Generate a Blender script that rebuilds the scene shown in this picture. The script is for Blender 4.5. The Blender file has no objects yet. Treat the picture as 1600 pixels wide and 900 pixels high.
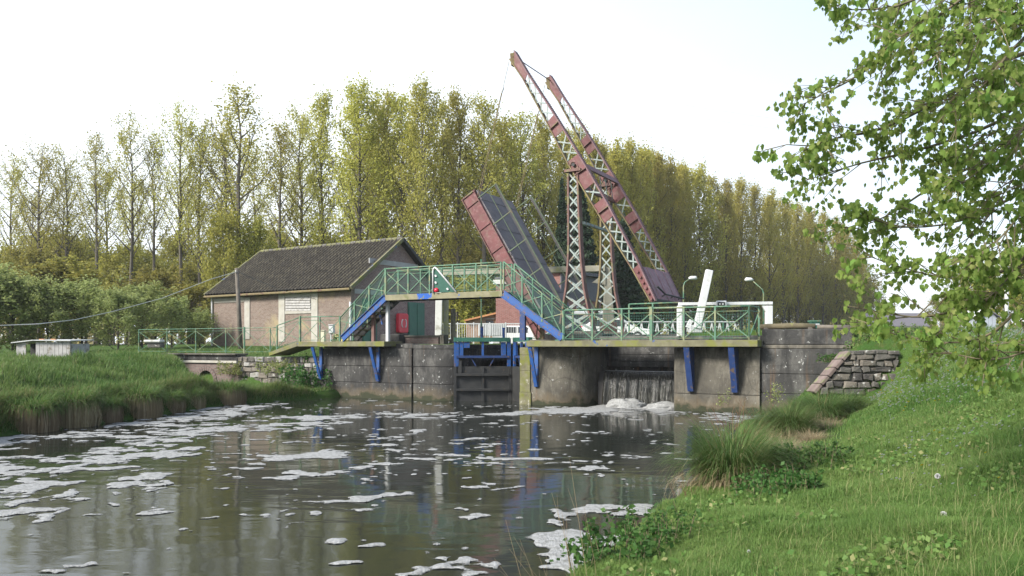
import bpy, math, random
import numpy as np
from mathutils import Vector, Matrix
random.seed(7)
RNG = np.random.default_rng(7)
scene = bpy.context.scene
COL = scene.collection

# ------------------------------------------------------------------ camera
F, E, HZ = 1244.0, 2.06, 541.0            # focal length (photo pixels), eye height over the water, horizon row
cam_d = bpy.data.cameras.new("camera")
cam_d.sensor_width = 36.0
cam_d.lens = F * 36.0 / 1600.0
cam_d.shift_y = (HZ - 450.0) / 1600.0
cam_d.clip_start, cam_d.clip_end = 0.05, 3000.0
cam = bpy.data.objects.new("camera", cam_d)
cam.location = (0, 0, E)
cam.rotation_euler = (math.radians(90), 0, 0)
COL.objects.link(cam)
scene.camera = cam

# ------------------------------------------------------------------ sky, sun, exposure
SUN_EL, SUN_AZ = math.radians(34), math.radians(-124)      # azimuth from +Y (view direction) towards +X
world = bpy.data.worlds.new("World")
scene.world = world
world.use_nodes = True
nt = world.node_tree
nt.nodes.clear()
out = nt.nodes.new("ShaderNodeOutputWorld")
bg = nt.nodes.new("ShaderNodeBackground")
bg.inputs[1].default_value = 0.12
sky = nt.nodes.new("ShaderNodeTexSky")
sky.sky_type = 'NISHITA'
sky.sun_disc = False
sky.sun_elevation = SUN_EL
sky.sun_rotation = SUN_AZ
sky.air_density, sky.dust_density, sky.ozone_density = 1.0, 3.0, 1.0
tc = nt.nodes.new("ShaderNodeTexCoord")
mp = nt.nodes.new("ShaderNodeMapping")
mp.inputs['Scale'].default_value = (1.0, 1.0, 3.0)
nz = nt.nodes.new("ShaderNodeTexNoise")
nz.inputs['Scale'].default_value = 1.3
nz.inputs['Detail'].default_value = 5
rp = nt.nodes.new("ShaderNodeMapRange")
rp.inputs[1].default_value, rp.inputs[2].default_value = 0.25, 0.75
rp.inputs[3].default_value, rp.inputs[4].default_value = -0.08, 0.08
mx = nt.nodes.new("ShaderNodeMix")
mx.data_type = 'RGBA'
mx.inputs[7].default_value = (4.65, 5.0, 5.35, 1)          # thin bright cloud sheet
nt.links.new(tc.outputs['Generated'], mp.inputs[0])
nt.links.new(mp.outputs[0], nz.inputs['Vector'])
nt.links.new(nz.outputs[0], rp.inputs[0])
dt = nt.nodes.new("ShaderNodeVectorMath"); dt.operation = 'DOT_PRODUCT'
dt.inputs[1].default_value = (0.75, -0.1, 0.62)
nt.links.new(tc.outputs['Generated'], dt.inputs[0])
rg = nt.nodes.new("ShaderNodeMapRange")
rg.inputs[1].default_value, rg.inputs[2].default_value = 0.0, 0.62
rg.inputs[3].default_value, rg.inputs[4].default_value = 0.98, 0.16
nt.links.new(dt.outputs['Value'], rg.inputs[0])
ad_ = nt.nodes.new("ShaderNodeMath"); ad_.operation = 'ADD'; ad_.use_clamp = True
nt.links.new(rp.outputs[0], ad_.inputs[0]); nt.links.new(rg.outputs[0], ad_.inputs[1])
nt.links.new(ad_.outputs[0], mx.inputs[0])
nt.links.new(sky.outputs[0], mx.inputs[6])
nt.links.new(mx.outputs[2], bg.inputs[0])
nt.links.new(bg.outputs[0], out.inputs[0])

sun_d = bpy.data.lights.new("sun", 'SUN')
sun_d.energy = 3.2
sun_d.angle = math.radians(16)
sun_d.color = (1.0, 0.95, 0.87)
sun = bpy.data.objects.new("sun", sun_d)
sd = Vector((math.sin(SUN_AZ) * math.cos(SUN_EL), math.cos(SUN_AZ) * math.cos(SUN_EL), math.sin(SUN_EL)))
sun.rotation_euler = sd.to_track_quat('Z', 'Y').to_euler()
sun.location = (-20, 0, 40)
COL.objects.link(sun)

vs = scene.view_settings
vs.view_transform = 'Standard'
vs.look = 'None'
vs.exposure = 1.25
vs.gamma = 1.0
scene.cycles.max_bounces = 6
scene.cycles.diffuse_bounces = 3
scene.cycles.glossy_bounces = 3
scene.cycles.transmission_bounces = 4
scene.cycles.transparent_max_bounces = 4
scene.cycles.caustics_reflective = False
scene.cycles.caustics_refractive = False

# ------------------------------------------------------------------ helpers
def V(*a):
    return Vector(a)

def P(px, py, Y):
    "a point at distance Y that shows at photo pixel (px, py)"
    return V((px - 800) / F * Y, Y, E - (py - HZ) / F * Y)

U = V(-0.8772, 0.4801, 0.0)               # across the lock, to the left and away
Wd = V(0.4801, 0.8772, 0.0)               # along the lock, away
Z = V(0, 0, 1)
Q0 = V(7.11, 23.9, 0.0)                   # right end of the walkway railing

def T(px, s=0.0):
    k = (px - 800) / F
    q = Q0 + Wd * s
    return (q.x - q.y * k) / (0.8772 + 0.4801 * k)

def L(t, s, z):
    return Q0 + U * t + Wd * s + Z * z

def BP(px, py, s):
    "point in the vertical plane s that shows at (px, py)"
    p = L(T(px, s), s, 0)
    p.z = E - (py - HZ) / F * p.y
    return p

ROOT = {}
def root(name, loc, label, cat, group=None):
    o = bpy.data.objects.new(name, None)
    o.empty_display_size = 0.3
    o.location = loc
    COL.objects.link(o)
    tag(o, label, cat, group)
    ROOT[o.name] = Vector(loc)
    return o

def tag(o, label=None, cat=None, group=None, kind=None):
    if label: o['label'] = label
    if cat: o['category'] = cat
    if group: o['group'] = group
    if kind: o['kind'] = kind
    return o

def link(name, me, parent=None, loc=None):
    o = bpy.data.objects.new(name, me)
    COL.objects.link(o)
    if parent is not None:
        o.parent = parent
        ROOT[o.name] = ROOT.get(parent.name, V(0, 0, 0))
    if loc is not None:
        o.location = loc
    return o

def copy_tree(o, parent=None):
    c = o.copy()
    COL.objects.link(c)
    if parent is not None:
        c.parent = parent
    for ch in list(o.children):
        copy_tree(ch, c)
    return c

class MB:
    def __init__(self):
        self.v, self.f = [], []
    def add(self, vs_, fs):
        n = len(self.v)
        self.v.extend([tuple(p) for p in vs_])
        self.f.extend([tuple(i + n for i in f) for f in fs])
        return self
    def obox(self, c, hx, hy, hz):
        "box from centre and three half-axis vectors"
        c = Vector(c)
        vs_ = [c + hx * a + hy * b + hz * d for d in (-1, 1) for b in (-1, 1) for a in (-1, 1)]
        if hx.cross(hy).dot(hz) < 0:
            return self.add(vs_, [(0, 1, 3, 2), (4, 6, 7, 5), (0, 4, 5, 1), (2, 3, 7, 6), (0, 2, 6, 4), (1, 5, 7, 3)])
        return self.add(vs_, [(0, 2, 3, 1), (4, 5, 7, 6), (0, 1, 5, 4), (2, 6, 7, 3), (0, 4, 6, 2), (1, 3, 7, 5)])
    def box(self, c, sx, sy, sz):
        return self.obox(c, V(sx / 2, 0, 0), V(0, sy / 2, 0), V(0, 0, sz / 2))
    def tbox(self, t0, t1, s0, s1, z0, z1):
        return self.obox(L((t0 + t1) / 2, (s0 + s1) / 2, (z0 + z1) / 2), U * (abs(t1 - t0) / 2), Wd * (abs(s1 - s0) / 2), Z * (abs(z1 - z0) / 2))
    def bar(self, p, q, w, h, up=None):
        p, q = Vector(p), Vector(q)
        d = q - p
        if d.length < 1e-6: return self
        d1 = d.normalized()
        up = Vector(up) if up is not None else Z
        side = d1.cross(up)
        if side.length < 1e-4:
            side = d1.cross(V(1, 0, 0))
        side.normalize()
        u2 = side.cross(d1).normalized()
        return self.obox((p + q) / 2, d / 2, side * (w / 2), u2 * (h / 2))
    def tube(self, pts, r, n=6, cap=True):
        pts = [Vector(p) for p in pts]
        m = len(pts)
        rs = r if isinstance(r, (list, tuple)) else [r] * m
        base = len(self.v)
        ref = None
        for i, p in enumerate(pts):
            d = (pts[min(i + 1, m - 1)] - pts[max(i - 1, 0)])
            d = d.normalized() if d.length > 1e-9 else Z
            if ref is None:
                ref = d.cross(V(0.31, 0.17, 0.93))
                if ref.length < 1e-3: ref = d.cross(V(1, 0, 0))
            a = (ref - d * ref.dot(d))
            if a.length < 1e-5: a = d.cross(V(1, 0.2, 0))
            a.normalize(); ref = a
            b = d.cross(a)
            for k in range(n):
                an = 2 * math.pi * k / n
                self.v.append(tuple(p + (a * math.cos(an) + b * math.sin(an)) * rs[i]))
        for i in range(m - 1):
            for k in range(n):
                k2 = (k + 1) % n
                self.f.append((base + i * n + k, base + i * n + k2, base + (i + 1) * n + k2, base + (i + 1) * n + k))
        if cap:
            self.f.append(tuple(base + k for k in range(n))[::-1])
            self.f.append(tuple(base + (m - 1) * n + k for k in range(n)))
        return self
    def prism(self, pts, vec):
        "closed polygon extruded along vec"
        pts = [Vector(p) for p in pts]
        vec = Vector(vec)
        nrm = V(0, 0, 0)
        for i in range(len(pts)):
            nrm += pts[i].cross(pts[(i + 1) % len(pts)])
        if nrm.dot(vec) > 0:
            pts = pts[::-1]
        n = len(pts)
        vs_ = pts + [p + vec for p in pts]
        fs = [tuple(range(n)), tuple(range(2 * n - 1, n - 1, -1))]
        for i in range(n):
            j = (i + 1) % n
            fs.append((i, n + i, n + j, j))
        return self.add(vs_, fs)
    def lathe(self, c, prof, n=16):
        c = Vector(c)
        b = len(self.v)
        for (r, z) in prof:
            for k in range(n):
                a = 2 * math.pi * k / n
                self.v.append((c.x + r * math.cos(a), c.y + r * math.sin(a), c.z + z))
        for i in range(len(prof) - 1):
            for k in range(n):
                k2 = (k + 1) % n
                self.f.append((b + i * n + k, b + i * n + k2, b + (i + 1) * n + k2, b + (i + 1) * n + k))
        self.f.append(tuple(b + k for k in range(n))[::-1])
        self.f.append(tuple(b + (len(prof) - 1) * n + k for k in range(n)))
        return self
    def build(self, name, m, parent=None, smooth=False, bevel=0.0, origin=None):
        me = bpy.data.meshes.new(name)
        off = ROOT.get(parent.name, V(0, 0, 0)) if parent is not None else (Vector(origin) if origin is not None else V(0, 0, 0))
        me.from_pydata([(v[0] - off.x, v[1] - off.y, v[2] - off.z) for v in self.v], [], self.f)
        me.materials.append(m)
        if smooth:
            me.polygons.foreach_set('use_smooth', [True] * len(me.polygons))
        o = link(name, me, parent)
        if parent is None:
            o.location = off
            ROOT[o.name] = off
        if bevel:
            b = o.modifiers.new('bevel', 'BEVEL')
            b.width = bevel
            b.segments = 2
            b.limit_method = 'ANGLE'
        return o

def npmesh(name, verts, faces, m, tone=None, smooth=False):
    "mesh from numpy arrays; faces is (n,k)"
    me = bpy.data.meshes.new(name)
    nv, (nf, k) = len(verts), faces.shape
    me.vertices.add(nv)
    me.vertices.foreach_set('co', np.ascontiguousarray(verts, dtype=np.float32).ravel())
    me.loops.add(nf * k)
    me.loops.foreach_set('vertex_index', np.ascontiguousarray(faces, dtype=np.int32).ravel())
    me.polygons.add(nf)
    me.polygons.foreach_set('loop_start', np.arange(0, nf * k, k, dtype=np.int32))
    me.polygons.foreach_set('loop_total', np.full(nf, k, dtype=np.int32))
    if tone is not None:
        a = me.attributes.new('tone', 'FLOAT', 'FACE')
        a.data.foreach_set('value', np.ascontiguousarray(tone, dtype=np.float32))
    if smooth:
        me.polygons.foreach_set('use_smooth', np.ones(nf, dtype=bool))
    me.update(calc_edges=True)
    me.materials.append(m)
    return me

def hash2(ix, iy, seed):
    h = (ix.astype(np.int64) * 374761393 + iy.astype(np.int64) * 668265263 + seed * 974634777) & 0xFFFFFFFF
    h = ((h ^ (h >> 13)) * 1274126177) & 0xFFFFFFFF
    h = h ^ (h >> 16)
    return (h & 0xFFFFFF) / float(0xFFFFFF)

def vnoise(x, y, seed=0):
    ix, iy = np.floor(x), np.floor(y)
    fx, fy = x - ix, y - iy
    fx = fx * fx * (3 - 2 * fx); fy = fy * fy * (3 - 2 * fy)
    a, b = hash2(ix, iy, seed), hash2(ix + 1, iy, seed)
    c, d = hash2(ix, iy + 1, seed), hash2(ix + 1, iy + 1, seed)
    return (a * (1 - fx) + b * fx) * (1 - fy) + (c * (1 - fx) + d * fx) * fy

def fbm(x, y, seed=0, oct_=4):
    r, a, tot = 0, 0.5, 0
    for i in range(oct_):
        r = r + a * vnoise(x * 2 ** i, y * 2 ** i, seed + i * 17)
        tot += a; a *= 0.5
    return r / tot

def sstep(x, a, b):
    t = np.clip((x - a) / (b - a), 0, 1)
    return t * t * (3 - 2 * t)

# ------------------------------------------------------------------ materials
def new_mat(name):
    m = bpy.data.materials.new(name)
    m.use_nodes = True
    n = m.node_tree
    bsdf = n.nodes['Principled BSDF']
    return m, n, bsdf

def rgb(c):
    return (c[0], c[1], c[2], 1.0)

def noise(n, vec, scale, detail=6, rough=0.6, dist=0.0):
    x = n.nodes.new('ShaderNodeTexNoise')
    x.inputs['Scale'].default_value = scale
    x.inputs['Detail'].default_value = detail
    x.inputs['Roughness'].default_value = rough
    x.inputs['Distortion'].default_value = dist
    n.links.new(vec, x.inputs['Vector'])
    return x.outputs[0]

def maprange(n, v, a, b, c=0.0, d=1.0):
    x = n.nodes.new('ShaderNodeMapRange')
    x.inputs[1].default_value, x.inputs[2].default_value = a, b
    x.inputs[3].default_value, x.inputs[4].default_value = c, d
    n.links.new(v, x.inputs[0])
    return x.outputs[0]

def mix(n, fac, a, b):
    x = n.nodes.new('ShaderNodeMix')
    x.data_type = 'RGBA'
    if isinstance(fac, (int, float)): x.inputs[0].default_value = fac
    else: n.links.new(fac, x.inputs[0])
    for i, c in ((6, a), (7, b)):
        if isinstance(c, (tuple, list)): x.inputs[i].default_value = rgb(c)
        else: n.links.new(c, x.inputs[i])
    return x.outputs[2]

def mapping(n, vec, scale, loc=(0, 0, 0), rot=(0, 0, 0)):
    x = n.nodes.new('ShaderNodeMapping')
    x.inputs['Scale'].default_value = scale
    x.inputs['Location'].default_value = loc
    x.inputs['Rotation'].default_value = rot
    n.links.new(vec, x.inputs[0])
    return x.outputs[0]

def bump(n, bsdf, h, strength=0.3, dist=0.02):
    b = n.nodes.new('ShaderNodeBump')
    b.inputs['Strength'].default_value = strength
    b.inputs['Distance'].default_value = dist
    n.links.new(h, b.inputs['Height'])
    n.links.new(b.outputs[0], bsdf.inputs['Normal'])

def coords(n, kind='Object'):
    x = n.nodes.new('ShaderNodeTexCoord')
    return x.outputs[kind]

def worldpos(n):
    return n.nodes.new('ShaderNodeNewGeometry').outputs['Position']

def M(name, c1, c2, scale=4.0, rough=0.75, c3=None, c3scale=2.0, c3lo=0.55, c3hi=0.62, c4=None, c4scale=9.0, c4lo=0.6, c4hi=0.66, bs=0.25, bscale=30.0, bdist=0.01, metal=0.0, spec=0.5):
    "general weathered surface: two mottled tones, up to two kinds of patches, fine relief"
    m, n, b = new_mat(name)
    v = worldpos(n)
    col = mix(n, maprange(n, noise(n, v, scale), 0.32, 0.68), c1, c2)
    if c3: col = mix(n, maprange(n, noise(n, mapping(n, v, (1, 1, 1), (3.1, 7.7, 1.3)), c3scale, 8), c3lo, c3hi), col, c3)
    if c4: col = mix(n, maprange(n, noise(n, mapping(n, v, (1, 1, 1), (13.1, 2.7, 5.3)), c4scale, 8), c4lo, c4hi), col, c4)
    n.links.new(col, b.inputs['Base Color'])
    b.inputs['Roughness'].default_value = rough
    b.inputs['Metallic'].default_value = metal
    b.inputs['Specular IOR Level'].default_value = spec
    if bs: bump(n, b, noise(n, v, bscale, 8), bs, bdist)
    return m

def leaf_mat(name, c1, c2, trans=0.45, c3=None, objvar=0.25):
    m, n, b = new_mat(name)
    at = n.nodes.new('ShaderNodeAttribute'); at.attribute_name = 'tone'
    col = mix(n, at.outputs['Fac'], c1, c2)
    if c3: col = mix(n, maprange(n, at.outputs['Fac'], 0.86, 0.9), col, c3)
    if objvar:
        oi = n.nodes.new('ShaderNodeObjectInfo')
        hs = n.nodes.new('ShaderNodeHueSaturation')
        n.links.new(maprange(n, oi.outputs['Random'], 0, 1, 0.5 - 0.012, 0.5 + 0.012), hs.inputs['Hue'])
        n.links.new(maprange(n, oi.outputs['Random'], 0, 1, 1 - objvar, 1 + objvar), hs.inputs['Value'])
        n.links.new(col, hs.inputs['Color'])
        col = hs.outputs[0]
    n.links.new(col, b.inputs['Base Color'])
    b.inputs['Roughness'].default_value = 0.6
    b.inputs['Specular IOR Level'].default_value = 0.25
    tr = n.nodes.new('ShaderNodeBsdfTranslucent')
    n.links.new(col, tr.inputs[0])
    ms = n.nodes.new('ShaderNodeMixShader')
    ms.inputs[0].default_value = trans
    n.links.new(b.outputs[0], ms.inputs[1]); n.links.new(tr.outputs[0], ms.inputs[2])
    n.links.new(ms.outputs[0], n.nodes['Material Output'].inputs[0])
    return m

MAT = {}
MAT['green'] = M('green paint', (0.052, 0.135, 0.082), (0.082, 0.18, 0.115), 6, 0.55, c3=(0.20, 0.21, 0.11), c3scale=3.5, c3lo=0.5, c3hi=0.62, c4=(0.20, 0.10, 0.05), c4lo=0.64, c4hi=0.68, bs=0.1)
MAT['rail_old'] = M('old mossy green paint', (0.05, 0.075, 0.045), (0.08, 0.11, 0.06), 5, 0.7, c3=(0.10, 0.085, 0.05), c3scale=4, bs=0.2)
MAT['green_d'] = M('dark green paint', (0.02, 0.10, 0.07), (0.03, 0.13, 0.09), 3, 0.5, c4=(0.05, 0.13, 0.10), c4lo=0.6, c4hi=0.7, bs=0.1)
MAT['blue'] = M('blue paint', (0.012, 0.062, 0.22), (0.018, 0.085, 0.29), 5, 0.5, c3=(0.05, 0.07, 0.16), c3scale=3, c4=(0.12, 0.075, 0.05), c4scale=9, c4lo=0.57, c4hi=0.61, bs=0.15)
MAT['blue_d'] = M('dull blue paint', (0.010, 0.028, 0.10), (0.013, 0.042, 0.15), 5, 0.6, c4=(0.10, 0.07, 0.05), c4scale=8, c4lo=0.56, c4hi=0.62, bs=0.15)
MAT['black_steel'] = M('blackened gate plate', (0.016, 0.017, 0.018), (0.035, 0.035, 0.034), 3, 0.6, c4=(0.06, 0.045, 0.03), c4scale=7, c4lo=0.6, c4hi=0.7, bs=0.3)
MAT['red'] = M('faded red paint', (0.095, 0.021, 0.023), (0.145, 0.036, 0.037), 3, 0.6, c3=(0.12, 0.06, 0.045), c3scale=4, c3lo=0.5, c3hi=0.66, c4=(0.17, 0.075, 0.072), c4scale=7, c4lo=0.52, c4hi=0.66, bs=0.2)
MAT['mauve'] = M('chalky mauve paint', (0.13, 0.065, 0.075), (0.20, 0.115, 0.13), 2.5, 0.75, c3=(0.20, 0.13, 0.13), c3scale=4, c4=(0.14, 0.06, 0.04), c4scale=9, c4lo=0.62, c4hi=0.67, bs=0.25)
MAT['rust'] = M('rusty red steel', (0.10, 0.048, 0.038), (0.165, 0.09, 0.078), 4, 0.75, c3=(0.16, 0.14, 0.07), c3scale=2, bs=0.25)
MAT['moss_steel'] = M('mossy brown steel', (0.15, 0.12, 0.06), (0.20, 0.16, 0.075), 4, 0.85, c3=(0.13, 0.075, 0.05), c3scale=3, bs=0.3)
MAT['lattice'] = M('pale grey green paint', (0.19, 0.235, 0.22), (0.27, 0.32, 0.30), 5, 0.6, c4=(0.17, 0.11, 0.07), c4scale=7, c4lo=0.55, c4hi=0.63, bs=0.1)
MAT['tar'] = M('worn tarred deck', (0.11, 0.10, 0.115), (0.16, 0.15, 0.16), 3, 0.85, c3=(0.19, 0.17, 0.17), c3scale=1.2, c3lo=0.5, c3hi=0.7, bs=0.4, bscale=60)
MAT['dark'] = M('dark weathered steel', (0.02, 0.02, 0.022), (0.04, 0.038, 0.036), 5, 0.7, bs=0.2)
MAT['white'] = M('white paint', (0.55, 0.56, 0.56), (0.64, 0.64, 0.63), 3, 0.5, c4=(0.40, 0.39, 0.35), c4scale=5, c4lo=0.6, c4hi=0.75, bs=0.08)
MAT['white_d'] = M('grimy white paint', (0.50, 0.50, 0.47), (0.62, 0.62, 0.59), 2.5, 0.7, c3=(0.34, 0.33, 0.28), c3scale=2.5, bs=0.2)
MAT['redpl'] = M('red plastic', (0.55, 0.02, 0.04), (0.62, 0.03, 0.06), 2, 0.35, bs=0.0)
MAT['redlamp'] = M('red lamp glass', (0.65, 0.02, 0.05), (0.7, 0.03, 0.06), 2, 0.2, bs=0.0)
MAT['glass'] = M('dark window glass', (0.03, 0.035, 0.04), (0.05, 0.055, 0.06), 1, 0.08, bs=0.0)
MAT['steel'] = M('galvanised steel', (0.42, 0.43, 0.43), (0.52, 0.53, 0.53), 3, 0.5, bs=0.1)
MAT['mossc'] = M('mossy concrete edge', (0.11, 0.105, 0.06), (0.18, 0.17, 0.105), 4, 0.9, c3=(0.15, 0.155, 0.04), c3scale=2.2, c3lo=0.48, c3hi=0.6, c4=(0.03, 0.08, 0.24), c4scale=1.3, c4lo=0.60, c4hi=0.62, bs=0.35)
MAT['palec'] = M('pale concrete', (0.30, 0.285, 0.25), (0.40, 0.385, 0.34), 3, 0.85, c3=(0.34, 0.32, 0.26), c3scale=3, bs=0.25)
MAT['portal'] = M('lichened concrete', (0.26, 0.25, 0.19), (0.35, 0.335, 0.27), 3, 0.9, c3=(0.34, 0.33, 0.16), c3scale=2, bs=0.3)
MAT['bark'] = M('poplar bark', (0.06, 0.052, 0.042), (0.11, 0.095, 0.075), 6, 0.9, bs=0.4, bscale=25)
MAT['wood'] = M('weathered pole wood', (0.10, 0.085, 0.07), (0.16, 0.14, 0.115), 6, 0.9, bs=0.4)
MAT['logw'] = M('mossy log', (0.085, 0.07, 0.042), (0.14, 0.118, 0.07), 4, 0.9, c3=(0.16, 0.16, 0.05), c3scale=3, bs=0.4)
MAT['greywood'] = M('silvered boards', (0.30, 0.29, 0.28), (0.42, 0.41, 0.40), 5, 0.85, c3=(0.2, 0.18, 0.15), c3scale=4, bs=0.3)
MAT['cabinet'] = M('cream cabinet paint', (0.60, 0.57, 0.42), (0.66, 0.63, 0.48), 2, 0.5, bs=0.05)
MAT['yellow'] = M('pale yellow paint', (0.60, 0.52, 0.22), (0.66, 0.58, 0.27), 2, 0.5, bs=0.05)
MAT['hut'] = M('pale blue grey boards', (0.34, 0.37, 0.43), (0.40, 0.43, 0.49), 2, 0.7, bs=0.1)
MAT['orange'] = M('orange brick clay', (0.45, 0.20, 0.08), (0.52, 0.26, 0.12), 6, 0.85, bs=0.3)
MAT['slate'] = M('grey slate cladding', (0.10, 0.095, 0.11), (0.14, 0.13, 0.145), 6, 0.8, bs=0.3)
MAT['rubber'] = M('tyre rubber', (0.02, 0.02, 0.02), (0.03, 0.03, 0.03), 4, 0.8, bs=0.1)
MAT['asphalt'] = M('asphalt', (0.05, 0.05, 0.05), (0.075, 0.073, 0.07), 5, 0.9, bs=0.4, bscale=80)
MAT['wire'] = M('wire', (0.10, 0.10, 0.10), (0.14, 0.14, 0.14), 2, 0.6, bs=0)
MAT['wire_pale'] = M('pale cable sheath', (0.45, 0.45, 0.42), (0.5, 0.5, 0.47), 2, 0.6, bs=0)
MAT['drystalk'] = M('dry stalk', (0.22, 0.16, 0.09), (0.32, 0.24, 0.14), 8, 0.9, bs=0)
MAT['browntwig'] = M('brown twig', (0.12, 0.065, 0.04), (0.20, 0.11, 0.065), 8, 0.9, bs=0)
MAT['greentwig'] = M('lichened twig', (0.10, 0.085, 0.05), (0.17, 0.14, 0.08), 8, 0.9, bs=0.2)

def concrete_mat(name, dark, mid, light, lichen=0.5, mossband=True, blocks=None):
    m, n, b = new_mat(name)
    v = worldpos(n)
    big = maprange(n, noise(n, v, 0.9, 8, 0.65), 0.36, 0.66)
    col = mix(n, big, dark, mid)
    streak = maprange(n, noise(n, mapping(n, v, (1.5, 1.5, 0.7)), 1.5, 8, 0.72), 0.48, 0.72)
    col = mix(n, streak, col, light)
    dk = maprange(n, noise(n, mapping(n, v, (2.6, 2.6, 0.45), (9, 3, 0)), 1.1, 8, 0.65), 0.52, 0.68, 0, 0.8)
    col = mix(n, dk, col, tuple(c * 0.45 for c in dark))
    grain = maprange(n, noise(n, v, 14, 8, 0.75), 0.35, 0.65, 0.0, 0.5)
    col = mix(n, grain, col, tuple(c * 0.6 for c in mid))
    vc = n.nodes.new('ShaderNodeTexVoronoi'); vc.feature = 'DISTANCE_TO_EDGE'; vc.inputs['Scale'].default_value = 0.75
    n.links.new(mix(n, 0.10, v, noise(n, v, 2.5, 6)), vc.inputs['Vector'])
    col = mix(n, maprange(n, vc.outputs['Distance'], 0.004, 0.012, 0.30, 0.0), col, tuple(c * 0.3 for c in dark))
    rust_ = maprange(n, noise(n, mapping(n, v, (2.2, 2.2, 0.16), (2, 11, 0)), 1.7, 5, 0.6), 0.60, 0.72, 0, 0.6)
    col = mix(n, rust_, col, (0.13, 0.075, 0.035))
    # pale lichen spots
    sp = maprange(n, noise(n, v, 8.5, 5, 0.6, 0.3), 0.63, 0.69)
    pick = maprange(n, noise(n, v, 0.9, 4), 0.44, 0.56)
    mul = n.nodes.new('ShaderNodeMath'); mul.operation = 'MULTIPLY'
    n.links.new(sp, mul.inputs[0]); n.links.new(pick, mul.inputs[1])
    mul2 = n.nodes.new('ShaderNodeMath'); mul2.operation = 'MULTIPLY'; mul2.inputs[1].default_value = lichen
    n.links.new(mul.outputs[0], mul2.inputs[0])
    col = mix(n, mul2.outputs[0], col, (0.55, 0.56, 0.54))
    if mossband:
        sx = n.nodes.new('ShaderNodeSeparateXYZ'); n.links.new(v, sx.inputs[0])
        ad = n.nodes.new('ShaderNodeMath'); ad.operation = 'MULTIPLY_ADD'
        ad.inputs[1].default_value = 0.9
        n.links.new(noise(n, v, 2.2, 6), ad.inputs[0]); n.links.new(sx.outputs[2], ad.inputs[2])
        col = mix(n, maprange(n, ad.outputs[0], 0.95, 0.55, 0, 0.8), col, (0.13, 0.10, 0.06))      # tide mark
        col = mix(n, maprange(n, ad.outputs[0], 0.66, 0.54), col, (0.030, 0.034, 0.016))     # wet algae
    n.links.new(col, b.inputs['Base Color'])
    b.inputs['Roughness'].default_value = 0.9
    h = n.nodes.new('ShaderNodeMath'); h.operation = 'ADD'
    n.links.new(noise(n, v, 22, 8, 0.7), h.inputs[0]); n.links.new(noise(n, v, 3, 6), h.inputs[1])
    bump(n, b, h.outputs[0], 0.55, 0.03)
    return m

MAT['lockwall'] = concrete_mat('stained lock concrete', (0.020, 0.020, 0.021), (0.062, 0.060, 0.056), (0.165, 0.16, 0.148), 0.75)
MAT['pier'] = concrete_mat('worn pier concrete', (0.050, 0.046, 0.038), (0.145, 0.132, 0.105), (0.26, 0.24, 0.195), 0.5)
MAT['mossface'] = M('mossy render', (0.10, 0.092, 0.05), (0.20, 0.19, 0.12), 2.5, 0.9, c3=(0.13, 0.14, 0.025), c3scale=2, c3lo=0.45, c3hi=0.6, c4=(0.34, 0.33, 0.27), c4scale=5, c4lo=0.6, c4hi=0.66, bs=0.5, bscale=14, bdist=0.03)
MAT['stone'] = M('lichened rubble stone', (0.06, 0.056, 0.05), (0.14, 0.13, 0.115), 3.5, 0.9, c3=(0.14, 0.125, 0.11), c3scale=5, c4=(0.45, 0.44, 0.41), c4scale=6, c4lo=0.63, c4hi=0.67, bs=0.6, bscale=18, bdist=0.03)
MAT['stone_b'] = M('buff rubble stone', (0.11, 0.095, 0.08), (0.20, 0.175, 0.145), 3.5, 0.9, c3=(0.08, 0.075, 0.065), c3scale=5, c4=(0.40, 0.39, 0.36), c4scale=6, c4lo=0.61, c4hi=0.66, bs=0.6, bscale=18, bdist=0.03)
MAT['stone_c'] = M('dark rubble stone', (0.04, 0.037, 0.035), (0.09, 0.083, 0.078), 3.5, 0.9, c3=(0.10, 0.085, 0.07), c3scale=5, c4=(0.36, 0.36, 0.34), c4scale=6, c4lo=0.63, c4hi=0.67, bs=0.6, bscale=18, bdist=0.03)
MAT['stone_pale'] = M('pale rubble stone', (0.22, 0.21, 0.20), (0.38, 0.37, 0.35), 3.5, 0.9, c3=(0.10, 0.095, 0.08), c3scale=5, c4=(0.14, 0.14, 0.06), c4scale=4, bs=0.6, bscale=18, bdist=0.03)
MAT['coping'] = M('pinkish coping', (0.12, 0.088, 0.078), (0.20, 0.155, 0.14), 4, 0.9, c3=(0.16, 0.17, 0.08), c3scale=3, bs=0.4)

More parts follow.
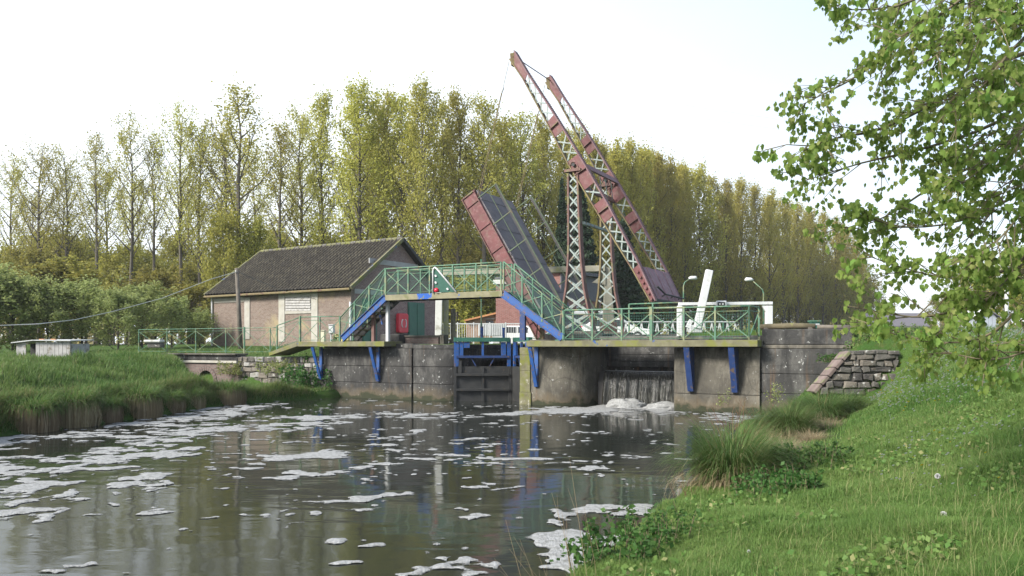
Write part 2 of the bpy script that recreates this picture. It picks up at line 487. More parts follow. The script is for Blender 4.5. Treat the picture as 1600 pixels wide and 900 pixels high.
def brick_mat(name, c1, c2, mortar, ax, scale=1.0, patch=None):
    m, n, b = new_mat(name)
    v = worldpos(n)
    # bricks run along the wall direction ax (unit xy) and up
    cx = n.nodes.new('ShaderNodeVectorMath'); cx.operation = 'DOT_PRODUCT'; cx.inputs[1].default_value = (ax[0], ax[1], 0)
    n.links.new(v, cx.inputs[0])
    sz = n.nodes.new('ShaderNodeSeparateXYZ'); n.links.new(v, sz.inputs[0])
    cb = n.nodes.new('ShaderNodeCombineXYZ')
    n.links.new(cx.outputs['Value'], cb.inputs[0]); n.links.new(sz.outputs[2], cb.inputs[1])
    br = n.nodes.new('ShaderNodeTexBrick')
    n.links.new(cb.outputs[0], br.inputs[0])
    br.inputs['Color1'].default_value = rgb(c1); br.inputs['Color2'].default_value = rgb(c2); br.inputs['Mortar'].default_value = rgb(mortar)
    br.inputs['Scale'].default_value = scale
    br.inputs['Mortar Size'].default_value = 0.012
    br.inputs['Brick Width'].default_value = 0.23
    br.inputs['Row Height'].default_value = 0.078
    br.inputs['Bias'].default_value = -0.1
    col = br.outputs[0]
    col = mix(n, maprange(n, noise(n, v, 1.2, 8, 0.7), 0.35, 0.7, 0, 0.45), col, tuple(0.55 * c for c in c1))
    col = mix(n, maprange(n, noise(n, v, 9, 6, 0.8), 0.5, 0.62, 0, 0.6), col, mortar)
    col = mix(n, maprange(n, noise(n, mapping(n, v, (1, 1, 2.4)), 4.5, 6, 0.8), 0.52, 0.64, 0, 0.55), col, tuple(0.4 * c for c in c1))
    if patch:
        col = mix(n, maprange(n, noise(n, mapping(n, v, (1, 1, 1), (4, 9, 2)), 0.55, 5), 0.5, 0.62, 0, 0.7), col, patch)
    n.links.new(col, b.inputs['Base Color'])
    b.inputs['Roughness'].default_value = 0.9
    bump(n, b, br.outputs['Fac'], -0.5, 0.01)
    return m

# ------------------------------------------------------------------ ground
ER_Y = [-30, 0, 3, 5.5, 7.14, 8.6, 10, 13, 17, 20.6, 21.0, 22.2, 24.2, 27]
ER_X = [-14, -2.5, -1.3, 0.0, 0.75, 1.38, 2.05, 3.3, 4.75, 6.0, 7.05, 7.6, 8.3, 8.8]
EL_Y = [-30, 0, 18.4, 20.2, 22.5, 28.2, 29.6, 31.6, 34]
EL_X = [-17, -13.5, -11.8, -11.3, -10.8, -10.2, -9.1, -7.3, -6.5]

def edge_r(y): return np.interp(y, ER_Y, ER_X)
def edge_l(y): return np.interp(y, EL_Y, EL_X)

def smin(a, b, k=0.3):
    h = np.clip(0.5 + 0.5 * (b - a) / k, 0, 1)
    return b * (1 - h) + a * h - k * h * (1 - h)

def ts(x, y):
    dx, dy = x - Q0.x, y - Q0.y
    return dx * U.x + dy * U.y, dx * Wd.x + dy * Wd.y

def z_right(x, y):
    d = (x - edge_r(y)) * 0.92
    g = np.interp(y, [0, 5, 13, 17, 19, 20.6, 21.0, 24], [0.05, 0.06, 0.24, 0.33, 0.6, 1.5, 0.0, 0.0])
    off = np.interp(y, [0, 17, 19, 20.6, 21.0, 24], [2.0, 2.0, 2.7, 3.3, 3.0, 3.0])
    up = np.interp(y, [18, 20.65, 21.0, 24], [0.15, 0.13, 1.05, 1.05])
    z = 0.15 + np.clip(d, 0, 9) * np.where(d < 3, up, up) + g * np.clip(d - off, 0, 99) ** 1.15
    z = smin(z, np.full_like(z, 2.25) + 0.012 * np.clip(d - 5, 0, 60), 0.5)
    z = z + 0.10 * (fbm(x * 0.9, y * 0.9, 3) - 0.5) * np.clip(d * 2, 0, 1)
    return np.where(d < 0, np.maximum(-0.8, 0.15 + 1.3 * d), z)

def z_left(x, y):
    d = edge_l(y) - x
    z = 0.25 + 0.55 * sstep(d, 0, 0.7) + 0.72 * sstep(d, 0.6, 4.2)
    z = z + 0.42 * (fbm(x * 0.9, y * 0.9, 5) - 0.5) * np.clip(d, 0, 1)
    z = np.where(d < 0, np.maximum(-0.8, 0.25 + 1.6 * d), z)
    # ditch running out of the culvert
    ax, ay, bx, by = -13.9, 36.2, -10.2, 29.4
    px_, py_ = x - ax, y - ay
    vx, vy = bx - ax, by - ay
    u = np.clip((px_ * vx + py_ * vy) / (vx * vx + vy * vy), 0, 1)
    dist = np.hypot(px_ - u * vx, py_ - u * vy)
    w = 1 - sstep(dist, 0.9, 1.9)
    z = z * (1 - w) + np.minimum(z, 0.35) * w
    # low ground along the foot of the rubble stones
    ax, ay, bx, by = -11.3, 33.2, -7.2, 31.6
    px_, py_ = x - ax, y - ay
    vx, vy = bx - ax, by - ay
    u = np.clip((px_ * vx + py_ * vy) / (vx * vx + vy * vy), 0, 1)
    w = 1 - sstep(np.hypot(px_ - u * vx, py_ - u * vy), 1.1, 2.0)
    return z * (1 - w) + np.minimum(z, 0.30) * w

def zground(x, y):
    t, s = ts(x, y)
    sw = s - 0.6
    xr, xl = edge_r(y), edge_l(y)
    mid = np.where(x > 0.5 * (xr + xl), z_right(x, y), z_left(x, y))
    land_r = 2.5 + 0 * x
    land_l = np.where(t > 17.3, 1.62 + 0.6 * sstep(sw, 0, 16), 2.14)
    land = np.where(t < 9.5, land_r, land_l)
    land = np.where((t > -0.6) & (t < 8.4) & (sw < 0.55), 1.7, land)
    land = np.where((t > 4.8) & (t < 8.4) & (sw < 2.4), -0.8, land)
    far = sstep(sw, 20, 60)
    land = land * (1 - far) + 2.3 * far
    inside = (t > -2.9) & (t < 17.2)
    wgt = np.where(inside, (sw > 0.45).astype(float), sstep(sw, -1.5, 2.5) * (t < 0) + sstep(sw, 0.1, 0.35) * (t > 5))
    z = mid * (1 - wgt) + land * wgt
    slot = ((t > 2.25) & (t < 6.1) & (sw > 0.2) & (sw < 3.4)) | ((t > 7.85) & (t < 11.25) & (sw > 0.2) & (sw < 18))
    z = np.where(slot, -0.8, z)
    # ramp strip beside the culvert railing stays a little higher at the lock end
    z = np.where((x > 40) | (x < -40), z + 0.4 * (fbm(x * 0.05, y * 0.05, 8) - 0.5), z)
    return z

def zg(x, y):
    return float(zground(np.array([float(x)]), np.array([float(y)]))[0])

def axis(lo, hi, a, b, fine, coarse_n):
    mid_ = np.arange(a, b, fine)
    l_ = a - (a - lo) * (np.linspace(1, 0, coarse_n, endpoint=False)) ** 2.2
    r_ = b + (hi - b) * (np.linspace(0, 1, coarse_n)) ** 2.2
    return np.concatenate([l_, mid_, r_])

gx = axis(-900, 900, -18, 15, 0.2, 34)
gy = axis(-40, 1500, 2, 48, 0.2, 40)
XX, YY = np.meshgrid(gx, gy)
ZZ = zground(XX.ravel(), YY.ravel())
nxg, nyg = len(gx), len(gy)
idx = np.arange(nxg * nyg).reshape(nyg, nxg)
gf = np.stack([idx[:-1, :-1].ravel(), idx[:-1, 1:].ravel(), idx[1:, 1:].ravel(), idx[1:, :-1].ravel()], 1)
def ground_mat():
    m, n, b = new_mat('turf and soil')
    v = worldpos(n)
    col = mix(n, maprange(n, noise(n, v, 0.8, 6), 0.35, 0.65), (0.040, 0.085, 0.018), (0.070, 0.115, 0.028))
    col = mix(n, maprange(n, noise(n, v, 3.5, 8), 0.55, 0.7, 0, 0.7), col, (0.10, 0.10, 0.035))
    col = mix(n, maprange(n, noise(n, v, 12, 6), 0.5, 0.75, 0, 0.6), col, (0.035, 0.03, 0.016))
    n.links.new(col, b.inputs['Base Color'])
    b.inputs['Roughness'].default_value = 0.95
    b.inputs['Specular IOR Level'].default_value = 0.1
    bump(n, b, noise(n, v, 25, 8), 0.8, 0.05)
    return m
gme = npmesh('ground', np.stack([XX.ravel(), YY.ravel(), ZZ], 1), gf, ground_mat(), smooth=True)
tag(link('ground', gme), kind='structure')

# ------------------------------------------------------------------ water
def water_mat():
    m, n, b = new_mat('murky canal water')
    v = worldpos(n)
    b.inputs['Base Color'].default_value = (0.021, 0.024, 0.019, 1)
    b.inputs['Roughness'].default_value = 0.07
    b.inputs['IOR'].default_value = 1.333
    b.inputs['Specular IOR Level'].default_value = 0.62
    r1 = noise(n, mapping(n, v, (0.55, 1.3, 1), (0, 0, 0), (0, 0, 0.12)), 1.5, 3, 0.5, 0.6)
    r2 = noise(n, mapping(n, v, (0.8, 1.3, 1), (5, 2, 0), (0, 0, -0.2)), 6.0, 3, 0.5, 0.4)
    r3 = noise(n, mapping(n, v, (0.35, 0.9, 1), (1, 8, 0)), 1.0, 2, 0.5)
    calm = maprange(n, noise(n, v, 0.22, 3), 0.35, 0.65, 0.35, 1.0)
    a1 = n.nodes.new('ShaderNodeMath'); a1.operation = 'MULTIPLY_ADD'; a1.inputs[1].default_value = 0.10
    n.links.new(r2, a1.inputs[0]); n.links.new(r1, a1.inputs[2])
    a2 = n.nodes.new('ShaderNodeMath'); a2.operation = 'MULTIPLY_ADD'; a2.inputs[1].default_value = 0.9
    n.links.new(r3, a2.inputs[0]); n.links.new(a1.outputs[0], a2.inputs[2])
    a3 = n.nodes.new('ShaderNodeMath'); a3.operation = 'MULTIPLY'
    n.links.new(a2.outputs[0], a3.inputs[0]); n.links.new(calm, a3.inputs[1])
    bump(n, b, a3.outputs[0], 0.5, 0.020)
    return m
WATER = water_mat()
w = MB().add([(-30, -25, 0), (20, -25, 0), (20, 42, 0), (-30, 42, 0)], [(0, 1, 2, 3)])
tag(w.build('water', WATER), kind='structure')
w = MB().add([L(7.9, 2.4, 1.5), L(11.1, 2.4, 1.5), L(11.1, 18, 1.5), L(7.9, 18, 1.5)], [(3, 2, 1, 0)])
tag(w.build('lock_water', WATER), kind='structure')

# ------------------------------------------------------------------ lock walls
ZD = 2.25                                  # top of the walkways
def lock_wall(name, label, m, shapes, joints=()):
    r = root(name, L(shapes[0][0], 0.6, 0), label, 'wall')
    for i, sh in enumerate(shapes):
        MB().tbox(*sh[:6]).build(sh[7] if len(sh) > 7 else 'wall_block', sh[6] if len(sh) > 6 and sh[6] else m, r, bevel=0.03)
    return r

CON, PIER = MAT['lockwall'], MAT['pier']
# left lock wall: flat length, recess seam, rounded head at the lock mouth
tl0, tl1, tl2, tl3 = T(708, 0.6), T(645, 0.6), T(643.6, 0.6), T(503, 0.6)
r = root('lock_wall', L(tl1, 0.6, 0), 'long dark stained concrete lock wall left of the gate, under the stair', 'wall')
# courses of cast concrete, each lift a little proud or shy of the next
def lifts(parent, outline_fn, zs, m, seed):
    rr = random.Random(seed)
    for z0, z1 in zip(zs[:-1], zs[1:]):
        d = rr.uniform(-0.008, 0.008)
        MB().prism([L(t, s + d, z0 + 0.008) for t, s in outline_fn], Z * (z1 - z0 - 0.014)).build('concrete_lift', m, parent, bevel=0.012)
flat = [(tl2 + 0.02, 0.6), (tl3, 0.6), (tl3, 1.7), (tl2 + 0.02, 1.7)]
lifts(r, flat, [-0.9, 0.62, 1.28, 1.98], CON, 1)
MB().tbox(tl2 + 0.02, tl3, 0.72, 1.7, 1.98, 2.16).build('wall_cap', CON, r, bevel=0.02)
head = [(tl1 - 0.02, 1.75)] + [(tl1 - 0.02 - a, 0.6 + b) for a, b in [(0, 0), (0.5, -0.02)] + [(0.9 + 0.96 * math.sin(q), -0.02 + 0.75 * (1 - math.cos(q))) for q in np.linspace(0, math.pi / 2, 14)]] + [(tl1 - 1.86 - 0.02, 18.0), (tl1 - 0.5, 18.0), (tl1 - 0.5, 1.75)]
lifts(r, head, [-0.9, 0.62, 1.28, 1.95], CON, 2)
headcap = [(a if a > tl1 - 1.7 else a - 0.01, b + (0.0 if b > 1 else -0.02)) for a, b in head]
MB().prism([L(t, s, 1.955) for t, s in headcap], Z * 0.17).build('wall_cap', CON, r, bevel=0.02)
MB().tbox(tl2 + 0.015, tl1 - 0.015, 0.75, 1.6, -0.9, 2.0).build('seam', MAT['dark'], r)

# pier between the lock and the weir, rounded towards the weir
p0, p1 = T(812, 0.6), 5.78
r = root('lock_pier', L(7, 1, 0), 'rounded pale brown concrete pier with a mossy left edge, between the gate and the weir', 'pier')
out_p = [(p0, 0.62), (p0 - 0.55, 0.62), (p0 - 0.56, 0.60)] + [(p0 - 0.95 - 1.42 * math.sin(q), 0.58 + 1.5 * (1 - math.cos(q))) for q in np.linspace(0, math.pi / 2, 20)] + [(5.7, 2.2), (5.6, 18.0), (p0 - 0.1, 18.0), (p0, 2.0)]
lifts(r, out_p, [-0.9, 2.03], PIER, 3)
rm = random.Random(9)
for z0, z1 in ((-0.2, 0.42), (0.43, 1.18), (1.19, 1.74), (1.75, 2.0)):
    MB().tbox(p0 - 0.46 + rm.uniform(-0.04, 0.04), p0 + rm.uniform(-0.02, 0.02), 0.565 + rm.uniform(-0.01, 0.012), 0.9, z0, z1 + 0.006).build('mossy_face', MAT['mossface'], r, bevel=0.015)
MB().tbox(5.5, 7.9, 1.9, 4.5, 2.04, 2.52).build('upstand', CON, r, bevel=0.03)
MB().tbox(5.52, 8.1, 1.15, 1.88, 2.04, 2.30).build('step', PIER, r, bevel=0.03)

# weir back wall
r = root('weir_wall', L(4, 3.2, 0), 'dark streaked concrete wall above the falling water of the weir', 'wall')
for z0, z1 in ((1.32, 1.52), (1.53, 1.76), (1.77, 2.48)):
    MB().tbox(2.3, 5.65, 2.75, 5.9, z0, z1).build('concrete_lift', CON, r, bevel=0.01)
MB().tbox(2.3, 5.65, 3.0, 5.9, -0.9, 1.315).build('wall_foot', CON, r)

# right abutment under the platform and the wall beyond it
r = root('abutment', L(1.2, 0.6, 0), 'pale blotched concrete abutment carrying the two blue plate brackets, right of the weir', 'wall')
q1, q0 = T(1052, 0.6), T(1187, 0.6)
lifts(r, [(q0, 0.6), (q1 - 0.08, 0.6), (q1, 0.68), (q1, 5.6), (q0, 5.6)], [-0.9, 0.55, 2.03], PIER, 5)
MB().tbox(q0 + 0.02, q1, 1.15, 1.5, 2.035, 2.40).build('upstand', CON, r, bevel=0.03)
MB().tbox(q1 + 0.02, 5.48, 1.55, 1.9, 2.035, 2.40).build('upstand', MAT['stone'], r, bevel=0.03)
r = root('quay_wall', L(-1.5, 0.7, 0), 'dark stained concrete quay wall with white lichen spots, right of the platform', 'wall')
qr = T(1338, 0.7)
for k, (z0, z1, ds) in enumerate(((-0.9, 0.62, 0.0), (0.63, 1.22, 0.012), (1.23, 1.98, 0.004))):
    MB().tbox(qr, q0 - 0.02, 0.70 + ds, 1.5, z0, z1).build('concrete_lift', CON, r, bevel=0.015)
MB().tbox(qr + 0.15, q0 - 0.02, 0.76, 1.5, 1.99, 2.10).build('ledge', MAT['pier'], r, bevel=0.02)
MB().tbox(qr + 0.1, q0 - 0.02, 0.80, 1.5, 2.105, 2.58).build('parapet', CON, r, bevel=0.03)

# ------------------------------------------------------------------ rubble wing wall on the right bank
def rubble_face(parent, m, o, ax, az, n, w_at, h, rows, seed, depth=0.22):
    "individual stones on a face; w_at(f) gives (left, right) along ax at height fraction f"
    rr = random.Random(seed)
    zc = 0.0
    rows_h = [rr.uniform(0.8, 1.25) for _ in range(rows)]
    sm = sum(rows_h)
    cnt = 0
    for rh in rows_h:
        rh = rh / sm * h
        f = (zc + rh / 2) / h
        x0, x1 = w_at(f)
        x = x0
        while x < x1 - 0.05:
            wdt = min(rr.choice((0.15, 0.2, 0.26, 0.34, 0.48, 0.6)) * rr.uniform(0.85, 1.2), x1 - x)
            pr = rr.uniform(-0.025, 0.035)
            j = lambda: rr.uniform(-0.034, 0.034)
            g = 0.014
            c = [o + ax * (x + g + j()) + az * (zc + g + j()), o + ax * (x + wdt - g + j()) + az * (zc + g + j()),
                 o + ax * (x + wdt - g + j()) + az * (zc + rh - g + j()), o + ax * (x + g + j()) + az * (zc + rh - g + j())]
            mid = (c[0] + c[1] + c[2] + c[3]) / 4
            front = [mid + (p - mid) * 0.80 + n * (pr + 0.03 + rr.uniform(-0.012, 0.012)) for p in c]
            edge = [p + n * pr for p in c]
            back = [p - n * depth for p in c]
            vs_ = front + edge + back
            fs = [(0, 1, 2, 3)]
            for a_, b_ in ((0, 4), (4, 8)):
                for k in range(4):
                    k2 = (k + 1) % 4
                    fs.append((b_ + k, b_ + k2, a_ + k2, a_ + k))
            MB().add(vs_, fs).build('stone', m if not isinstance(m, (list, tuple)) else m[rr.randrange(len(m))], parent)
            x += wdt; cnt += 1
        zc += rh
    return cnt
r = root('wing_wall', P(1345, 600, 20.5), 'low rubble stone wing wall with a slanting pink coping, set in the right bank', 'wall')
o = P(1277, 616, 20.6)
rubble_face(r, [MAT['stone'], MAT['stone_b'], MAT['stone'], MAT['stone_c']], o, V(1, 0.05, 0), Z, V(0.05, -1, 0), lambda f: (0.92 * f, 2.15), 1.06, 6, 11)
MB().prism([o + V(0.05, 0.06, 0), o + V(2.2, 0.17, 0), o + V(2.25, 0.17, 1.06), o + V(0.95, 0.11, 1.06)], V(0, 0.45, 0)).build('core', MAT['stone'], r)
for k in range(5):                          # slanting coping stones up the left edge
    a = o + V(0.92 * k / 5 - 0.08, 0, 1.06 * k / 5 + 0.04); b = o + V(0.92 * (k + 0.93) / 5 - 0.08, 0.01, 1.06 * (k + 0.93) / 5 + 0.04)
    MB().bar(a + V(0, 0.22, 0), b + V(0, 0.22, 0), 0.52, 0.09, V(-0.7, 0, 0.7)).build('coping_stone', MAT['coping'], r, bevel=0.015)
for k in range(4):
    a = o + V(0.92 + 0.31 * k, 0.26, 1.075 + 0.012 * ((k * 7) % 3)); b = a + V(0.29, 0.01, 0)
    MB().bar(a, b, 0.5, 0.10).build('coping_stone', MAT['stone'], r, bevel=0.02)

# ------------------------------------------------------------------ left: rubble slope, culvert
r = root('rubble_abutment', L(19, 0.6, 0), 'pale rubble stone wall overgrown with plants, between the culvert and the lock wall', 'wall')
ta, tb = T(372, 0.62), T(506, 0.62)
oo = L(ta, 0.62, 0.25)
rubble_face(r, [MAT['stone_pale'], MAT['stone'], MAT['stone_b']], oo, -U, Z, -Wd, lambda f: (0.0, ta - tb), 1.35, 6, 21)
MB().tbox(tb, ta, 0.66, 1.4, -0.6, 1.6).build('core', MAT['stone'], r)
cul = root('culvert', L(24, 0.6, 0), 'small brick culvert with a round arch opening and concrete parapet, left of the rubble stones', 'culvert')
CB = brick_mat('dark culvert brick', (0.15, 0.095, 0.085), (0.21, 0.14, 0.125), (0.16, 0.15, 0.135), (U.x, U.y))
tc0 = T(322, 0.6)
hw, zb, zs_, rad = 2.0, 0.1, 0.62, 0.52
zs_ = 0.45
ring = [L(tc0 + rad * math.cos(a), 0.6, zs_ + rad * math.sin(a)) for a in np.linspace(0, math.pi, 15)]
t_l, t_r = tc0 + 1.7, T(372, 0.6)
ztop = 1.30
# spandrel in two halves so the arch stays open
lft = [L(t_l, 0.6, zb), L(t_l, 0.6, ztop), L(tc0, 0.6, ztop)] + ring[:8][::-1] + [L(tc0 + rad, 0.6, zb)]
rgt = [L(tc0, 0.6, ztop), L(t_r, 0.6, ztop), L(t_r, 0.6, zb), L(tc0 - rad, 0.6, zb)] + ring[7:][::-1]
for poly in (lft, rgt):
    MB().prism(poly, Wd * 0.6).build('brick_face', CB, cul)
for k in range(13):                         # arch ring bricks
    a0, a1 = math.pi * k / 13 + 0.015, math.pi * (k + 1) / 13 - 0.015
    q = [L(tc0 + rr_ * math.cos(a), 0.57, zs_ + rr_ * math.sin(a)) for rr_, a in ((rad, a0), (rad + 0.2, a0), (rad + 0.2, a1), (rad, a1))]
    MB().prism(q, Wd * 0.2).build('arch_brick', CB, cul)
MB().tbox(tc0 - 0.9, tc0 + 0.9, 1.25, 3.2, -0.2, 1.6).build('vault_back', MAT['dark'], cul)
MB().tbox(t_r, t_l + 0.1, 0.5, 1.1, ztop + 0.004, ztop + 0.12).build('string_course', MAT['palec'], cul, bevel=0.02)
MB().tbox(t_r, t_l + 0.5, 0.58, 1.1, ztop + 0.13, 1.66).build('parapet', CON, cul, bevel=0.03)
MB().tbox(t_r, t_l + 1.2, 0.45, 1.2, 1.665, 1.74).build('parapet_cap', MAT['pier'], cul, bevel=0.02)

# ------------------------------------------------------------------ railings
def railing(parent, pts, h, mat=None, mid=0.86, braces=True, post_r=0.027, n=6, low=0.06, shift=V(0, 0, 0), tall=(), th=1.0):
    mat = mat or MAT['green']
    pts = [Vector(p) + shift for p in pts]
    for i, p in enumerate(pts):
        k = 1.7 if i in tall else 1.0
        MB().bar(p - Z * 0.01, p + Z * (h + (0.05 if k > 1 else 0)), post_r * 2 * k * th, post_r * 2 * k * th, Wd).build('railing_post', mat, parent)
    MB().tube([p + Z * h for p in pts], 0.027 * th, n).build('handrail', mat, parent, smooth=True)
    MB().tube([p + Z * h * mid for p in pts], 0.014 * th, 4).build('mid_rail', mat, parent)
    MB().tube([p + Z * h * low for p in pts], 0.012, 4).build('bottom_rail', mat, parent)
    if braces:
        for a, b in zip(pts[:-1], pts[1:]):
            if (b - a).length < 0.3: continue
            MB().bar(a + Z * h * low, b + Z * h * mid, 0.030 * th, 0.012, Wd).build('brace', mat, parent)
            MB().bar(a + Z * h * mid + Wd * 0.014, b + Z * h * low + Wd * 0.014, 0.030 * th, 0.012, Wd).build('brace', mat, parent)

def wire_mesh(parent, a, b, h0, h1, m, off=0.03, pitch=0.055, wd=0.005):
    "fine wire netting between two base points"
    a, b = Vector(a) + Wd * off, Vector(b) + Wd * off
    mb = MB()
    n_ = max(2, int((b - a).length / pitch))
    for i in range(n_ + 1):
        p = a.lerp(b, i / n_)
        mb.bar(p + Z * h0, p + Z * h1, wd, 0.003, Wd)
    k_ = int((h1 - h0) / pitch)
    for j in range(k_ + 1):
        z_ = h0 + (h1 - h0) * j / k_
        mb.bar(a + Z * z_ + Wd * 0.004, b + Z * z_ + Wd * 0.004, wd, 0.003, Wd)
    tag(mb.build('wire_mesh', m, parent), kind='stuff')

def bracket(parent, t, plate=False, zl=0.63):
    if plate:
        for dt in (0.0, 0.16):
            MB().prism([L(t + dt, 0.03, 2.03), L(t + dt, 0.57, 2.03), L(t + dt, 0.57, zl), L(t + dt, 0.50, zl)], U * 0.035).build('bracket_plate', MAT['blue_d'], parent)
        MB().prism([L(t + 0.01, 0.02, 2.02), L(t + 0.19, 0.02, 2.02), L(t + 0.19, 0.5, zl), L(t + 0.01, 0.5, zl)], -Wd * 0.03).build('bracket_flange', MAT['blue_d'], parent)
    else:
        MB().bar(L(t, 0.04, 2.03), L(t, 0.52, zl + 0.02), 0.13, 0.06, Wd).build('bracket_strut', MAT['blue'], parent)
        MB().bar(L(t, 0.55, 2.03), L(t, 0.55, zl), 0.14, 0.06, Wd).build('bracket_post', MAT['blue'], parent)

# right platform
PR = root('walkway_platform', L(3, 0.5, ZD), 'mossy concrete walkway with green railings carried over the weir on blue brackets', 'walkway')
tL, tR = T(823), T(1184)
MB().tbox(tR, tL, -0.03, 0.55, 2.045, 2.25).build('deck_slab', MAT['mossc'], PR, bevel=0.012)
MB().tbox(tR, tL - 0.3, 0.555, 1.13, 2.05, 2.245).build('deck_slab', MAT['pier'], PR, bevel=0.01)
railing(PR, [L(T(x), 0.03, ZD) for x in (881, 925, 971, 1017, 1068, 1117, 1170)], 1.02, tall=(3,))
for xa, xb in zip((881, 925, 971, 1017, 1068, 1117), (925, 971, 1017, 1068, 1117, 1170)):
    wire_mesh(PR, L(T(xa), 0.03, ZD), L(T(xb), 0.03, ZD), 0.05, 0.86, MAT['green_d'], pitch=0.08)
railing(PR, [L(T(1170), 0.03, ZD), L(T(1170) - 0.1, 0.98, ZD)], 1.02)
for x in (823, 1072, 1142):
    bracket(PR, T(x) - 0.1, plate=x > 1000)
# left platform with its ramp down to the culvert path
PL = root('walkway_platform', L(15, 0.5, ZD), 'mossy concrete walkway left of the gate with a ramp down to the culvert path', 'walkway')
tl, tr = T(465), T(601)
MB().tbox(tr, tl, -0.03, 1.13, 2.05, 2.25).build('deck_slab', MAT['mossc'], PL, bevel=0.012)
tq = T(421)
MB().prism([L(tl + 0.01, -0.03, 2.25), L(tq, -0.03, 1.80), L(tq, -0.03, 1.66), L(tl + 0.01, -0.03, 2.06)], Wd * 1.16).build('ramp_slab', MAT['mossc'], PL)
railing(PL, [L(T(x), 0.03, ZD) for x in (468, 499, 530)], 1.0, tall=(0,), th=0.75)
railing(PL, [L(T(432), 0.03, 1.92), L(T(468), 0.03, ZD)], 1.0, th=0.75)
for x in (484, 574):
    bracket(PL, T(x) - 0.1, zl=0.68)
CR = root('path_railing', L(23, 0.0, 1.75), 'old green railing with slanting braces along the path over the culvert', 'railing')
railing(CR, [L(T(x), 0.1, 1.76) for x in (214, 258, 303, 350, 379, 419.5, 430.5)], 1.08, tall=(4,), mid=0.9, th=0.6)

# footbridge over the gate
ZB = E + (HZ - 454) / F * (Q0 + U * T(786)).y
FB = root('footbridge', L(9, 0.4, ZD), 'green railed steel footbridge over the lock gate with a stair at each end', 'footbridge')
f0, f1 = T(785), T(602.5)
for s in (0.0, 0.80):
    MB().tbox(f0, f1, s - 0.03, s + 0.03, ZB - 0.21, ZB).build('girder', M('mossy blue girder', (0.17, 0.16, 0.10), (0.24, 0.22, 0.14), 4, 0.85, c3=(0.15, 0.15, 0.07), c4=(0.02, 0.09, 0.36), c4scale=1.6, c4lo=0.58, c4hi=0.6, bs=0.3) if s == 0 else MAT['dark'], FB, bevel=0.006)
MB().tbox(f0 + 0.01, f1 - 0.01, 0.035, 0.765, ZB - 0.10, ZB - 0.03).build('deck', MAT['dark'], FB)
fpx = (603, 638, 671.5, 707.5, 744, 783)
railing(FB, [L(T(x), 0.0, ZB) for x in fpx], 1.0)
railing(FB, [L(T(x), 0.8, ZB) for x in fpx], 1.0, braces=False)
for xa, xb in zip(fpx[:-1], fpx[1:]):
    wire_mesh(FB, L(T(xa), 0.0, ZB), L(T(xb), 0.0, ZB), 0.05, 0.86, MAT['green_d'])
def stair(tT, tB, zT, zBm, ntr, px_posts, blue_back=False):
    for s in (0.0, 0.8):
        a, b = L(tT, s, zT - 0.11), L(tB, s, zBm + 0.10)
        sg_ = MB().bar(a, b, 0.03, 0.22).build('stair_stringer', MAT['blue'] if s == 0 else MAT['dark'], FB)
        nu = (b - a).normalized().cross(Wd).normalized()
        for e in (-0.12, 0.12):
            MB().bar(a - Wd * 0.02 + nu * e, b - Wd * 0.02 + nu * e, 0.09, 0.022, nu).build('stringer_flange', MAT['blue'] if s == 0 else MAT['dark'], sg_)
        pts = []
        for t_ in px_posts:
            u = (t_ - tT) / (tB - tT)
            pts.append(L(t_, s, zT + (zBm - zT) * u + 0.06))
        if s == 0:
            for pa__, pb__ in zip(pts[:-1], pts[1:]):
                wire_mesh(FB, pa__, pb__, 0.08, 0.86, MAT['green_d'])
        railing(FB, pts, 0.97, low=0.09, mid=0.9, braces=s == 0)
    for k in range(ntr):
        u = (k + 0.6) / ntr
        t_, z_ = tT + (tB - tT) * u, zT + (zBm - zT) * u - 0.07
        wd_ = abs(tB - tT) / ntr * 0.62
        MB().tbox(t_ - wd_, t_ + wd_, 0.03, 0.77, z_ - 0.02, z_ + 0.02).build('tread', MAT['mossc'] if blue_back else MAT['green_d'], FB)
stair(T(786), T(879), ZB, ZD, 8, [T(787), T(816), T(847), T(880)])
stair(T(602), T(535), ZB, ZD, 8, [T(602), T(577), T(554), T(531)], True)
MB().bar(L(T(816), 0.05, 2.26), L(T(816), 0.05, ZB - 0.62), 0.2, 0.12, Wd).build('support_post', MAT['blue_d'], FB)
MB().bar(L(T(832), 0.75, 2.3), L(T(832), 0.75, ZB - 0.9), 0.14, 0.12, Wd).build('support_post', MAT['rust'], FB)
MB().bar(L(T(820), 0.1, ZB - 0.75), L(T(836), 0.7, 2.35), 0.04, 0.04).build('support_brace', MAT['rust'], FB)
MB().bar(L(T(838), 0.1, ZB - 1.0), L(T(824), 0.7, 2.3), 0.04, 0.04).build('support_brace', MAT['rust'], FB)
MB().bar(L(T(576), 0.3, 2.25), L(T(576), 0.3, ZB - 0.6), 0.13, 0.12, Wd).build('support_post', MAT['rust'], FB)
MB().bar(L(T(598.5), 0.3, 2.25), L(T(598.5), 0.3, ZB - 0.2), 0.12, 0.12, Wd).build('support_post', MAT['steel'], FB)
MB().bar(L(T(586), 0.3, ZB - 0.75), L(T(590), 0.3, 2.9), 0.06, 0.05).build('support_brace', MAT['blue'], FB)

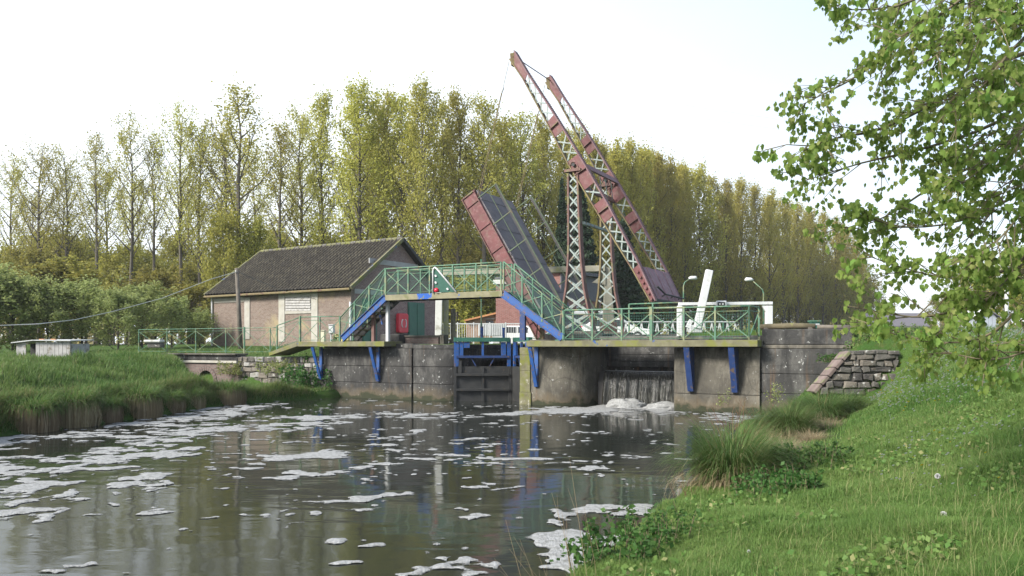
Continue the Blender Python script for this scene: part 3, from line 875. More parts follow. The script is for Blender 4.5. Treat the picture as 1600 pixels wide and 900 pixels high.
# navigation signal frame standing on the footbridge
r = root('signal_frame', L(T(690), -0.07, ZB), 'white bent tube frame with a red light on the footbridge railing', 'signal frame')
pz = lambda x, y: BP(x, y, -0.08)
MB().tube([pz(676.5, 458), pz(676.5, 424), pz(677.3, 419.5), pz(679.5, 418), pz(682, 419.5), pz(712.5, 456)], 0.030, 8).build('tube_frame', MAT['white'], r, smooth=True)
MB().prism([BP(677.5, 457, -0.05), BP(677.5, 422, -0.05), BP(681, 421, -0.05), BP(711, 456, -0.05)], Wd * 0.008).build('mesh_panel', M('dark green mesh', (0.018, 0.075, 0.055), (0.03, 0.10, 0.075), 30, 0.8, bs=0.3), r)
MB().lathe(pz(682, 453.5) + V(0, 0, -0.085), [(0.03, 0), (0.075, 0.03), (0.09, 0.085), (0.075, 0.14), (0.03, 0.17)], 12).build('red_light', MAT['redlamp'], r, smooth=True)
for x, y in ((681, 431), (681, 441.5), (699.5, 451.5)):
    MB().obox(pz(x, y), U * 0.035, Wd * 0.02, (Z + U * 0.3) * 0.035).build('clip', MAT['white'], r)

# lock gates
A_ = P(709, 560, 30.0); A_.z = 0
M_ = P(799, 560, 30.3); M_.z = 0
def gate(hinge, toe, label):
    r = root('lock_gate', hinge, label, 'lock gate')
    d = (toe - hinge); ln = d.length; d.normalize()
    nrm = V(d.y, -d.x, 0)                  # towards the camera
    at = lambda u, z, off=0.0: hinge + d * (ln * u) + Z * z + nrm * off
    bar = lambda u0, z0, u1, z1, w_, h_, nm, m, off=0.0: MB().bar(at(u0, z0, off), at(u1, z1, off), w_, h_, Z if z0 == z1 else nrm).build(nm, m, r, bevel=0.006)
    MB().prism([at(0.02, -0.8), at(0.98, -0.8), at(0.98, 1.30), at(0.02, 1.30)], -nrm * 0.05).build('gate_plate', MAT['black_steel'], r)
    bar(0.0, 2.31, 0.97, 2.31, 0.16, 0.16, 'top_beam', MAT['green_d'], 0.05)
    for z_, h_ in ((0.99, 0.10), (0.42, 0.09)):
        bar(0.04, z_, 0.96, z_, 0.14, h_, 'girder', MAT['black_steel'], 0.07)
    bar(0.04, 1.66, 0.96, 1.66, 0.10, 0.09, 'walk_girder', MAT['blue_d'], 0.07)
    for u_, z0, z1, w_, m in ((0.045, 1.30, 2.22, 0.18, 'blue'), (0.955, 1.30, 2.36, 0.14, 'blue'), (0.86, 1.71, 2.22, 0.18, 'blue'), (0.13, 1.71, 2.22, 0.14, 'blue'), (0.50, 1.71, 2.22, 0.08, 'blue'), (0.02, -0.8, 1.30, 0.10, 'black_steel'), (0.975, -0.8, 1.30, 0.12, 'black_steel'), (0.50, -0.8, 1.28, 0.09, 'black_steel'), (0.10, 1.02, 1.52, 0.14, 'black_steel')):
        MB().bar(at(u_, z0, 0.03), at(u_, z1, 0.03), w_, 0.08, nrm).build('gate_post', MAT[m], r)
    MB().bar(at(0.30, 1.62, 0.05), at(0.38, 1.31, 0.05), 0.04, 0.03, nrm).build('gate_stay', MAT['blue_d'], r)
    MB().bar(at(0.62, 1.31, 0.05), at(0.70, 1.62, 0.05), 0.04, 0.03, nrm).build('gate_stay', MAT['blue_d'], r)
    MB().bar(at(0.22, 2.0, 0.06), at(0.22, 2.2, 0.06), 0.22, 0.05, nrm).build('latch_plate', MAT['blue'], r)
    return r
gate(A_, M_, 'black steel lock gate leaf with blue posts and green top beam')
gate(V(0.62, 28.75, 0), V(M_.x + 0.06, M_.y + 0.02, 0), 'lock gate leaf mostly hidden behind the mossy pier edge')
r = root('paddle_rod', L(10, 1.6, 2.2), 'thin green upright rod with a blue foot standing behind the gate beam', 'paddle gear')
MB().tube([P(752, 526, 31.0), P(752, 405, 31.0)], 0.03, 6).build('rod', MAT['green'], r)
MB().tube([P(753, 528, 30.95), P(753, 510, 30.95)], 0.06, 6).build('rod_foot', MAT['blue'], r)
r = root('paddle_post', L(9, 1.6, 2.2), 'short blue post behind the right end of the gate beam', 'post')
MB().tube([P(787, 528, 31.0), P(787, 513, 31.0)], 0.05, 6).build('post', MAT['blue'], r)
MB().tube([P(787, 514, 31.0), P(787, 512, 31.0)], 0.065, 6).build('post_cap', MAT['blue'], r)

# ------------------------------------------------------------------ drawbridge
SB, GAP = 4.0, 3.3                          # near frame plane, distance to the far frame
DB = root('drawbridge', L(8.5, SB + GAP / 2, 2.5), 'tall red and grey lattice bascule bridge raised over the lock', 'drawbridge')
LOW = [(796, 93), (817, 123), (855, 193), (888, 257), (908, 290), (940, 343), (988, 421), (1016, 471)]
UPP = [(803, 80), (823, 113), (862, 173), (877, 197), (913, 257), (948, 317), (999, 415), (1024, 470)]
def chord(tab, y):
    return float(np.interp(y, [p[1] for p in tab], [p[0] for p in tab]))
def lowp(y, s=SB): return BP(chord(LOW, y), y, s)
def upp(y, s=SB): return BP(chord(UPP, y), y, s)
FAR = Wd * GAP
for off in (V(0, 0, 0), FAR):
    beam_parts = []
    first = off.length == 0
    yl = [92, 123, 193, 257, 290, 343, 421, 471]
    yu = [79, 113, 173, 197, 257, 317, 415, 470]
    mb = MB()
    for a, b in zip(yl[:-1], yl[1:]):
        mb.bar(lowp(a) + off + Wd * 0.12, lowp(b) + off + Wd * 0.12, 0.30, 0.045, (lowp(b) - lowp(a)).cross(Wd))
    bm = mb.build('balance_beam', MAT['moss_steel'], DB)       # lower chord
    mb = MB()
    for a, b in zip(yu[:-1], yu[1:]):
        mb.bar(upp(a) + off + Wd * 0.12, upp(b) + off + Wd * 0.12, 0.30, 0.045, (upp(b) - upp(a)).cross(Wd))
    mb.build('upper_chord', MAT['mauve'], bm)
    rv = MB()                               # rivet heads along both edges of the upper chord
    for y in np.arange(84, 468, 2.6):
        for e in (-0.01, 0.25):
            p = upp(y) + off + Wd * e
            q = upp(y + 0.1) + off + Wd * e
            nrm = Wd.cross((q - p)).normalized()
            if nrm.z < 0: nrm = -nrm
            rv.obox(p + nrm * 0.03, Wd * 0.016, (q - p).normalized() * 0.016, nrm * 0.014)
    tag(rv.build('rivets', MAT['rust'], bm), kind='stuff')
    def plate(y0, y1, m=MAT['red'], nm='gusset_plate'):
        k = 13.0
        a, b, c, d = lowp(y0 + k), lowp(y1 + k), upp(y1), upp(y0)
        MB().prism([p + off + Wd * 0.03 for p in (a, b, c, d)], Wd * 0.03).build(nm, m, bm)
    plate(79, 114, nm='tip_plate')
    for ym, hh in ((190, 12), (322, 14), (262, 22)):
        plate(ym - hh, ym + hh)
        p, q = lowp(ym + 12) + off, upp(ym) + off
        MB().bar(p + Wd * 0.0, q + Wd * 0.0, 0.10, 0.035, Wd.cross(q - p)).build('stiffener', MAT['rust'], bm)
    y = 115
    while y < 402:
        if not any(abs(y + 8 - ym) < hh + 4 for ym, hh in ((190, 12), (322, 14), (262, 22))):
            y2 = y + 15.5
            MB().bar(lowp(y + 13) + off + Wd * 0.05, upp(y2) + off + Wd * 0.05, 0.055, 0.014, Wd).build('lattice_bar', MAT['lattice'], bm)
            MB().bar(upp(y) + off + Wd * 0.066, lowp(y2 + 13) + off + Wd * 0.066, 0.055, 0.014, Wd).build('lattice_bar', MAT['lattice'], bm)
        y += 15.5
    # tail plate carrying the counterweight
    MB().prism([p + off + Wd * 0.0 for p in (lowp(421), lowp(472), upp(470), upp(413))], Wd * 0.04).build('tail_plate', MAT['red'], bm)
    if first:
        for k in range(6):
            y_ = 424 + 8.5 * k
            p = (lowp(y_ + 3) * 0.5 + upp(y_ - 2) * 0.5)
            MB().tube([p - Wd * 0.07, p + Wd * 0.01], 0.05, 6).build('bolt', MAT['red'], bm)
    # head fitting and lifting rod
    tipp = (lowp(96) + upp(82)) / 2 + off
    MB().prism([tipp + V(-0.13, 0, 0.16), tipp + V(0.06, 0, 0.2), tipp + V(0.10, 0, -0.30), tipp + V(-0.08, 0, -0.36)], Wd * 0.24).build('head_block', MAT['moss_steel'], bm, bevel=0.03)
    a = BP(795, 96, SB + 0.1) + off
    b = BP(742, 333, SB + 0.1) + off
    MB().tube([a, a.lerp(b, 0.18)], 0.022, 5).build('lifting_rod', MAT['steel'], DB)
    MB().tube([a.lerp(b, 0.16), a.lerp(b, 0.175), a.lerp(b, 0.19), a.lerp(b, 0.205)], [0.02, 0.05, 0.05, 0.02], 6).build('turnbuckle', MAT['steel'], DB)
    for e in (-0.05, 0.05):
        MB().tube([a.lerp(b, 0.2) + U * e * 0.3, b + U * e], 0.014, 5).build('lifting_rod', MAT['moss_steel'], DB)
MB().tube([BP(806, 90, SB + 0.1), BP(806, 90, SB + 0.1) + FAR], 0.022, 5).build('tie_rod', MAT['mauve'], DB)
# cross girder between the two beams
for y0 in (259, 287):
    c = upp(y0) + Z * 0.0 if y0 == 259 else lowp(292)
    MB().bar(c + Wd * 0.2, c + Wd * (GAP + 0.05), 0.28, 0.06, (upp(270) - upp(250)).cross(Wd)).build('cross_girder', MAT['mauve'] if y0 == 259 else MAT['rust'], DB)
ca, cb = upp(259) - Z * 0.05, lowp(292)
for k in range(5):
    s0, s1 = 0.25 + k * 0.6, 0.25 + (k + 1) * 0.6
    MB().bar(ca + Wd * s0, cb + Wd * s1, 0.05, 0.014, (cb - ca).cross(Wd)).build('cross_lattice', MAT['lattice'], DB)
    MB().bar(cb + Wd * s0, ca + Wd * s1, 0.05, 0.014, (cb - ca).cross(Wd)).build('cross_lattice', MAT['rust'], DB)
# counterweight box with a boarded top
cw_a, cw_b, cw_c, cw_d = lowp(424), lowp(471), upp(468), upp(416)
slope = (cw_c - cw_d).normalized()
cnrm = Wd.cross(slope); cnrm = cnrm if cnrm.z > 0 else -cnrm
CW = MB().prism([p + Wd * 0.05 - cnrm * 0.03 for p in (cw_a, cw_b, cw_c, cw_d)], Wd * (GAP - 0.1)).build('counterweight', MAT['rust'], DB)
for k in range(9):
    s0 = 0.28 + k * (GAP - 0.32) / 9
    m_ = M('chalky mauve board %d' % k, (0.18 + 0.02 * (k % 3), 0.095 + 0.015 * (k % 2), 0.12), (0.29, 0.19, 0.22), 2.0 + k, 0.8, c3=(0.19, 0.14, 0.14), c3scale=3, bs=0.3)
    ww = (GAP - 0.32) / 9 - 0.012
    MB().bar(cw_d + Wd * (s0 + ww / 2) + cnrm * (0.01 + 0.012 * ((k * 5) % 3)), cw_c + Wd * (s0 + ww / 2) + cnrm * (0.01 + 0.012 * ((k * 5) % 3)), ww, 0.05, cnrm).build('board', m_, CW)
MB().bar(cw_c + Wd * 0.0 - Z * 0.02, cw_c + Wd * (GAP + 0.3) - Z * 0.02, 0.16, 0.10).build('end_beam', MAT['dark'], DB)
hp = cw_c + cnrm * 0.04
MB().tube([hp + Wd * 0.5 - slope * 0.5 + cnrm * 0.12, hp + Wd * 0.9 - slope * 0.18 + cnrm * 0.16, hp + Wd * 3.2 - slope * 0.12 + cnrm * 0.16], 0.035, 6).build('grab_rail', MAT['dark'], DB)
for e in (0.9, 2.0, 3.0):
    MB().bar(hp + Wd * e - slope * 0.16, hp + Wd * e - slope * 0.16 + cnrm * 0.18, 0.04, 0.04).build('rail_stay', MAT['dark'], DB)
# towers
LC = [(887.5, 268), (888, 330), (888, 383), (887, 412), (884, 450), (880, 476), (875, 505), (872, 522)]
RC = [(902, 268), (904, 330), (906, 383), (908, 412), (912, 450), (918, 480), (925, 508), (929, 522)]
for off in (V(0, 0, 0), FAR):
    lp = [BP(x, y, SB) + off for x, y in LC]
    rp_ = [BP(x, y, SB) + off for x, y in RC]
    mb = MB()
    for a, b in zip(lp[:-1], lp[1:]): mb.bar(a + Wd * 0.12, b + Wd * 0.12, 0.30, 0.07, (b - a).cross(Wd))
    tw = mb.build('tower', MAT['rust'] if off.length == 0 else MAT['moss_steel'], DB)
    mb = MB()
    for a, b in zip(rp_[:-1], rp_[1:]): mb.bar(a + Wd * 0.12, b + Wd * 0.12, 0.30, 0.07, (b - a).cross(Wd))
    mb.build('tower_leg', MAT['rust'], tw)
    ys = [270]
    while ys[-1] < 492: ys.append(ys[-1] + 17 + (ys[-1] - 270) * 0.055)
    for y0, y1 in zip(ys[:-1], ys[1:]):
        for dy, sgn in ((0, 0), (1, 1)):
            A0 = BP(chord(LC, y0), y0, SB); B1 = BP(chord(RC, y1), y1, SB)
            A1 = BP(chord(LC, y1), y1, SB); B0 = BP(chord(RC, y0), y0, SB)
            a, b = ((A0, B1) if sgn == 0 else (B0, A1))
            MB().bar(a + off + Wd * (0.02 + 0.016 * sgn), b + off + Wd * (0.02 + 0.016 * sgn), 0.06, 0.014, Wd).build('lattice_bar', MAT['lattice'], tw)
            if off.length == 0:
                MB().bar(a + off + Wd * (0.24 + 0.016 * sgn), b + off + Wd * (0.24 + 0.016 * sgn), 0.05, 0.014, Wd).build('lattice_bar', MAT['lattice'], tw)
    c0, c1 = BP(883, 267, SB), BP(908, 264, SB)
    MB().bar(c0 + off + Wd * 0.12 - Z * 0.02, c1 + off + Wd * 0.12 - Z * 0.02, 0.42, 0.10).build('bearing_cap', MAT['rust'], tw)
    pv = BP(897, 258, SB)
    MB().prism([c0 + off + V(0.12, 0, 0.03), c1 + off + V(-0.1, 0, 0.03), pv + off + V(0.1, 0, 0.12), pv + off + V(-0.1, 0, 0.12)], Wd * 0.3).build('bearing', MAT['rust'], tw)
    MB().tube([pv + off - Wd * 0.1, pv + off + Wd * 0.4], 0.07, 8).build('pivot_pin', MAT['dark'], tw)
    # concrete footing
    ft = L(T(900, SB), SB + 0.15, 2.5) + off
    MB().obox(ft - Z * 0.1, U * 0.95, Wd * 0.4, Z * 0.25).build('footing', MAT['pier'], tw, bevel=0.03)
s1 = BP(908, 347, SB)
MB().bar(s1 + Wd * 0.2, s1 + Wd * GAP, 0.10, 0.10).build('tower_strut', MAT['lattice'], DB)
# raised leaf
l1, l2, r1 = BP(722, 312, SB), BP(769, 400, SB), BP(746, 309, SB)
ld = (l1 - l2).normalized()                 # up the leaf
ln_ = ld.cross(Wd).normalized()
if ln_.dot(V(0.77, -0.42, 0.49)) < 0: ln_ = -ln_
dep = (r1 - l1).dot(ln_)
LEN = (l1.z - 2.35) / ld.z
base = l1 - ld * LEN
LF = MB().bar(base + Wd * 0.06 + ln_ * dep / 2, l1 + Wd * 0.06 + ln_ * dep / 2, 0.03, dep, ln_).build('bridge_leaf', MAT['red'], DB)
for e in (0.0, dep):
    MB().bar(base + Wd * 0.04 + ln_ * e, l1 + Wd * 0.04 + ln_ * e, 0.16, 0.035, ln_).build('girder_flange', MAT['red'] if e else MAT['rust'], LF)
for k in range(6):
    p = base + ld * (LEN * (k + 0.6) / 6)
    MB().bar(p + Wd * 0.02, p + Wd * 0.02 + ln_ * dep, 0.05, 0.03, Wd).build('web_stiffener', MAT['red'], LF)
fg = Wd * (GAP - 0.12)
MB().bar(base + fg + ln_ * dep / 2, l1 + fg + ln_ * dep / 2, 0.05, dep, ln_).build('girder', MAT['rust'], LF)
npl = 14
for k in range(npl):
    a, b = LEN * k / npl, LEN * (k + 1) / npl - 0.012
    p = base + ln_ * (dep + 0.05 + 0.006 * ((k * 5) % 3)) + Wd * (GAP / 2 + 0.02)
    MB().bar(p + ld * a, p + ld * b, GAP - 0.22, 0.07, ln_).build('deck_plank', MAT['tar'], LF)
MB().bar(l1 + ln_ * (dep * 0.5) + Wd * 0.0, l1 + ln_ * (dep * 0.5) + fg, 0.05, dep + 0.1, ln_).build('end_plate', MAT['rust'], LF)
for s in (0.0, GAP - 0.1):
    o_ = ln_ * (dep + 0.05) + Wd * s
    npst = 5
    for k in range(npst):
        p = base + ld * (LEN * (0.14 + 0.2 * k)) + o_
        MB().bar(p, p + ln_ * 0.98, 0.045, 0.045).build('leaf_post', MAT['rail_old'], LF)
    for hgt, rr_ in ((0.98, 0.028), (0.52, 0.018)):
        MB().tube([base + ld * (LEN * 0.06) + o_ + ln_ * hgt, l1 - ld * 0.45 + o_ + ln_ * hgt], rr_, 6).build('leaf_rail', MAT['rail_old'], LF)
    MB().bar(base + ld * (LEN * 0.06) + o_ + ln_ * 0.93, l1 - ld * 0.45 + o_ + ln_ * 0.93, 0.12, 0.03, Wd).build('guard_strip', MAT['dark'], LF)

# ------------------------------------------------------------------ weir
we = root('weir', L(4, 2.2, 0), 'sheet of falling water over a pale weir crest beside the rounded pier', 'weir')
MB().tube([L(2.5, 2.10, 1.08), L(5.45, 2.10, 1.08)], 0.12, 10).build('crest', MAT['steel'], we, smooth=True)
MB().tbox(2.5, 5.5, 2.20, 2.55, -0.8, 1.02).build('gate_sill', MAT['dark'], we)
MB().prism([L(5.45, 1.95, -0.3), L(5.45, 1.95, 0.75), L(5.45, 2.10, 1.15), L(5.45, 2.65, 1.15), L(5.45, 2.65, -0.3)], U * 0.25).build('side_cheek', MAT['dark'], we, bevel=0.03)
def fall_mat():
    m, n, b = new_mat('falling water')
    v = worldpos(n)
    st = maprange(n, noise(n, mapping(n, v, (9, 9, 0.5)), 1.6, 6, 0.7), 0.50, 0.74)
    ml_ = n.nodes.new('ShaderNodeMath'); ml_.operation = 'MULTIPLY'
    n.links.new(st, ml_.inputs[0]); n.links.new(maprange(n, noise(n, mapping(n, v, (1, 1, 0.3)), 2.6, 3), 0.40, 0.60, 0.05, 1.0), ml_.inputs[1])
    st = ml_.outputs[0]
    n.links.new(mix(n, st, (0.014, 0.013, 0.008), (0.20, 0.20, 0.175)), b.inputs['Base Color'])
    b.inputs['Roughness'].default_value = 0.15
    bump(n, b, noise(n, mapping(n, v, (9, 9, 0.5)), 2.2, 5), 0.6, 0.05)
    return m
prof = [(2.07, 1.19), (1.99, 1.17), (1.91, 1.05), (1.84, 0.80), (1.77, 0.45), (1.70, 0.0), (1.65, -0.2)]
fv, ffc = [], []
nt_ = 70
for i in range(nt_):
    t_ = 2.53 + (5.45 - 2.53) * i / (nt_ - 1)
    w_ = 0.05 * math.sin(i * 1.9) * math.sin(i * 0.53) + 0.03 * math.sin(i * 0.7 + 1)
    for j, (s_, z_) in enumerate(prof):
        fv.append(L(t_, s_ + w_ * j / 4, z_))
for i in range(nt_ - 1):
    for j in range(len(prof) - 1):
        a = i * len(prof) + j
        ffc.append((a, a + 1, a + len(prof) + 1, a + len(prof)))
MB().add(fv, ffc).build('water_sheet', fall_mat(), we, smooth=True)
FOAM = None
def foam_mat(film=False):
    m, n, b = new_mat('foam film' if film else 'foam')
    v = worldpos(n)
    g = maprange(n, noise(n, v, 16, 8, 0.75), 0.3, 0.62)
    n.links.new(mix(n, g, (0.13, 0.13, 0.12), (0.36, 0.365, 0.365)), b.inputs['Base Color'])
    b.inputs['Roughness'].default_value = 0.9
    b.inputs['Specular IOR Level'].default_value = 0.1
    if film:
        at = n.nodes.new('ShaderNodeAttribute'); at.attribute_name = 'thick'
        ad = n.nodes.new('ShaderNodeMath'); ad.operation = 'MULTIPLY_ADD'; ad.inputs[1].default_value = 0.16
        n.links.new(noise(n, v, 30, 6, 0.75), ad.inputs[0]); n.links.new(at.outputs['Fac'], ad.inputs[2])
        tr = n.nodes.new('ShaderNodeBsdfTransparent')
        ms = n.nodes.new('ShaderNodeMixShader')
        n.links.new(maprange(n, ad.outputs[0], 0.06, 0.15), ms.inputs[0])
        n.links.new(tr.outputs[0], ms.inputs[1]); n.links.new(b.outputs[0], ms.inputs[2])
        n.links.new(ms.outputs[0], n.nodes['Material Output'].inputs[0])
    vo = n.nodes.new('ShaderNodeTexVoronoi'); vo.inputs['Scale'].default_value = 40
    n.links.new(v, vo.inputs['Vector'])
    bump(n, b, vo.outputs['Distance'], 0.5, 0.02)
    return m
FOAM = foam_mat()
# heaps of froth at the foot of the fall
def heap(c, rx, ry, rz, seed, label):
    n1, n2 = 40, 14
    vs_, fs = [], []
    for j in range(n2):
        ph = (math.pi / 2) * j / (n2 - 1)
        for i in range(n1):
            a = 2 * math.pi * i / n1
            x, y, z = math.cos(a) * math.cos(ph), math.sin(a) * math.cos(ph), math.sin(ph)
            k = 1 + 0.75 * (float(fbm(np.array([x * 2.8 + seed + 20]), np.array([y * 2.8 + z * 2.7 + 30]), seed, 5)[0]) - 0.5)
            vs_.append((c.x + x * rx * k, c.y + y * ry * k, c.z + z * rz * k))
    for j in range(n2 - 1):
        for i in range(n1):
            i2 = (i + 1) % n1
            fs.append((j * n1 + i, j * n1 + i2, (j + 1) * n1 + i2, (j + 1) * n1 + i))
    o = MB().add(vs_, fs).build('froth_heap', FOAM, smooth=True, origin=c)
    tag(o, label, 'froth')
heap(L(4.30, 1.15, -0.06), 0.72, 0.65, 0.36, 3, 'large rounded heap of white froth under the falling water, nearer the pier')
heap(L(3.05, 1.2, -0.06), 0.68, 0.65, 0.24, 5, 'lower heap of white froth under the falling water, beside the right abutment')

# ------------------------------------------------------------------ brick house with the tiled roof
HC, HA, HG = V(-9.2, 45.5, 0), V(-0.849, 0.528, 0), V(0.528, 0.849, 0)
HLEN, HWID, HB, HE, HR = 12.1, 8.4, 1.6, 5.42, 8.62
H = root('brick_house', HC + HA * 6 + HG * 4, 'long low brick house with a dark ribbed tile roof, left of the footbridge', 'house')
hp_ = lambda a, g, z: HC + HA * a + HG * g + Z * z
BRF = brick_mat('pale house brick', (0.155, 0.10, 0.078), (0.235, 0.17, 0.138), (0.23, 0.205, 0.175), (HA.x, HA.y), patch=(0.33, 0.27, 0.15))
BRG = brick_mat('grey red house brick', (0.19, 0.10, 0.09), (0.27, 0.165, 0.145), (0.30, 0.27, 0.26), (HG.x, HG.y))
def hbox(a0, a1, g0, g1, z0, z1):
    return MB().obox(hp_((a0 + a1) / 2, (g0 + g1) / 2, (z0 + z1) / 2), HA * (abs(a1 - a0) / 2), HG * (abs(g1 - g0) / 2), Z * ((z1 - z0) / 2))
def fa(px, py):
    k = (px - 800) / F
    a = (HC.x - k * HC.y) / (0.849 + 0.528 * k)
    p = hp_(a, 0, 0)
    return a, E - (py - HZ) / F * p.y
def fgab(px, py):
    k = (px - 800) / F
    g = (k * HC.y - HC.x) / (0.528 - 0.849 * k)
    p = hp_(0, g, 0)
    return g, E - (py - HZ) / F * p.y
MB().prism([hp_(0.0, 0, HB), hp_(HLEN, 0, HB), hp_(HLEN, 0, HE), hp_(0.0, 0, HE)], HG * 0.25).build('front_wall', BRF, H)
gw = [hp_(0, 0.26, HB), hp_(0, HWID, HB), hp_(0, HWID, HE), hp_(0, HWID / 2, HR - 0.12), hp_(0, 0.26, HE)]
MB().prism(gw, HA * 0.25).build('gable_wall', BRG, H)
MB().prism([p + HA * (HLEN - 0.25) for p in gw], HA * 0.25).build('gable_wall', BRG, H)
hbox(0.26, HLEN - 0.26, HWID - 0.25, HWID, HB, HE).build('rear_wall', BRF, H)
def strip(px0, px1, py0, py1, nm='pillar', m='palec', d=0.05, parent=None):
    a0, z0 = fa(px1, py1); a1, z1 = fa(px0, py0)
    return hbox(a0, a1, -d, 0.02, z0, z1).build(nm, MAT[m], parent or H, bevel=0.01)
strip(382.5, 391, 465, 530); strip(335, 382, 465.5, 471.5, 'lintel'); strip(436, 445.5, 457, 534); strip(487, 497, 455, 536)
strip(446, 486.5, 454.5, 463, 'lintel'); strip(446, 487, 485.5, 489.5, 'sill')
lv = strip(446.5, 486.5, 463.5, 485, 'window', 'greywood', 0.015)
for k in range(5):
    a0, z0 = fa(486, 484 - 4.1 * k); a1, z1 = fa(447, 484 - 4.1 * k)
    MB().bar(hp_(a0, -0.05, z0), hp_(a1, -0.05, z1), 0.03, 0.115, Z + HG * 0.08).build('louvre_slat', MAT['greywood'], lv)
strip(436, 446, 451.5, 457, 'pillar')
a, z = fa(549, 460)
MB().tube([hp_(-0.02, -0.08, 4.6), hp_(-0.02, -0.08, HB)], 0.07, 8).build('downpipe', MAT['white'], H)
MB().tube([hp_(HLEN + 0.02, -0.08, HE - 0.05), hp_(HLEN + 0.02, -0.08, HB)], 0.06, 8).build('downpipe', MAT['steel'], H)
# gable bands, doors
for (g0, g1, z0, z1) in ((1.5, HWID - 1.5, 6.95, 7.25), (0.26, HWID - 0.1, 5.10, 5.36)):
    MB().obox(hp_(-0.02, (g0 + g1) / 2, (z0 + z1) / 2), HA * 0.03, HG * ((g1 - g0) / 2), Z * ((z1 - z0) / 2)).build('concrete_band', M('weathered band', (0.30, 0.30, 0.30), (0.40, 0.40, 0.40), 3, 0.9, bs=0.2), H)
def gdoor(px0, px1, py0, lab=None):
    g0, zt = fgab(px0, py0); g1, _ = fgab(px1, py0)
    fr = MB().obox(hp_(-0.02, (g0 + g1) / 2, (1.9 + zt) / 2), HA * 0.03, HG * ((g1 - g0) / 2), Z * ((zt - 1.9) / 2)).build('door', MAT['green_d'], H)
    for e in (0.25, 0.75):
        c = hp_(-0.065, g0 + (g1 - g0) * e, (1.9 + zt) / 2)
        MB().obox(c, HA * 0.02, HG * ((g1 - g0) * 0.22), Z * ((zt - 1.9) / 2 - 0.08)).build('door_leaf', MAT['green_d'], fr, bevel=0.01)
gdoor(637, 662.5, 472); gdoor(566, 588, 466)
# ribbed roof: two slopes of round-ridged tile columns
def roof_mat():
    m, n, b = new_mat('dark mossy roof tiles')
    v = worldpos(n)
    at = n.nodes.new('ShaderNodeAttribute'); at.attribute_name = 'tone'
    col = mix(n, maprange(n, noise(n, v, 2.5, 6), 0.35, 0.65), (0.016, 0.015, 0.014), (0.030, 0.027, 0.025))
    lich = mix(n, maprange(n, noise(n, v, 1.4, 6), 0.4, 0.65), (0.046, 0.041, 0.032), (0.085, 0.077, 0.056))
    ml = n.nodes.new('ShaderNodeMath'); ml.operation = 'MULTIPLY'
    n.links.new(at.outputs['Fac'], ml.inputs[0]); n.links.new(maprange(n, noise(n, v, 5, 8, 0.7), 0.38, 0.58, 0.15, 1.0), ml.inputs[1])
    n.links.new(mix(n, ml.outputs[0], col, lich), b.inputs['Base Color'])
    b.inputs['Roughness'].default_value = 0.9
    b.inputs['Specular IOR Level'].default_value = 0.2
    bump(n, b, noise(n, v, 14, 8), 0.4, 0.03)
    return m
RT = roof_mat()
def slope_tiles(name, e0, r0, length, ncol, parent):
    "corrugated sheet of tile columns from eave line e0 to ridge line r0, both running along HA"
    per, rows = 8, 16
    na = ncol * per + 1
    up = (r0 - e0)
    nrm = HA.cross(up).normalized()
    if nrm.z < 0: nrm = -nrm
    A_i, R_i = np.meshgrid(np.arange(na), np.arange(rows * 2), indexing='ij')
    fr = (R_i // 2 + (R_i % 2) * 0.98) / rows
    lift = 0.03 * (1 - (R_i % 2))                     # lower edge of every course stands proud
    wav = 0.10 * np.abs(np.sin(np.pi * A_i / per)) + 0.0
    jit = 0.012 * (hash2(A_i // per, R_i // 2, 5) - 0.5)
    h = wav + lift + jit
    base = np.array(e0)[None, None, :] + np.array(HA)[None, None, :] * (A_i / (na - 1) * length)[..., None] + np.array(up)[None, None, :] * fr[..., None]
    pts = base + np.array(nrm)[None, None, :] * h[..., None]
    pts = pts - np.array(ROOT[parent.name])
    ii = np.arange(na * rows * 2).reshape(na, rows * 2)
    f = np.stack([ii[:-1, :-1].ravel(), ii[1:, :-1].ravel(), ii[1:, 1:].ravel(), ii[:-1, 1:].ravel()], 1)
    tn = np.broadcast_to((np.abs(np.sin(np.pi * (np.arange(na - 1) + 0.5) / per)) > 0.80)[:, None], (na - 1, rows * 2 - 1)).ravel().astype(np.float32)
    me = npmesh(name, pts.reshape(-1, 3), f, RT, tn)
    return tag(link(name, me, parent), kind='stuff')
ov = 0.32
zr_ = HR
e_f = hp_(-ov, -0.38, HE - 0.07); r_f = hp_(-ov, HWID / 2, zr_)
roof = MB().prism([hp_(-ov, -0.35, HE - 0.16), hp_(-ov, HWID / 2, zr_ - 0.09), hp_(-ov, HWID + 0.35, HE - 0.16), hp_(-ov, HWID + 0.35, HE - 0.10), hp_(-ov, HWID / 2, zr_ - 0.03), hp_(-ov, -0.35, HE - 0.10)], HA * (HLEN + 2 * ov)).build('roof', MAT['dark'], H)
slope_tiles('roof_tiles', e_f, r_f, HLEN + 2 * ov, 44, roof)
slope_tiles('roof_tiles', hp_(-ov, HWID + 0.38, HE - 0.07), r_f, HLEN + 2 * ov, 44, roof)
for a_ in (-ov - 0.03, HLEN + ov + 0.03):
    for gE in (-0.38, HWID + 0.38):
        p, q = hp_(a_, gE, HE - 0.05), hp_(a_, HWID / 2, zr_ + 0.02)
        MB().bar(p, q, 0.12, 0.20).build('verge', MAT['mossc'] if gE < 0 else MAT['dark'], roof)
for k in range(30):
    a0 = -ov + (HLEN + 2 * ov) * k / 30
    MB().tube([hp_(a0, HWID / 2, zr_ + 0.05), hp_(a0 + (HLEN + 2 * ov) / 30 - 0.02, HWID / 2, zr_ + 0.05)], [0.13, 0.115], 8).build('ridge_tile', MAT['mossc'] if k % 3 else MAT['stone'], roof)
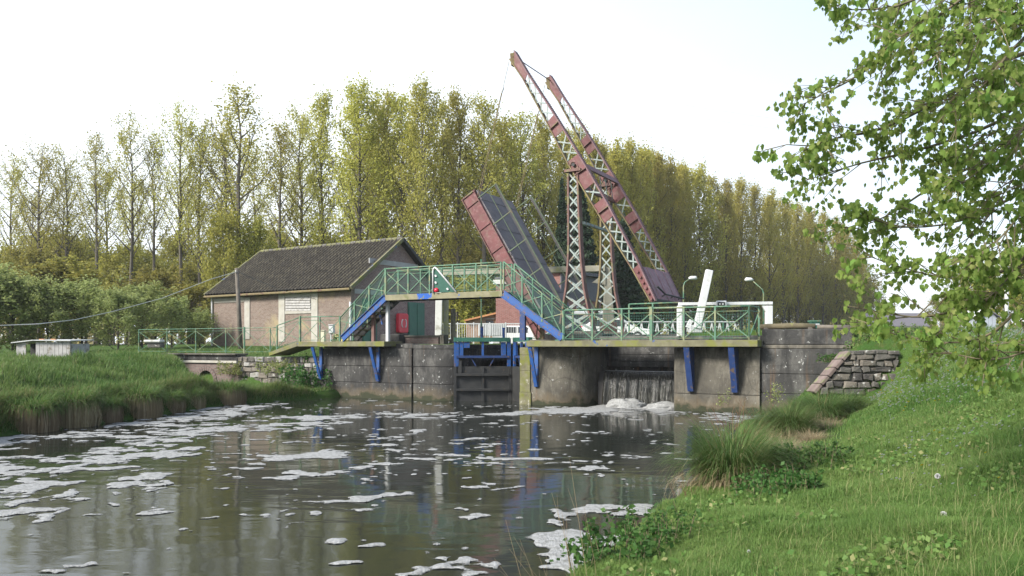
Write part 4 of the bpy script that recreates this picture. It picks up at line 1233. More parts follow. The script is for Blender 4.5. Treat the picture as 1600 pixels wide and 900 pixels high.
MB().tube([hp_(-ov, -0.45, HE - 0.12), hp_(HLEN + ov, -0.45, HE - 0.16)], 0.07, 6).build('gutter', MAT['moss_steel'], H)
g_, z_ = fgab(625, 505)
lr = root('life_ring_box', hp_(-0.15, g_, 0), 'red life ring box with white ring marks beside the green gable door', 'life ring box')
BXp = lambda e, gg, zz: hp_(-0.05 - e, g_ + gg, z_ + zz)
hw_, hh_, rc_ = 0.46, 0.60, 0.14
ol = []
for sx, sz_, a0 in ((1, 1, 0), (-1, 1, 90), (-1, -1, 180), (1, -1, 270)):
    for k in range(5):
        an = math.radians(a0 + 22.5 * k)
        ol.append((sx * (hw_ - rc_) + rc_ * math.cos(an), sz_ * (hh_ - rc_) + rc_ * math.sin(an)))
MB().prism([BXp(0, x, y) for x, y in ol], -HA * 0.26).build('case', MAT['redpl'], lr, bevel=0.04)
for s_ in (-1, 1):
    arc = [BXp(0.272, s_ * (0.09 + 0.13 * math.sin(math.radians(a_))), -0.02 + 0.25 * math.cos(math.radians(a_))) for a_ in range(10, 171, 20)]
    MB().tube(arc, 0.035, 6).build('ring_mark', MAT['white'], lr, smooth=True)

# low walls, post and cabinets between the house and the lock
r = root('low_brick_wall', P(668, 540, 33.5), 'low brick wall with a concrete end block on the lock wall below the footbridge', 'wall')
LB = brick_mat('low wall brick', (0.16, 0.10, 0.09), (0.22, 0.15, 0.13), (0.20, 0.18, 0.16), (U.x, U.y))
s_ = 2.0
MB().tbox(T(685, s_), T(633, s_), s_, s_ + 0.25, 2.05, 2.42).build('brick_course', LB, r)
MB().tbox(T(686.5, s_), T(632, s_), s_ - 0.04, s_ + 0.29, 2.425, 2.50).build('wall_cap', MAT['pier'], r, bevel=0.015)
MB().tbox(T(631, s_), T(601, s_), s_ - 0.3, s_ + 0.35, 2.05, 2.56).build('end_block', MAT['lockwall'], r, bevel=0.03)
MB().tbox(T(694, s_), T(687.5, s_), s_ - 0.03, s_ + 0.3, 2.05, 2.52).build('end_post', MAT['pier'], r, bevel=0.015)
def cab(px0, px1, py0, py1, Y, m, label, cat='cabinet'):
    a, b = P(px0, py1, Y), P(px1, py0, Y)
    r = root('meter_cabinet', (a + b) / 2, label, cat)
    MB().box((a + b) / 2 + V(0, 0.15, 0), b.x - a.x, 0.3, b.z - a.z).build('cabinet_case', MAT[m], r, bevel=0.015)
    MB().box((a + b) / 2 + V(0, -0.012, -0.01), (b.x - a.x) * 0.86, 0.02, (b.z - a.z) * 0.86).build('cabinet_door', MAT[m], r, bevel=0.006)
    MB().box((a + b) / 2 + V(0, 0.12, (b.z - a.z) / 2 + 0.02), (b.x - a.x) * 1.08, 0.34, 0.03).build('cabinet_lid', MAT[m], r, bevel=0.008)
cab(499.5, 507, 517, 542, 36, 'cabinet', 'tall narrow cream cabinet by the left walkway, leftmost of four')
cab(513.5, 521, 508, 521, 35.5, 'white', 'small white box on a post above the cream cabinets by the left walkway')
cab(522.5, 529, 523.5, 542, 36.5, 'yellow', 'narrow yellow cabinet beside the foot of the stair')
cab(533, 545, 523.5, 542, 37, 'yellow', 'wider yellow cabinet partly behind the blue stair stringer')
r = root('box_post', P(517, 540, 35.6), 'thin post carrying the small white box by the left walkway', 'post')
MB().bar(P(517, 545, 35.7), P(517, 520, 35.7), 0.08, 0.06).build('post', MAT['steel'], r)
MB().bar(P(515, 521.5, 35.7), P(520, 521.5, 35.7), 0.06, 0.05).build('post_plate', MAT['steel'], r)

# ------------------------------------------------------------------ concrete portal, far buildings, fence, vehicles
r = root('concrete_portal', P(815, 530, 38), 'wide lichened concrete portal frame spanning behind the raised bridge leaf', 'portal')
pa, pb = P(687, 426.5, 38.5), P(946, 419.5, 36.5)
MB().bar(pa - V(0.2, 0, 0), pb + V(0.0, 0, 0), 0.30, 0.27).build('beam', MAT['portal'], r, bevel=0.02)
MB().bar(V(pa.x - 0.06, pa.y, 2.2), pa - Z * 0.14, 0.32, 0.42, V(0, 1, 0)).build('column', MAT['white_d'], r, bevel=0.02)
MB().bar(V(pa.x + 0.28, pa.y + 0.3, 2.2), pa + V(0.28, 0.3, -0.14), 0.25, 0.3, V(0, 1, 0)).build('column', MAT['portal'], r, bevel=0.02)
MB().bar(V(pa.x + 0.62, pa.y + 0.5, 2.2), V(pa.x + 0.62, pa.y + 0.5, 3.9), 0.22, 0.3, V(0, 1, 0)).build('stub_column', MAT['pier'], r, bevel=0.02)
zt = pb.z + 0.1
MB().prism([V(pb.x - 0.10, pb.y, 3.15), V(pb.x + 0.42, pb.y, 3.15), V(pb.x + 0.22, pb.y, zt - 0.1), V(pb.x + 0.02, pb.y, zt)], V(0, 0.4, 0)).build('column', MAT['portal'], r, bevel=0.02)
MB().prism([V(pb.x - 0.62, pb.y - 0.05, zt - 0.75), V(pb.x + 0.0, pb.y - 0.05, zt - 0.28), V(pb.x + 0.0, pb.y - 0.05, zt - 0.85)], V(0, 0.05, 0)).build('corbel', MAT['portal'], r)
MB().box(V(pb.x + 0.16, pb.y + 0.2, 2.75), 0.75, 0.7, 0.8).build('plinth', MAT['rust'], r, bevel=0.03)

RB = brick_mat('red house brick', (0.22, 0.075, 0.062), (0.29, 0.115, 0.095), (0.27, 0.19, 0.17), (0.9, 0.43))
BC = P(876, 541, 58.0); BC.z = 0
BL, BR_ = V(-0.93, 0.37, 0), V(0.62, 0.785, 0)
r = root('red_brick_house', BC, 'red brick house with a slate clad upper storey and white windows behind the towers', 'house')
bp = lambda l, g, z: BC + BL * l + BR_ * g + Z * z
zc_ = E + (HZ - 426) / F * 58
MB().prism([bp(0, 0, 1.8), bp(4.75, 0, 1.8), bp(4.75, 0, zc_ - 0.35), bp(0, 0, zc_)], BR_ * 5.5).build('wall', RB, r)
MB().prism([bp(0.02, -0.02, zc_ - 1.9), bp(-0.06, -0.02, zc_ - 1.9), bp(-0.06, -0.02, zc_ - 0.05), bp(0.02, -0.02, zc_ - 0.05)], BR_ * 5.5).build('slate_cladding', MAT['slate'], r)
rf = MB().prism([bp(-0.4, -0.3, zc_ + 0.01), bp(5.0, -0.3, zc_ - 0.33), bp(5.0, -0.3, zc_ - 0.21), bp(-0.4, -0.3, zc_ + 0.14)], BR_ * 6.0).build('roof', MAT['slate'], r)
for k in range(16):
    MB().obox(bp(-0.40, 0.0 + 0.36 * k, zc_ + 0.08), BL * 0.03, BR_ * 0.16, Z * 0.12).build('eave_tile', MAT['slate'], rf)
for g0, g1 in ((0.55, 1.4), (2.0, 2.9), (4.0, 5.0)):
    fr = MB().obox(bp(-0.06, (g0 + g1) / 2, 4.3), BL * 0.04, BR_ * ((g1 - g0) / 2), Z * 0.75).build('window', MAT['white'], r)
    MB().obox(bp(-0.11, (g0 + g1) / 2 + 0.08, 4.35), BL * 0.01, BR_ * ((g1 - g0) / 2 - 0.2), Z * 0.6).build('pane', MAT['glass'], fr)
for l_, z_ in ((2.6, 4.9), (1.9, 4.35)):
    MB().lathe(bp(l_, -0.12, z_), [(0.05, -0.1), (0.11, -0.03), (0.11, 0.05), (0.04, 0.12)], 8).build('wall_lamp', MAT['white'], r)
# taller wing to the left of it
WC = P(850, 541, 56.0); WC.z = 0
r = root('brick_wing', WC, 'flat red brick side wing with a grey roof edge behind the blue stair', 'house')
zw = E + (HZ - 443) / F * 56
MB().prism([V(WC.x, WC.y, 1.8), V(WC.x - 3.4, WC.y + 0.6, 1.8), V(WC.x - 3.4, WC.y + 0.6, zw), V(WC.x, WC.y, zw)], V(0.6, 3, 0)).build('wall', RB, r)
MB().prism([V(WC.x + 0.1, WC.y - 0.15, zw + 0.005), V(WC.x - 3.6, WC.y + 0.5, zw + 0.005), V(WC.x - 3.6, WC.y + 0.5, zw + 0.30), V(WC.x + 0.1, WC.y - 0.15, zw + 0.42)], V(0.6, 3, 0)).build('roof', MAT['white_d'], r)
r = root('brick_shed', P(752, 541, 57), 'low orange brick shed with a sloping roof edge beside the red wing', 'shed')
OB = brick_mat('orange shed brick', (0.42, 0.22, 0.12), (0.50, 0.29, 0.17), (0.45, 0.38, 0.30), (1, 0))
q = [P(728, 530, 57), P(778, 530, 57), P(778, 490, 57), P(728, 502, 57)]
MB().prism(q, V(0, 3, 0)).build('wall', OB, r)
MB().bar(P(726, 501, 56.9), P(779, 488.5, 56.9), 0.5, 0.12).build('roof_edge', MAT['orange'], r)
MB().box(P(765, 503, 56.95), 0.55, 0.06, 0.2).build('window', MAT['glass'], r)
MB().box(P(765, 498, 56.93), 0.7, 0.08, 0.08).build('lintel', MAT['palec'], r)

r = root('white_fence', P(740, 520, 46), 'pale metal bar fence on the far side of the lock behind the gate', 'fence')
fx0, fx1, fy = P(690, 520, 46).x, P(815, 520, 46).x, 46.0
for x in np.linspace(fx0, fx1, 6):
    MB().bar(V(x, fy, 2.2), V(x, fy, 3.45), 0.07, 0.07, V(0, 1, 0)).build('fence_post', MAT['steel'], r)
MB().bar(V(fx0, fy, 3.36), V(fx1, fy, 3.36), 0.06, 0.06).build('top_rail', MAT['steel'], r)
MB().bar(V(fx0, fy, 2.5), V(fx1, fy, 2.5), 0.05, 0.05).build('bottom_rail', MAT['steel'], r)
for x in np.arange(fx0 + 0.1, fx1, 0.135):
    MB().bar(V(x, fy, 2.52), V(x, fy, 3.34), 0.025, 0.025, V(0, 1, 0)).build('fence_bar', MAT['steel'], r)
r = root('white_container', P(767, 520, 49), 'white ribbed container standing behind the pale bar fence', 'container')
ca_, cb_ = P(747, 525, 49), P(789, 505, 49)
MB().box((ca_ + cb_) / 2 + V(0, 0.6, 0), cb_.x - ca_.x, 1.2, cb_.z - ca_.z).build('body', MAT['white'], r, bevel=0.02)
for k in range(12):
    x = ca_.x + (cb_.x - ca_.x) * (k + 0.5) / 12
    MB().box(V(x, 48.97, (ca_.z + cb_.z) / 2), 0.05, 0.06, (cb_.z - ca_.z) * 0.94).build('rib', MAT['white'], r)

def vehicle(name, c, fwd, ln2, wid, prof, wins, label, cat, m='white'):
    "side profile (x along, z up) extruded over the width, with glazing, wheels and lights"
    fwd = Vector(fwd).normalized(); sd_ = V(fwd.y, -fwd.x, 0)
    r = root(name, c, label, cat)
    c = Vector(c)
    at = lambda x, y, z: c + fwd * x + sd_ * y + Z * z
    body = MB().prism([at(x, -wid / 2, z) for x, z in prof], sd_ * wid).build('body', MAT[m], r, bevel=0.05)
    for pts in wins:
        for s_ in (-1, 1):
            MB().prism([at(x, s_ * (wid / 2 - 0.01), z) for x, z in pts], sd_ * 0.02 * s_).build('window', MAT['glass'], r)
    for x in (-ln2 * 0.62, ln2 * 0.62):
        for s_ in (-1, 1):
            wh = MB().tube([at(x, s_ * (wid / 2 - 0.17), 0.31), at(x, s_ * (wid / 2 + 0.01), 0.31)], 0.31, 14).build('wheel', MAT['rubber'], r)
            MB().tube([at(x, s_ * (wid / 2), 0.31), at(x, s_ * (wid / 2 + 0.025), 0.31)], 0.19, 10).build('rim', MAT['steel'], wh)
    for s_ in (-1, 1):
        MB().obox(at(ln2 + 0.0, s_ * wid * 0.36, 0.68), fwd * 0.03, sd_ * 0.13, Z * 0.09).build('headlight', MAT['steel'], r)
        MB().obox(at(-ln2 - 0.0, s_ * wid * 0.40, 0.80), fwd * 0.03, sd_ * 0.08, Z * 0.14).build('tail_light', MAT['redlamp'], r)
    return r
vp = [(-2.2, 0.25), (2.2, 0.25), (2.2, 0.85), (1.55, 1.05), (0.75, 1.85), (-2.1, 1.9), (-2.2, 1.2)]
vehicle('white_van', V(3.3, 47.5, 2.25), (-0.9, -0.25, 0), 2.2, 1.8, vp, [[(0.1, 1.12), (1.2, 1.12), (0.68, 1.68), (0.1, 1.68)], [(-1.9, 1.12), (-0.05, 1.12), (-0.05, 1.68), (-1.9, 1.68)]], 'white van parked behind the near bridge tower', 'van')
cp = [(-2.0, 0.22), (2.0, 0.22), (2.02, 0.72), (1.0, 0.90), (0.35, 1.38), (-1.2, 1.40), (-1.85, 0.95), (-2.03, 0.85)]
vehicle('white_car', V(6.2, 47.0, 2.3), (0.95, -0.2, 0), 2.0, 1.65, cp, [[(-0.3, 0.92), (0.82, 0.92), (0.3, 1.30), (-0.3, 1.30)], [(-1.55, 0.94), (-0.38, 0.92), (-0.38, 1.30), (-1.15, 1.31)]], 'white car parked behind the far bridge tower', 'car')
vehicle('white_car', V(0.9, 52.0, 2.0), (0.95, -0.3, 0), 2.0, 1.65, cp, [[(-0.3, 0.92), (0.82, 0.92), (0.3, 1.30), (-0.3, 1.30)], [(-1.55, 0.94), (-0.38, 0.92), (-0.38, 1.30), (-1.15, 1.31)]], 'white car parked right of the ribbed container behind the fence', 'car')

# ------------------------------------------------------------------ things on the right quay
r = root('barrier_portal', P(1130, 520, 27), 'white goalpost frame with a small signal box on its crossbar, right of the bridge', 'barrier')
bz = P(1130, 475, 27).z
MB().bar(V(P(1060, 0, 27).x, 27, bz), V(P(1207, 0, 27).x, 27, bz + 0.03), 0.10, 0.10).build('crossbar', MAT['white'], r, bevel=0.01)
for px, ww in ((1201.5, 0.22), (1062, 0.16)):
    x = P(px, 0, 27).x
    MB().bar(V(x, 27.02, 2.2), V(x, 27.02, bz - 0.06), ww, 0.2, V(0, 1, 0)).build('post', MAT['white'], r, bevel=0.015)
x = P(1197, 0, 27).x
MB().prism([V(x, 26.95, bz - 0.06), V(x - 0.15, 26.95, bz - 0.06), V(x, 26.95, bz - 0.3)], V(0, 0.1, 0)).build('gusset', MAT['white'], r)
bx = MB().box(P(1127, 475, 26.88), 0.34, 0.14, 0.22).build('signal_box', MAT['white'], r, bevel=0.03)
MB().box(P(1127, 475, 26.80), 0.24, 0.03, 0.13).build('box_face', MAT['dark'], bx)
for px in (1124.7, 1129.3):
    MB().box(P(px, 475, 26.78), 0.05, 0.03, 0.05).build('box_lens', MAT['white'], bx)
r = root('raised_barrier', P(1090, 515, 27.8), 'thick white barrier arm raised steeply, standing in front of the goalpost frame', 'barrier')
MB().bar(P(1089, 513, 26.5), P(1108.5, 422, 26.5), 0.23, 0.2, V(0, 1, 0)).build('arm', MAT['white'], r, bevel=0.02)
MB().box(P(1086, 514, 26.6), 0.42, 0.3, 0.26).build('pedestal', MAT['steel'], r, bevel=0.03)
MB().bar(P(1074, 512, 26.55), P(1080, 500, 26.55), 0.12, 0.12).build('counter_arm', MAT['white'], r)
r = root('trestle_rack', P(1050, 515, 28), 'row of low white trestle legs carrying a grey rail along the quay', 'rack')
MB().tube([P(975, 503, 28), P(1150, 503, 28)], 0.018, 6).build('rail', MAT['steel'], r)
for x in np.arange(978, 1150, 12.2):
    for d in (-2.4, 2.4):
        MB().bar(P(x + d, 518, 28), P(x, 504, 28), 0.03, 0.03, V(0, 1, 0)).build('trestle_leg', MAT['white'], r)
r = root('green_hoop', P(1115, 515, 29), 'rounded green tube hoop guard behind the walkway railing', 'guard')
MB().tube([P(1102, 522, 29), P(1102, 505, 29), P(1104, 503, 29), P(1128, 503, 29), P(1130, 505, 29), P(1130, 522, 29)], 0.035, 6).build('hoop', MAT['green'], r, smooth=True)
MB().tube([P(1102, 512, 29), P(1130, 512, 29)], 0.025, 6).build('hoop_bar', MAT['green'], r)
gr = root('guard_railing', P(1022, 515, 30), 'short green guard railing under the counterweight', 'railing')
railing(gr, [P(983, 520, 29.5), P(1020, 519.5, 29), P(1062, 519, 28.5)], 1.06, braces=False)
for px, top, Y, head, lab in ((1068, 441, 46, (1082, 435), 'street lamp left of the raised white arm, lamp head to the right'), (1193, 452, 46, (1171, 437.5), 'street lamp beside the right goalpost, lamp head to the left')):
    r = root('street_lamp', P(px, 541, Y), lab, 'street lamp')
    sgn = 1 if head[0] > px else -1
    h_ = P(head[0], head[1], Y)
    pts = [V(P(px, 0, Y).x, Y, 2.0), P(px, top + 6, Y), P(px + sgn * 2, top, Y), h_ + V(-sgn * 0.15, 0, -0.02)]
    MB().tube(pts, [0.055, 0.04, 0.035, 0.03], 8).build('pole', MAT['green'], r, smooth=True)
    MB().tube([h_ + V(-sgn * 0.22, 0, 0), h_ + V(-sgn * 0.1, 0, 0.03), h_ + V(sgn * 0.18, 0, 0.03), h_ + V(sgn * 0.26, 0, -0.02)], [0.05, 0.11, 0.12, 0.05], 8).build('lamp_head', MAT['white'], r, smooth=True)
lg = root('log_rail', P(1230, 515, 24), 'mossy round log lying along the top of the quay wall', 'log')
MB().tube([L(T(1188, 1.0), 1.0, 2.66), L(T(1240, 1.0), 1.0, 2.68), L(T(1274, 1.0), 1.0, 2.66)], [0.085, 0.09, 0.085], 10).build('log', MAT['logw'], lg, smooth=True)
for x in (1196, 1265):
    MB().box(L(T(x, 1.0), 1.0, 2.60), 0.12, 0.2, 0.08).build('log_chock', MAT['wood'], lg)
lg = root('log_rail', P(1300, 517, 24), 'darker thin log on the quay wall, right of the green box', 'log')
MB().tube([L(T(1277, 1.0), 1.0, 2.64), L(T(1328, 1.0), 1.0, 2.62)], 0.065, 10).build('log', MAT['wood'], lg, smooth=True)
MB().box(L(T(1320, 1.0), 1.0, 2.59), 0.12, 0.2, 0.06).build('log_chock', MAT['wood'], lg)
r = root('green_box', P(1272, 515, 24.5), 'small green louvred box on a short post on the quay wall', 'box')
gb = P(1272.5, 507, 24.3)
MB().box(gb - Z * 0.02, 0.27, 0.22, 0.2).build('case', MAT['green_d'], r, bevel=0.01)
MB().box(gb + V(0, 0, 0.10), 0.33, 0.28, 0.045).build('lid', MAT['green'], r, bevel=0.01)
MB().box(gb + V(0, -0.12, 0.0), 0.22, 0.02, 0.05).build('label_plate', MAT['steel'], r)
MB().box(gb - Z * 0.2, 0.09, 0.09, 0.25).build('post', MAT['dark'], r)

r = root('hut', P(1540, 541, 45), 'small pale blue grey hut with a pitched roof on the right bank, behind the leaves', 'hut')
ha, hb = P(1521, 534, 45), P(1556, 495, 45)
mid_ = (ha.x + hb.x) / 2
MB().prism([V(ha.x, 45, 2.0), V(hb.x, 45, 2.0), V(hb.x, 45, hb.z), V(mid_, 45, hb.z + 0.40), V(ha.x, 45, hb.z)], V(0.3, 1.4, 0)).build('wall', MAT['hut'], r)
for x0, x1 in ((ha.x - 0.12, mid_), (hb.x + 0.12, mid_)):
    MB().bar(V(x0, 45.6, hb.z - 0.02), V(x1, 45.6, hb.z + 0.46), 1.7, 0.05, V(0, 0, 1)).build('roof', MAT['white'] if x0 < mid_ else MAT['slate'], r)
for k in range(6):
    x = ha.x + (hb.x - ha.x) * (k + 0.5) / 6
    MB().box(V(x, 44.985, 3.0), (hb.x - ha.x) / 6 - 0.02, 0.03, 1.9).build('board', MAT['hut'], r)
r = root('white_mast', P(1573, 541, 48), 'tall white pole rising behind the leaves beside the hut', 'pole')
MB().tube([V(P(1573, 0, 48).x, 48, 2.0), P(1573, 385, 48)], [0.13, 0.10], 10).build('pole', MAT['white'], r, smooth=True)
MB().tube([P(1573, 386, 48), P(1573, 384, 48)], 0.13, 10).build('pole_cap', MAT['white'], r)
r = root('grey_barn', P(1410, 541, 130), 'long low grey roof far beyond the right bank', 'barn')
MB().prism([P(1355, 545, 130), P(1450, 545, 130), P(1450, 512, 130), P(1355, 512, 130)], V(0, 10, 0)).build('wall', MAT['palec'], r)
MB().prism([P(1352, 512, 129.5), P(1453, 512, 129.5), P(1453, 492, 135), P(1352, 492, 135)], V(0, 0, 0.3)).build('roof', MAT['slate'], r)

# ------------------------------------------------------------------ left bank things
sh = root('board_hut', P(66, 552, 31), 'low silvered board shelter with a flat sheet roof on the left bank', 'shelter')
s0, s1 = P(20, 535, 31), P(110, 533, 31)
zb_ = 1.55
for k in range(9):                          # front boards right of the opening
    x = P(56, 0, 31).x + (s1.x - P(56, 0, 31).x) * (k + 0.5) / 9
    MB().box(V(x, 31 + 0.003 * (k % 2), (zb_ + s1.z - 0.04) / 2), (s1.x - P(56, 0, 31).x) / 9 - 0.012, 0.03, s1.z - zb_ - 0.04).build('board', MAT['greywood'], sh)
for k in range(3):
    x = s0.x + 0.12 + 0.15 * k
    MB().box(V(x, 31.15 - 0.05 * k, (zb_ + s1.z - 0.04) / 2), 0.13, 0.03, s1.z - zb_ - 0.05).build('board', MAT['greywood'], sh)
MB().box(V(P(40, 0, 31).x + 0.15, 31.9, 1.85), 1.0, 0.04, 0.6).build('back_panel', MAT['dark'], sh)
MB().box(V(s1.x - 0.02, 31.7, 1.86), 0.04, 1.4, 0.6).build('side_panel', MAT['greywood'], sh)
MB().prism([V(s0.x - 0.05, 30.95, s0.z - 0.03), V(P(55, 0, 31).x, 30.85, s0.z + 0.07), V(P(55, 0, 31).x, 32.6, s0.z + 0.10), V(s0.x - 0.05, 32.6, s0.z)], Z * 0.035).build('roof_sheet', MAT['steel'], sh)
MB().prism([V(P(55.5, 0, 31).x, 30.85, s0.z + 0.065), V(s1.x + 0.08, 30.85, s1.z), V(s1.x + 0.08, 32.6, s1.z + 0.04), V(P(55.5, 0, 31).x, 32.6, s0.z + 0.1)], Z * 0.035).build('roof_sheet', MAT['steel'], sh)
for px, lab in ((66, 'orange brick weighing down the shelter roof, left one'), (84, 'orange brick weighing down the shelter roof, right one')):
    o = MB().box(P(px, 531.3, 31.3) + V(0, 0, 0), 0.19, 0.12, 0.09).build('loose_brick', MAT['orange'], bevel=0.01, origin=P(px, 532, 31.3))
    tag(o, lab, 'brick')
r = root('stone_slab', P(243, 533, 36), 'pale flat slab on a low dark stone block by the path railing', 'slab')
MB().box(P(241, 533, 36), 0.75, 0.5, 0.12).build('slab', MAT['white_d'], r, bevel=0.04)
MB().box(P(244, 539, 36.1), 0.6, 0.5, 0.25).build('block', MAT['stone'], r, bevel=0.04)
r = root('telegraph_pole', P(373, 530, 40), 'dark leaning wooden pole in front of the brick house wall', 'pole')
pt = P(369.5, 419, 40)
MB().tube([P(376, 545, 40), P(373, 480, 40), pt], [0.12, 0.105, 0.085], 10).build('pole', MAT['wood'], r, smooth=True)
MB().tube([pt + V(0.02, -0.1, -0.2), pt + V(0.02, -0.16, -0.2), pt + V(0.02, -0.16, -0.12)], 0.03, 6).build('insulator', MAT['white_d'], r)
cab_pts = [P(-60, 508, 30), P(0, 508.5, 31), P(60, 506, 32), P(117, 499.5, 33.5), P(175, 487, 35), P(253, 466, 37), P(330, 436, 39), pt + V(0, -0.1, -0.2)]
tag(MB().tube(cab_pts, 0.018, 5).build('overhead_cable', MAT['wire_pale'], origin=pt), 'pale slack cable running from the wooden pole to the left edge', 'cable')
a, z = fa(497, 468)
hpnt = hp_(a, -0.15, z)
tag(MB().tube([pt + V(0, -0.05, -0.15), pt.lerp(hpnt, 0.5) - Z * 0.25, hpnt], 0.012, 5).build('overhead_cable', MAT['wire'], origin=pt), 'thin dark cable from the wooden pole to the house wall', 'cable')
for k, (y0, y1) in enumerate(((5, 205), (-20, 190), (10, 235), (-15, 250))):
    Y0, Y1 = 120 + 6 * k, 210 + 6 * k
    pts = []
    for u in np.linspace(0, 1, 14):
        px = 360 + u * 880
        py = y0 + (y1 - y0) * u + 26 * math.sin(math.pi * u)
        pts.append(P(px, py, Y0 + (Y1 - Y0) * u))
    tag(MB().tube(pts, 0.016, 4).build('power_line', MAT['wire_pale'], origin=pts[0]), 'faint thin power line crossing the pale sky', 'power line', 'power lines crossing the sky')
tag(MB().add([V(1.5, 33, 2.53), V(60, 30, 2.53), V(60, 35, 2.53), V(1.5, 38, 2.53)], [(0, 1, 2, 3)]).build('road', MAT['asphalt']), kind='structure')

# ------------------------------------------------------------------ vegetation
ORD = 'first second third fourth fifth sixth seventh eighth ninth tenth eleventh twelfth thirteenth fourteenth fifteenth'.split()
CNT = {}
def nth(key):
    CNT[key] = CNT.get(key, -1) + 1
    return ORD[CNT[key]]
def place(px):
    for lim, nm in ((115, 'above the board shelter'), (330, 'above the path railing'), (480, 'above the left roof half'), (640, 'above the right roof half'), (760, 'left of the lifting rods'), (880, 'between the lifting rods and the tower'), (1000, 'behind the balance beams'), (1075, 'above the counterweight'), (1130, 'behind the raised white arm'), (1210, 'above the goalpost crossbar')):
        if px < lim: return nm
    return 'near its far end'
LEAF_POP = leaf_mat('poplar leaves', (0.42, 0.385, 0.09), (0.335, 0.335, 0.085), 0.5, c3=(0.46, 0.40, 0.14), objvar=0.18)
LEAF_DENSE = leaf_mat('poplar leaves olive', (0.42, 0.365, 0.085), (0.345, 0.32, 0.08), 0.5, c3=(0.42, 0.36, 0.13), objvar=0.15)
LEAF_UND = leaf_mat('undergrowth leaves', (0.39, 0.35, 0.075), (0.22, 0.235, 0.058), 0.5, c3=(0.48, 0.41, 0.10), objvar=0.3)
LEAF_WILLOW = leaf_mat('willow leaves', (0.33, 0.36, 0.13), (0.25, 0.30, 0.11), 0.5, objvar=0.2)
LEAF_CON = leaf_mat('spruce needles', (0.022, 0.045, 0.022), (0.04, 0.065, 0.035), 0.2, objvar=0.1)
LEAF_MAPLE = leaf_mat('maple leaves', (0.30, 0.42, 0.10), (0.17, 0.29, 0.06), 0.62, c3=(0.40, 0.47, 0.15), objvar=0.18)
LEAF_GRASS = leaf_mat('grass blades', (0.085, 0.185, 0.038), (0.20, 0.285, 0.08), 0.42, c3=(0.30, 0.30, 0.13), objvar=0)
LEAF_BANK = leaf_mat('bank grass blades', (0.065, 0.145, 0.034), (0.18, 0.25, 0.075), 0.45, c3=(0.22, 0.22, 0.10), objvar=0)
LEAF_SEDGE = leaf_mat('sedge blades', (0.085, 0.165, 0.04), (0.15, 0.21, 0.07), 0.45, c3=(0.23, 0.20, 0.09), objvar=0.12)
LEAF_DRY = leaf_mat('dry sedge', (0.40, 0.32, 0.20), (0.25, 0.185, 0.115), 0.45, c3=(0.50, 0.42, 0.28), objvar=0.12)
LEAF_NETTLE = leaf_mat('nettle leaves', (0.045, 0.115, 0.026), (0.085, 0.17, 0.04), 0.45, objvar=0.15)

def cards(cent, size, rng, flat=0.0, droop=0.0):
    "leaf-shaped quads at the given centres"
    n = len(cent)
    a = rng.normal(size=(n, 3)); a[:, 2] *= (1 - flat)
    a[:, 2] -= droop
    a /= np.linalg.norm(a, axis=1)[:, None] + 1e-9
    b = rng.normal(size=(n, 3))
    b -= a * (a * b).sum(1)[:, None]
    b /= np.linalg.norm(b, axis=1)[:, None] + 1e-9
    s = (size * rng.uniform(0.6, 1.35, n))[:, None]
    v = np.stack([cent - a * s * 0.5, cent + b * s * 0.36, cent + a * s * 0.5, cent - b * s * 0.36], 1).reshape(-1, 3)
    f = np.arange(4 * n).reshape(n, 4)
    return v, f

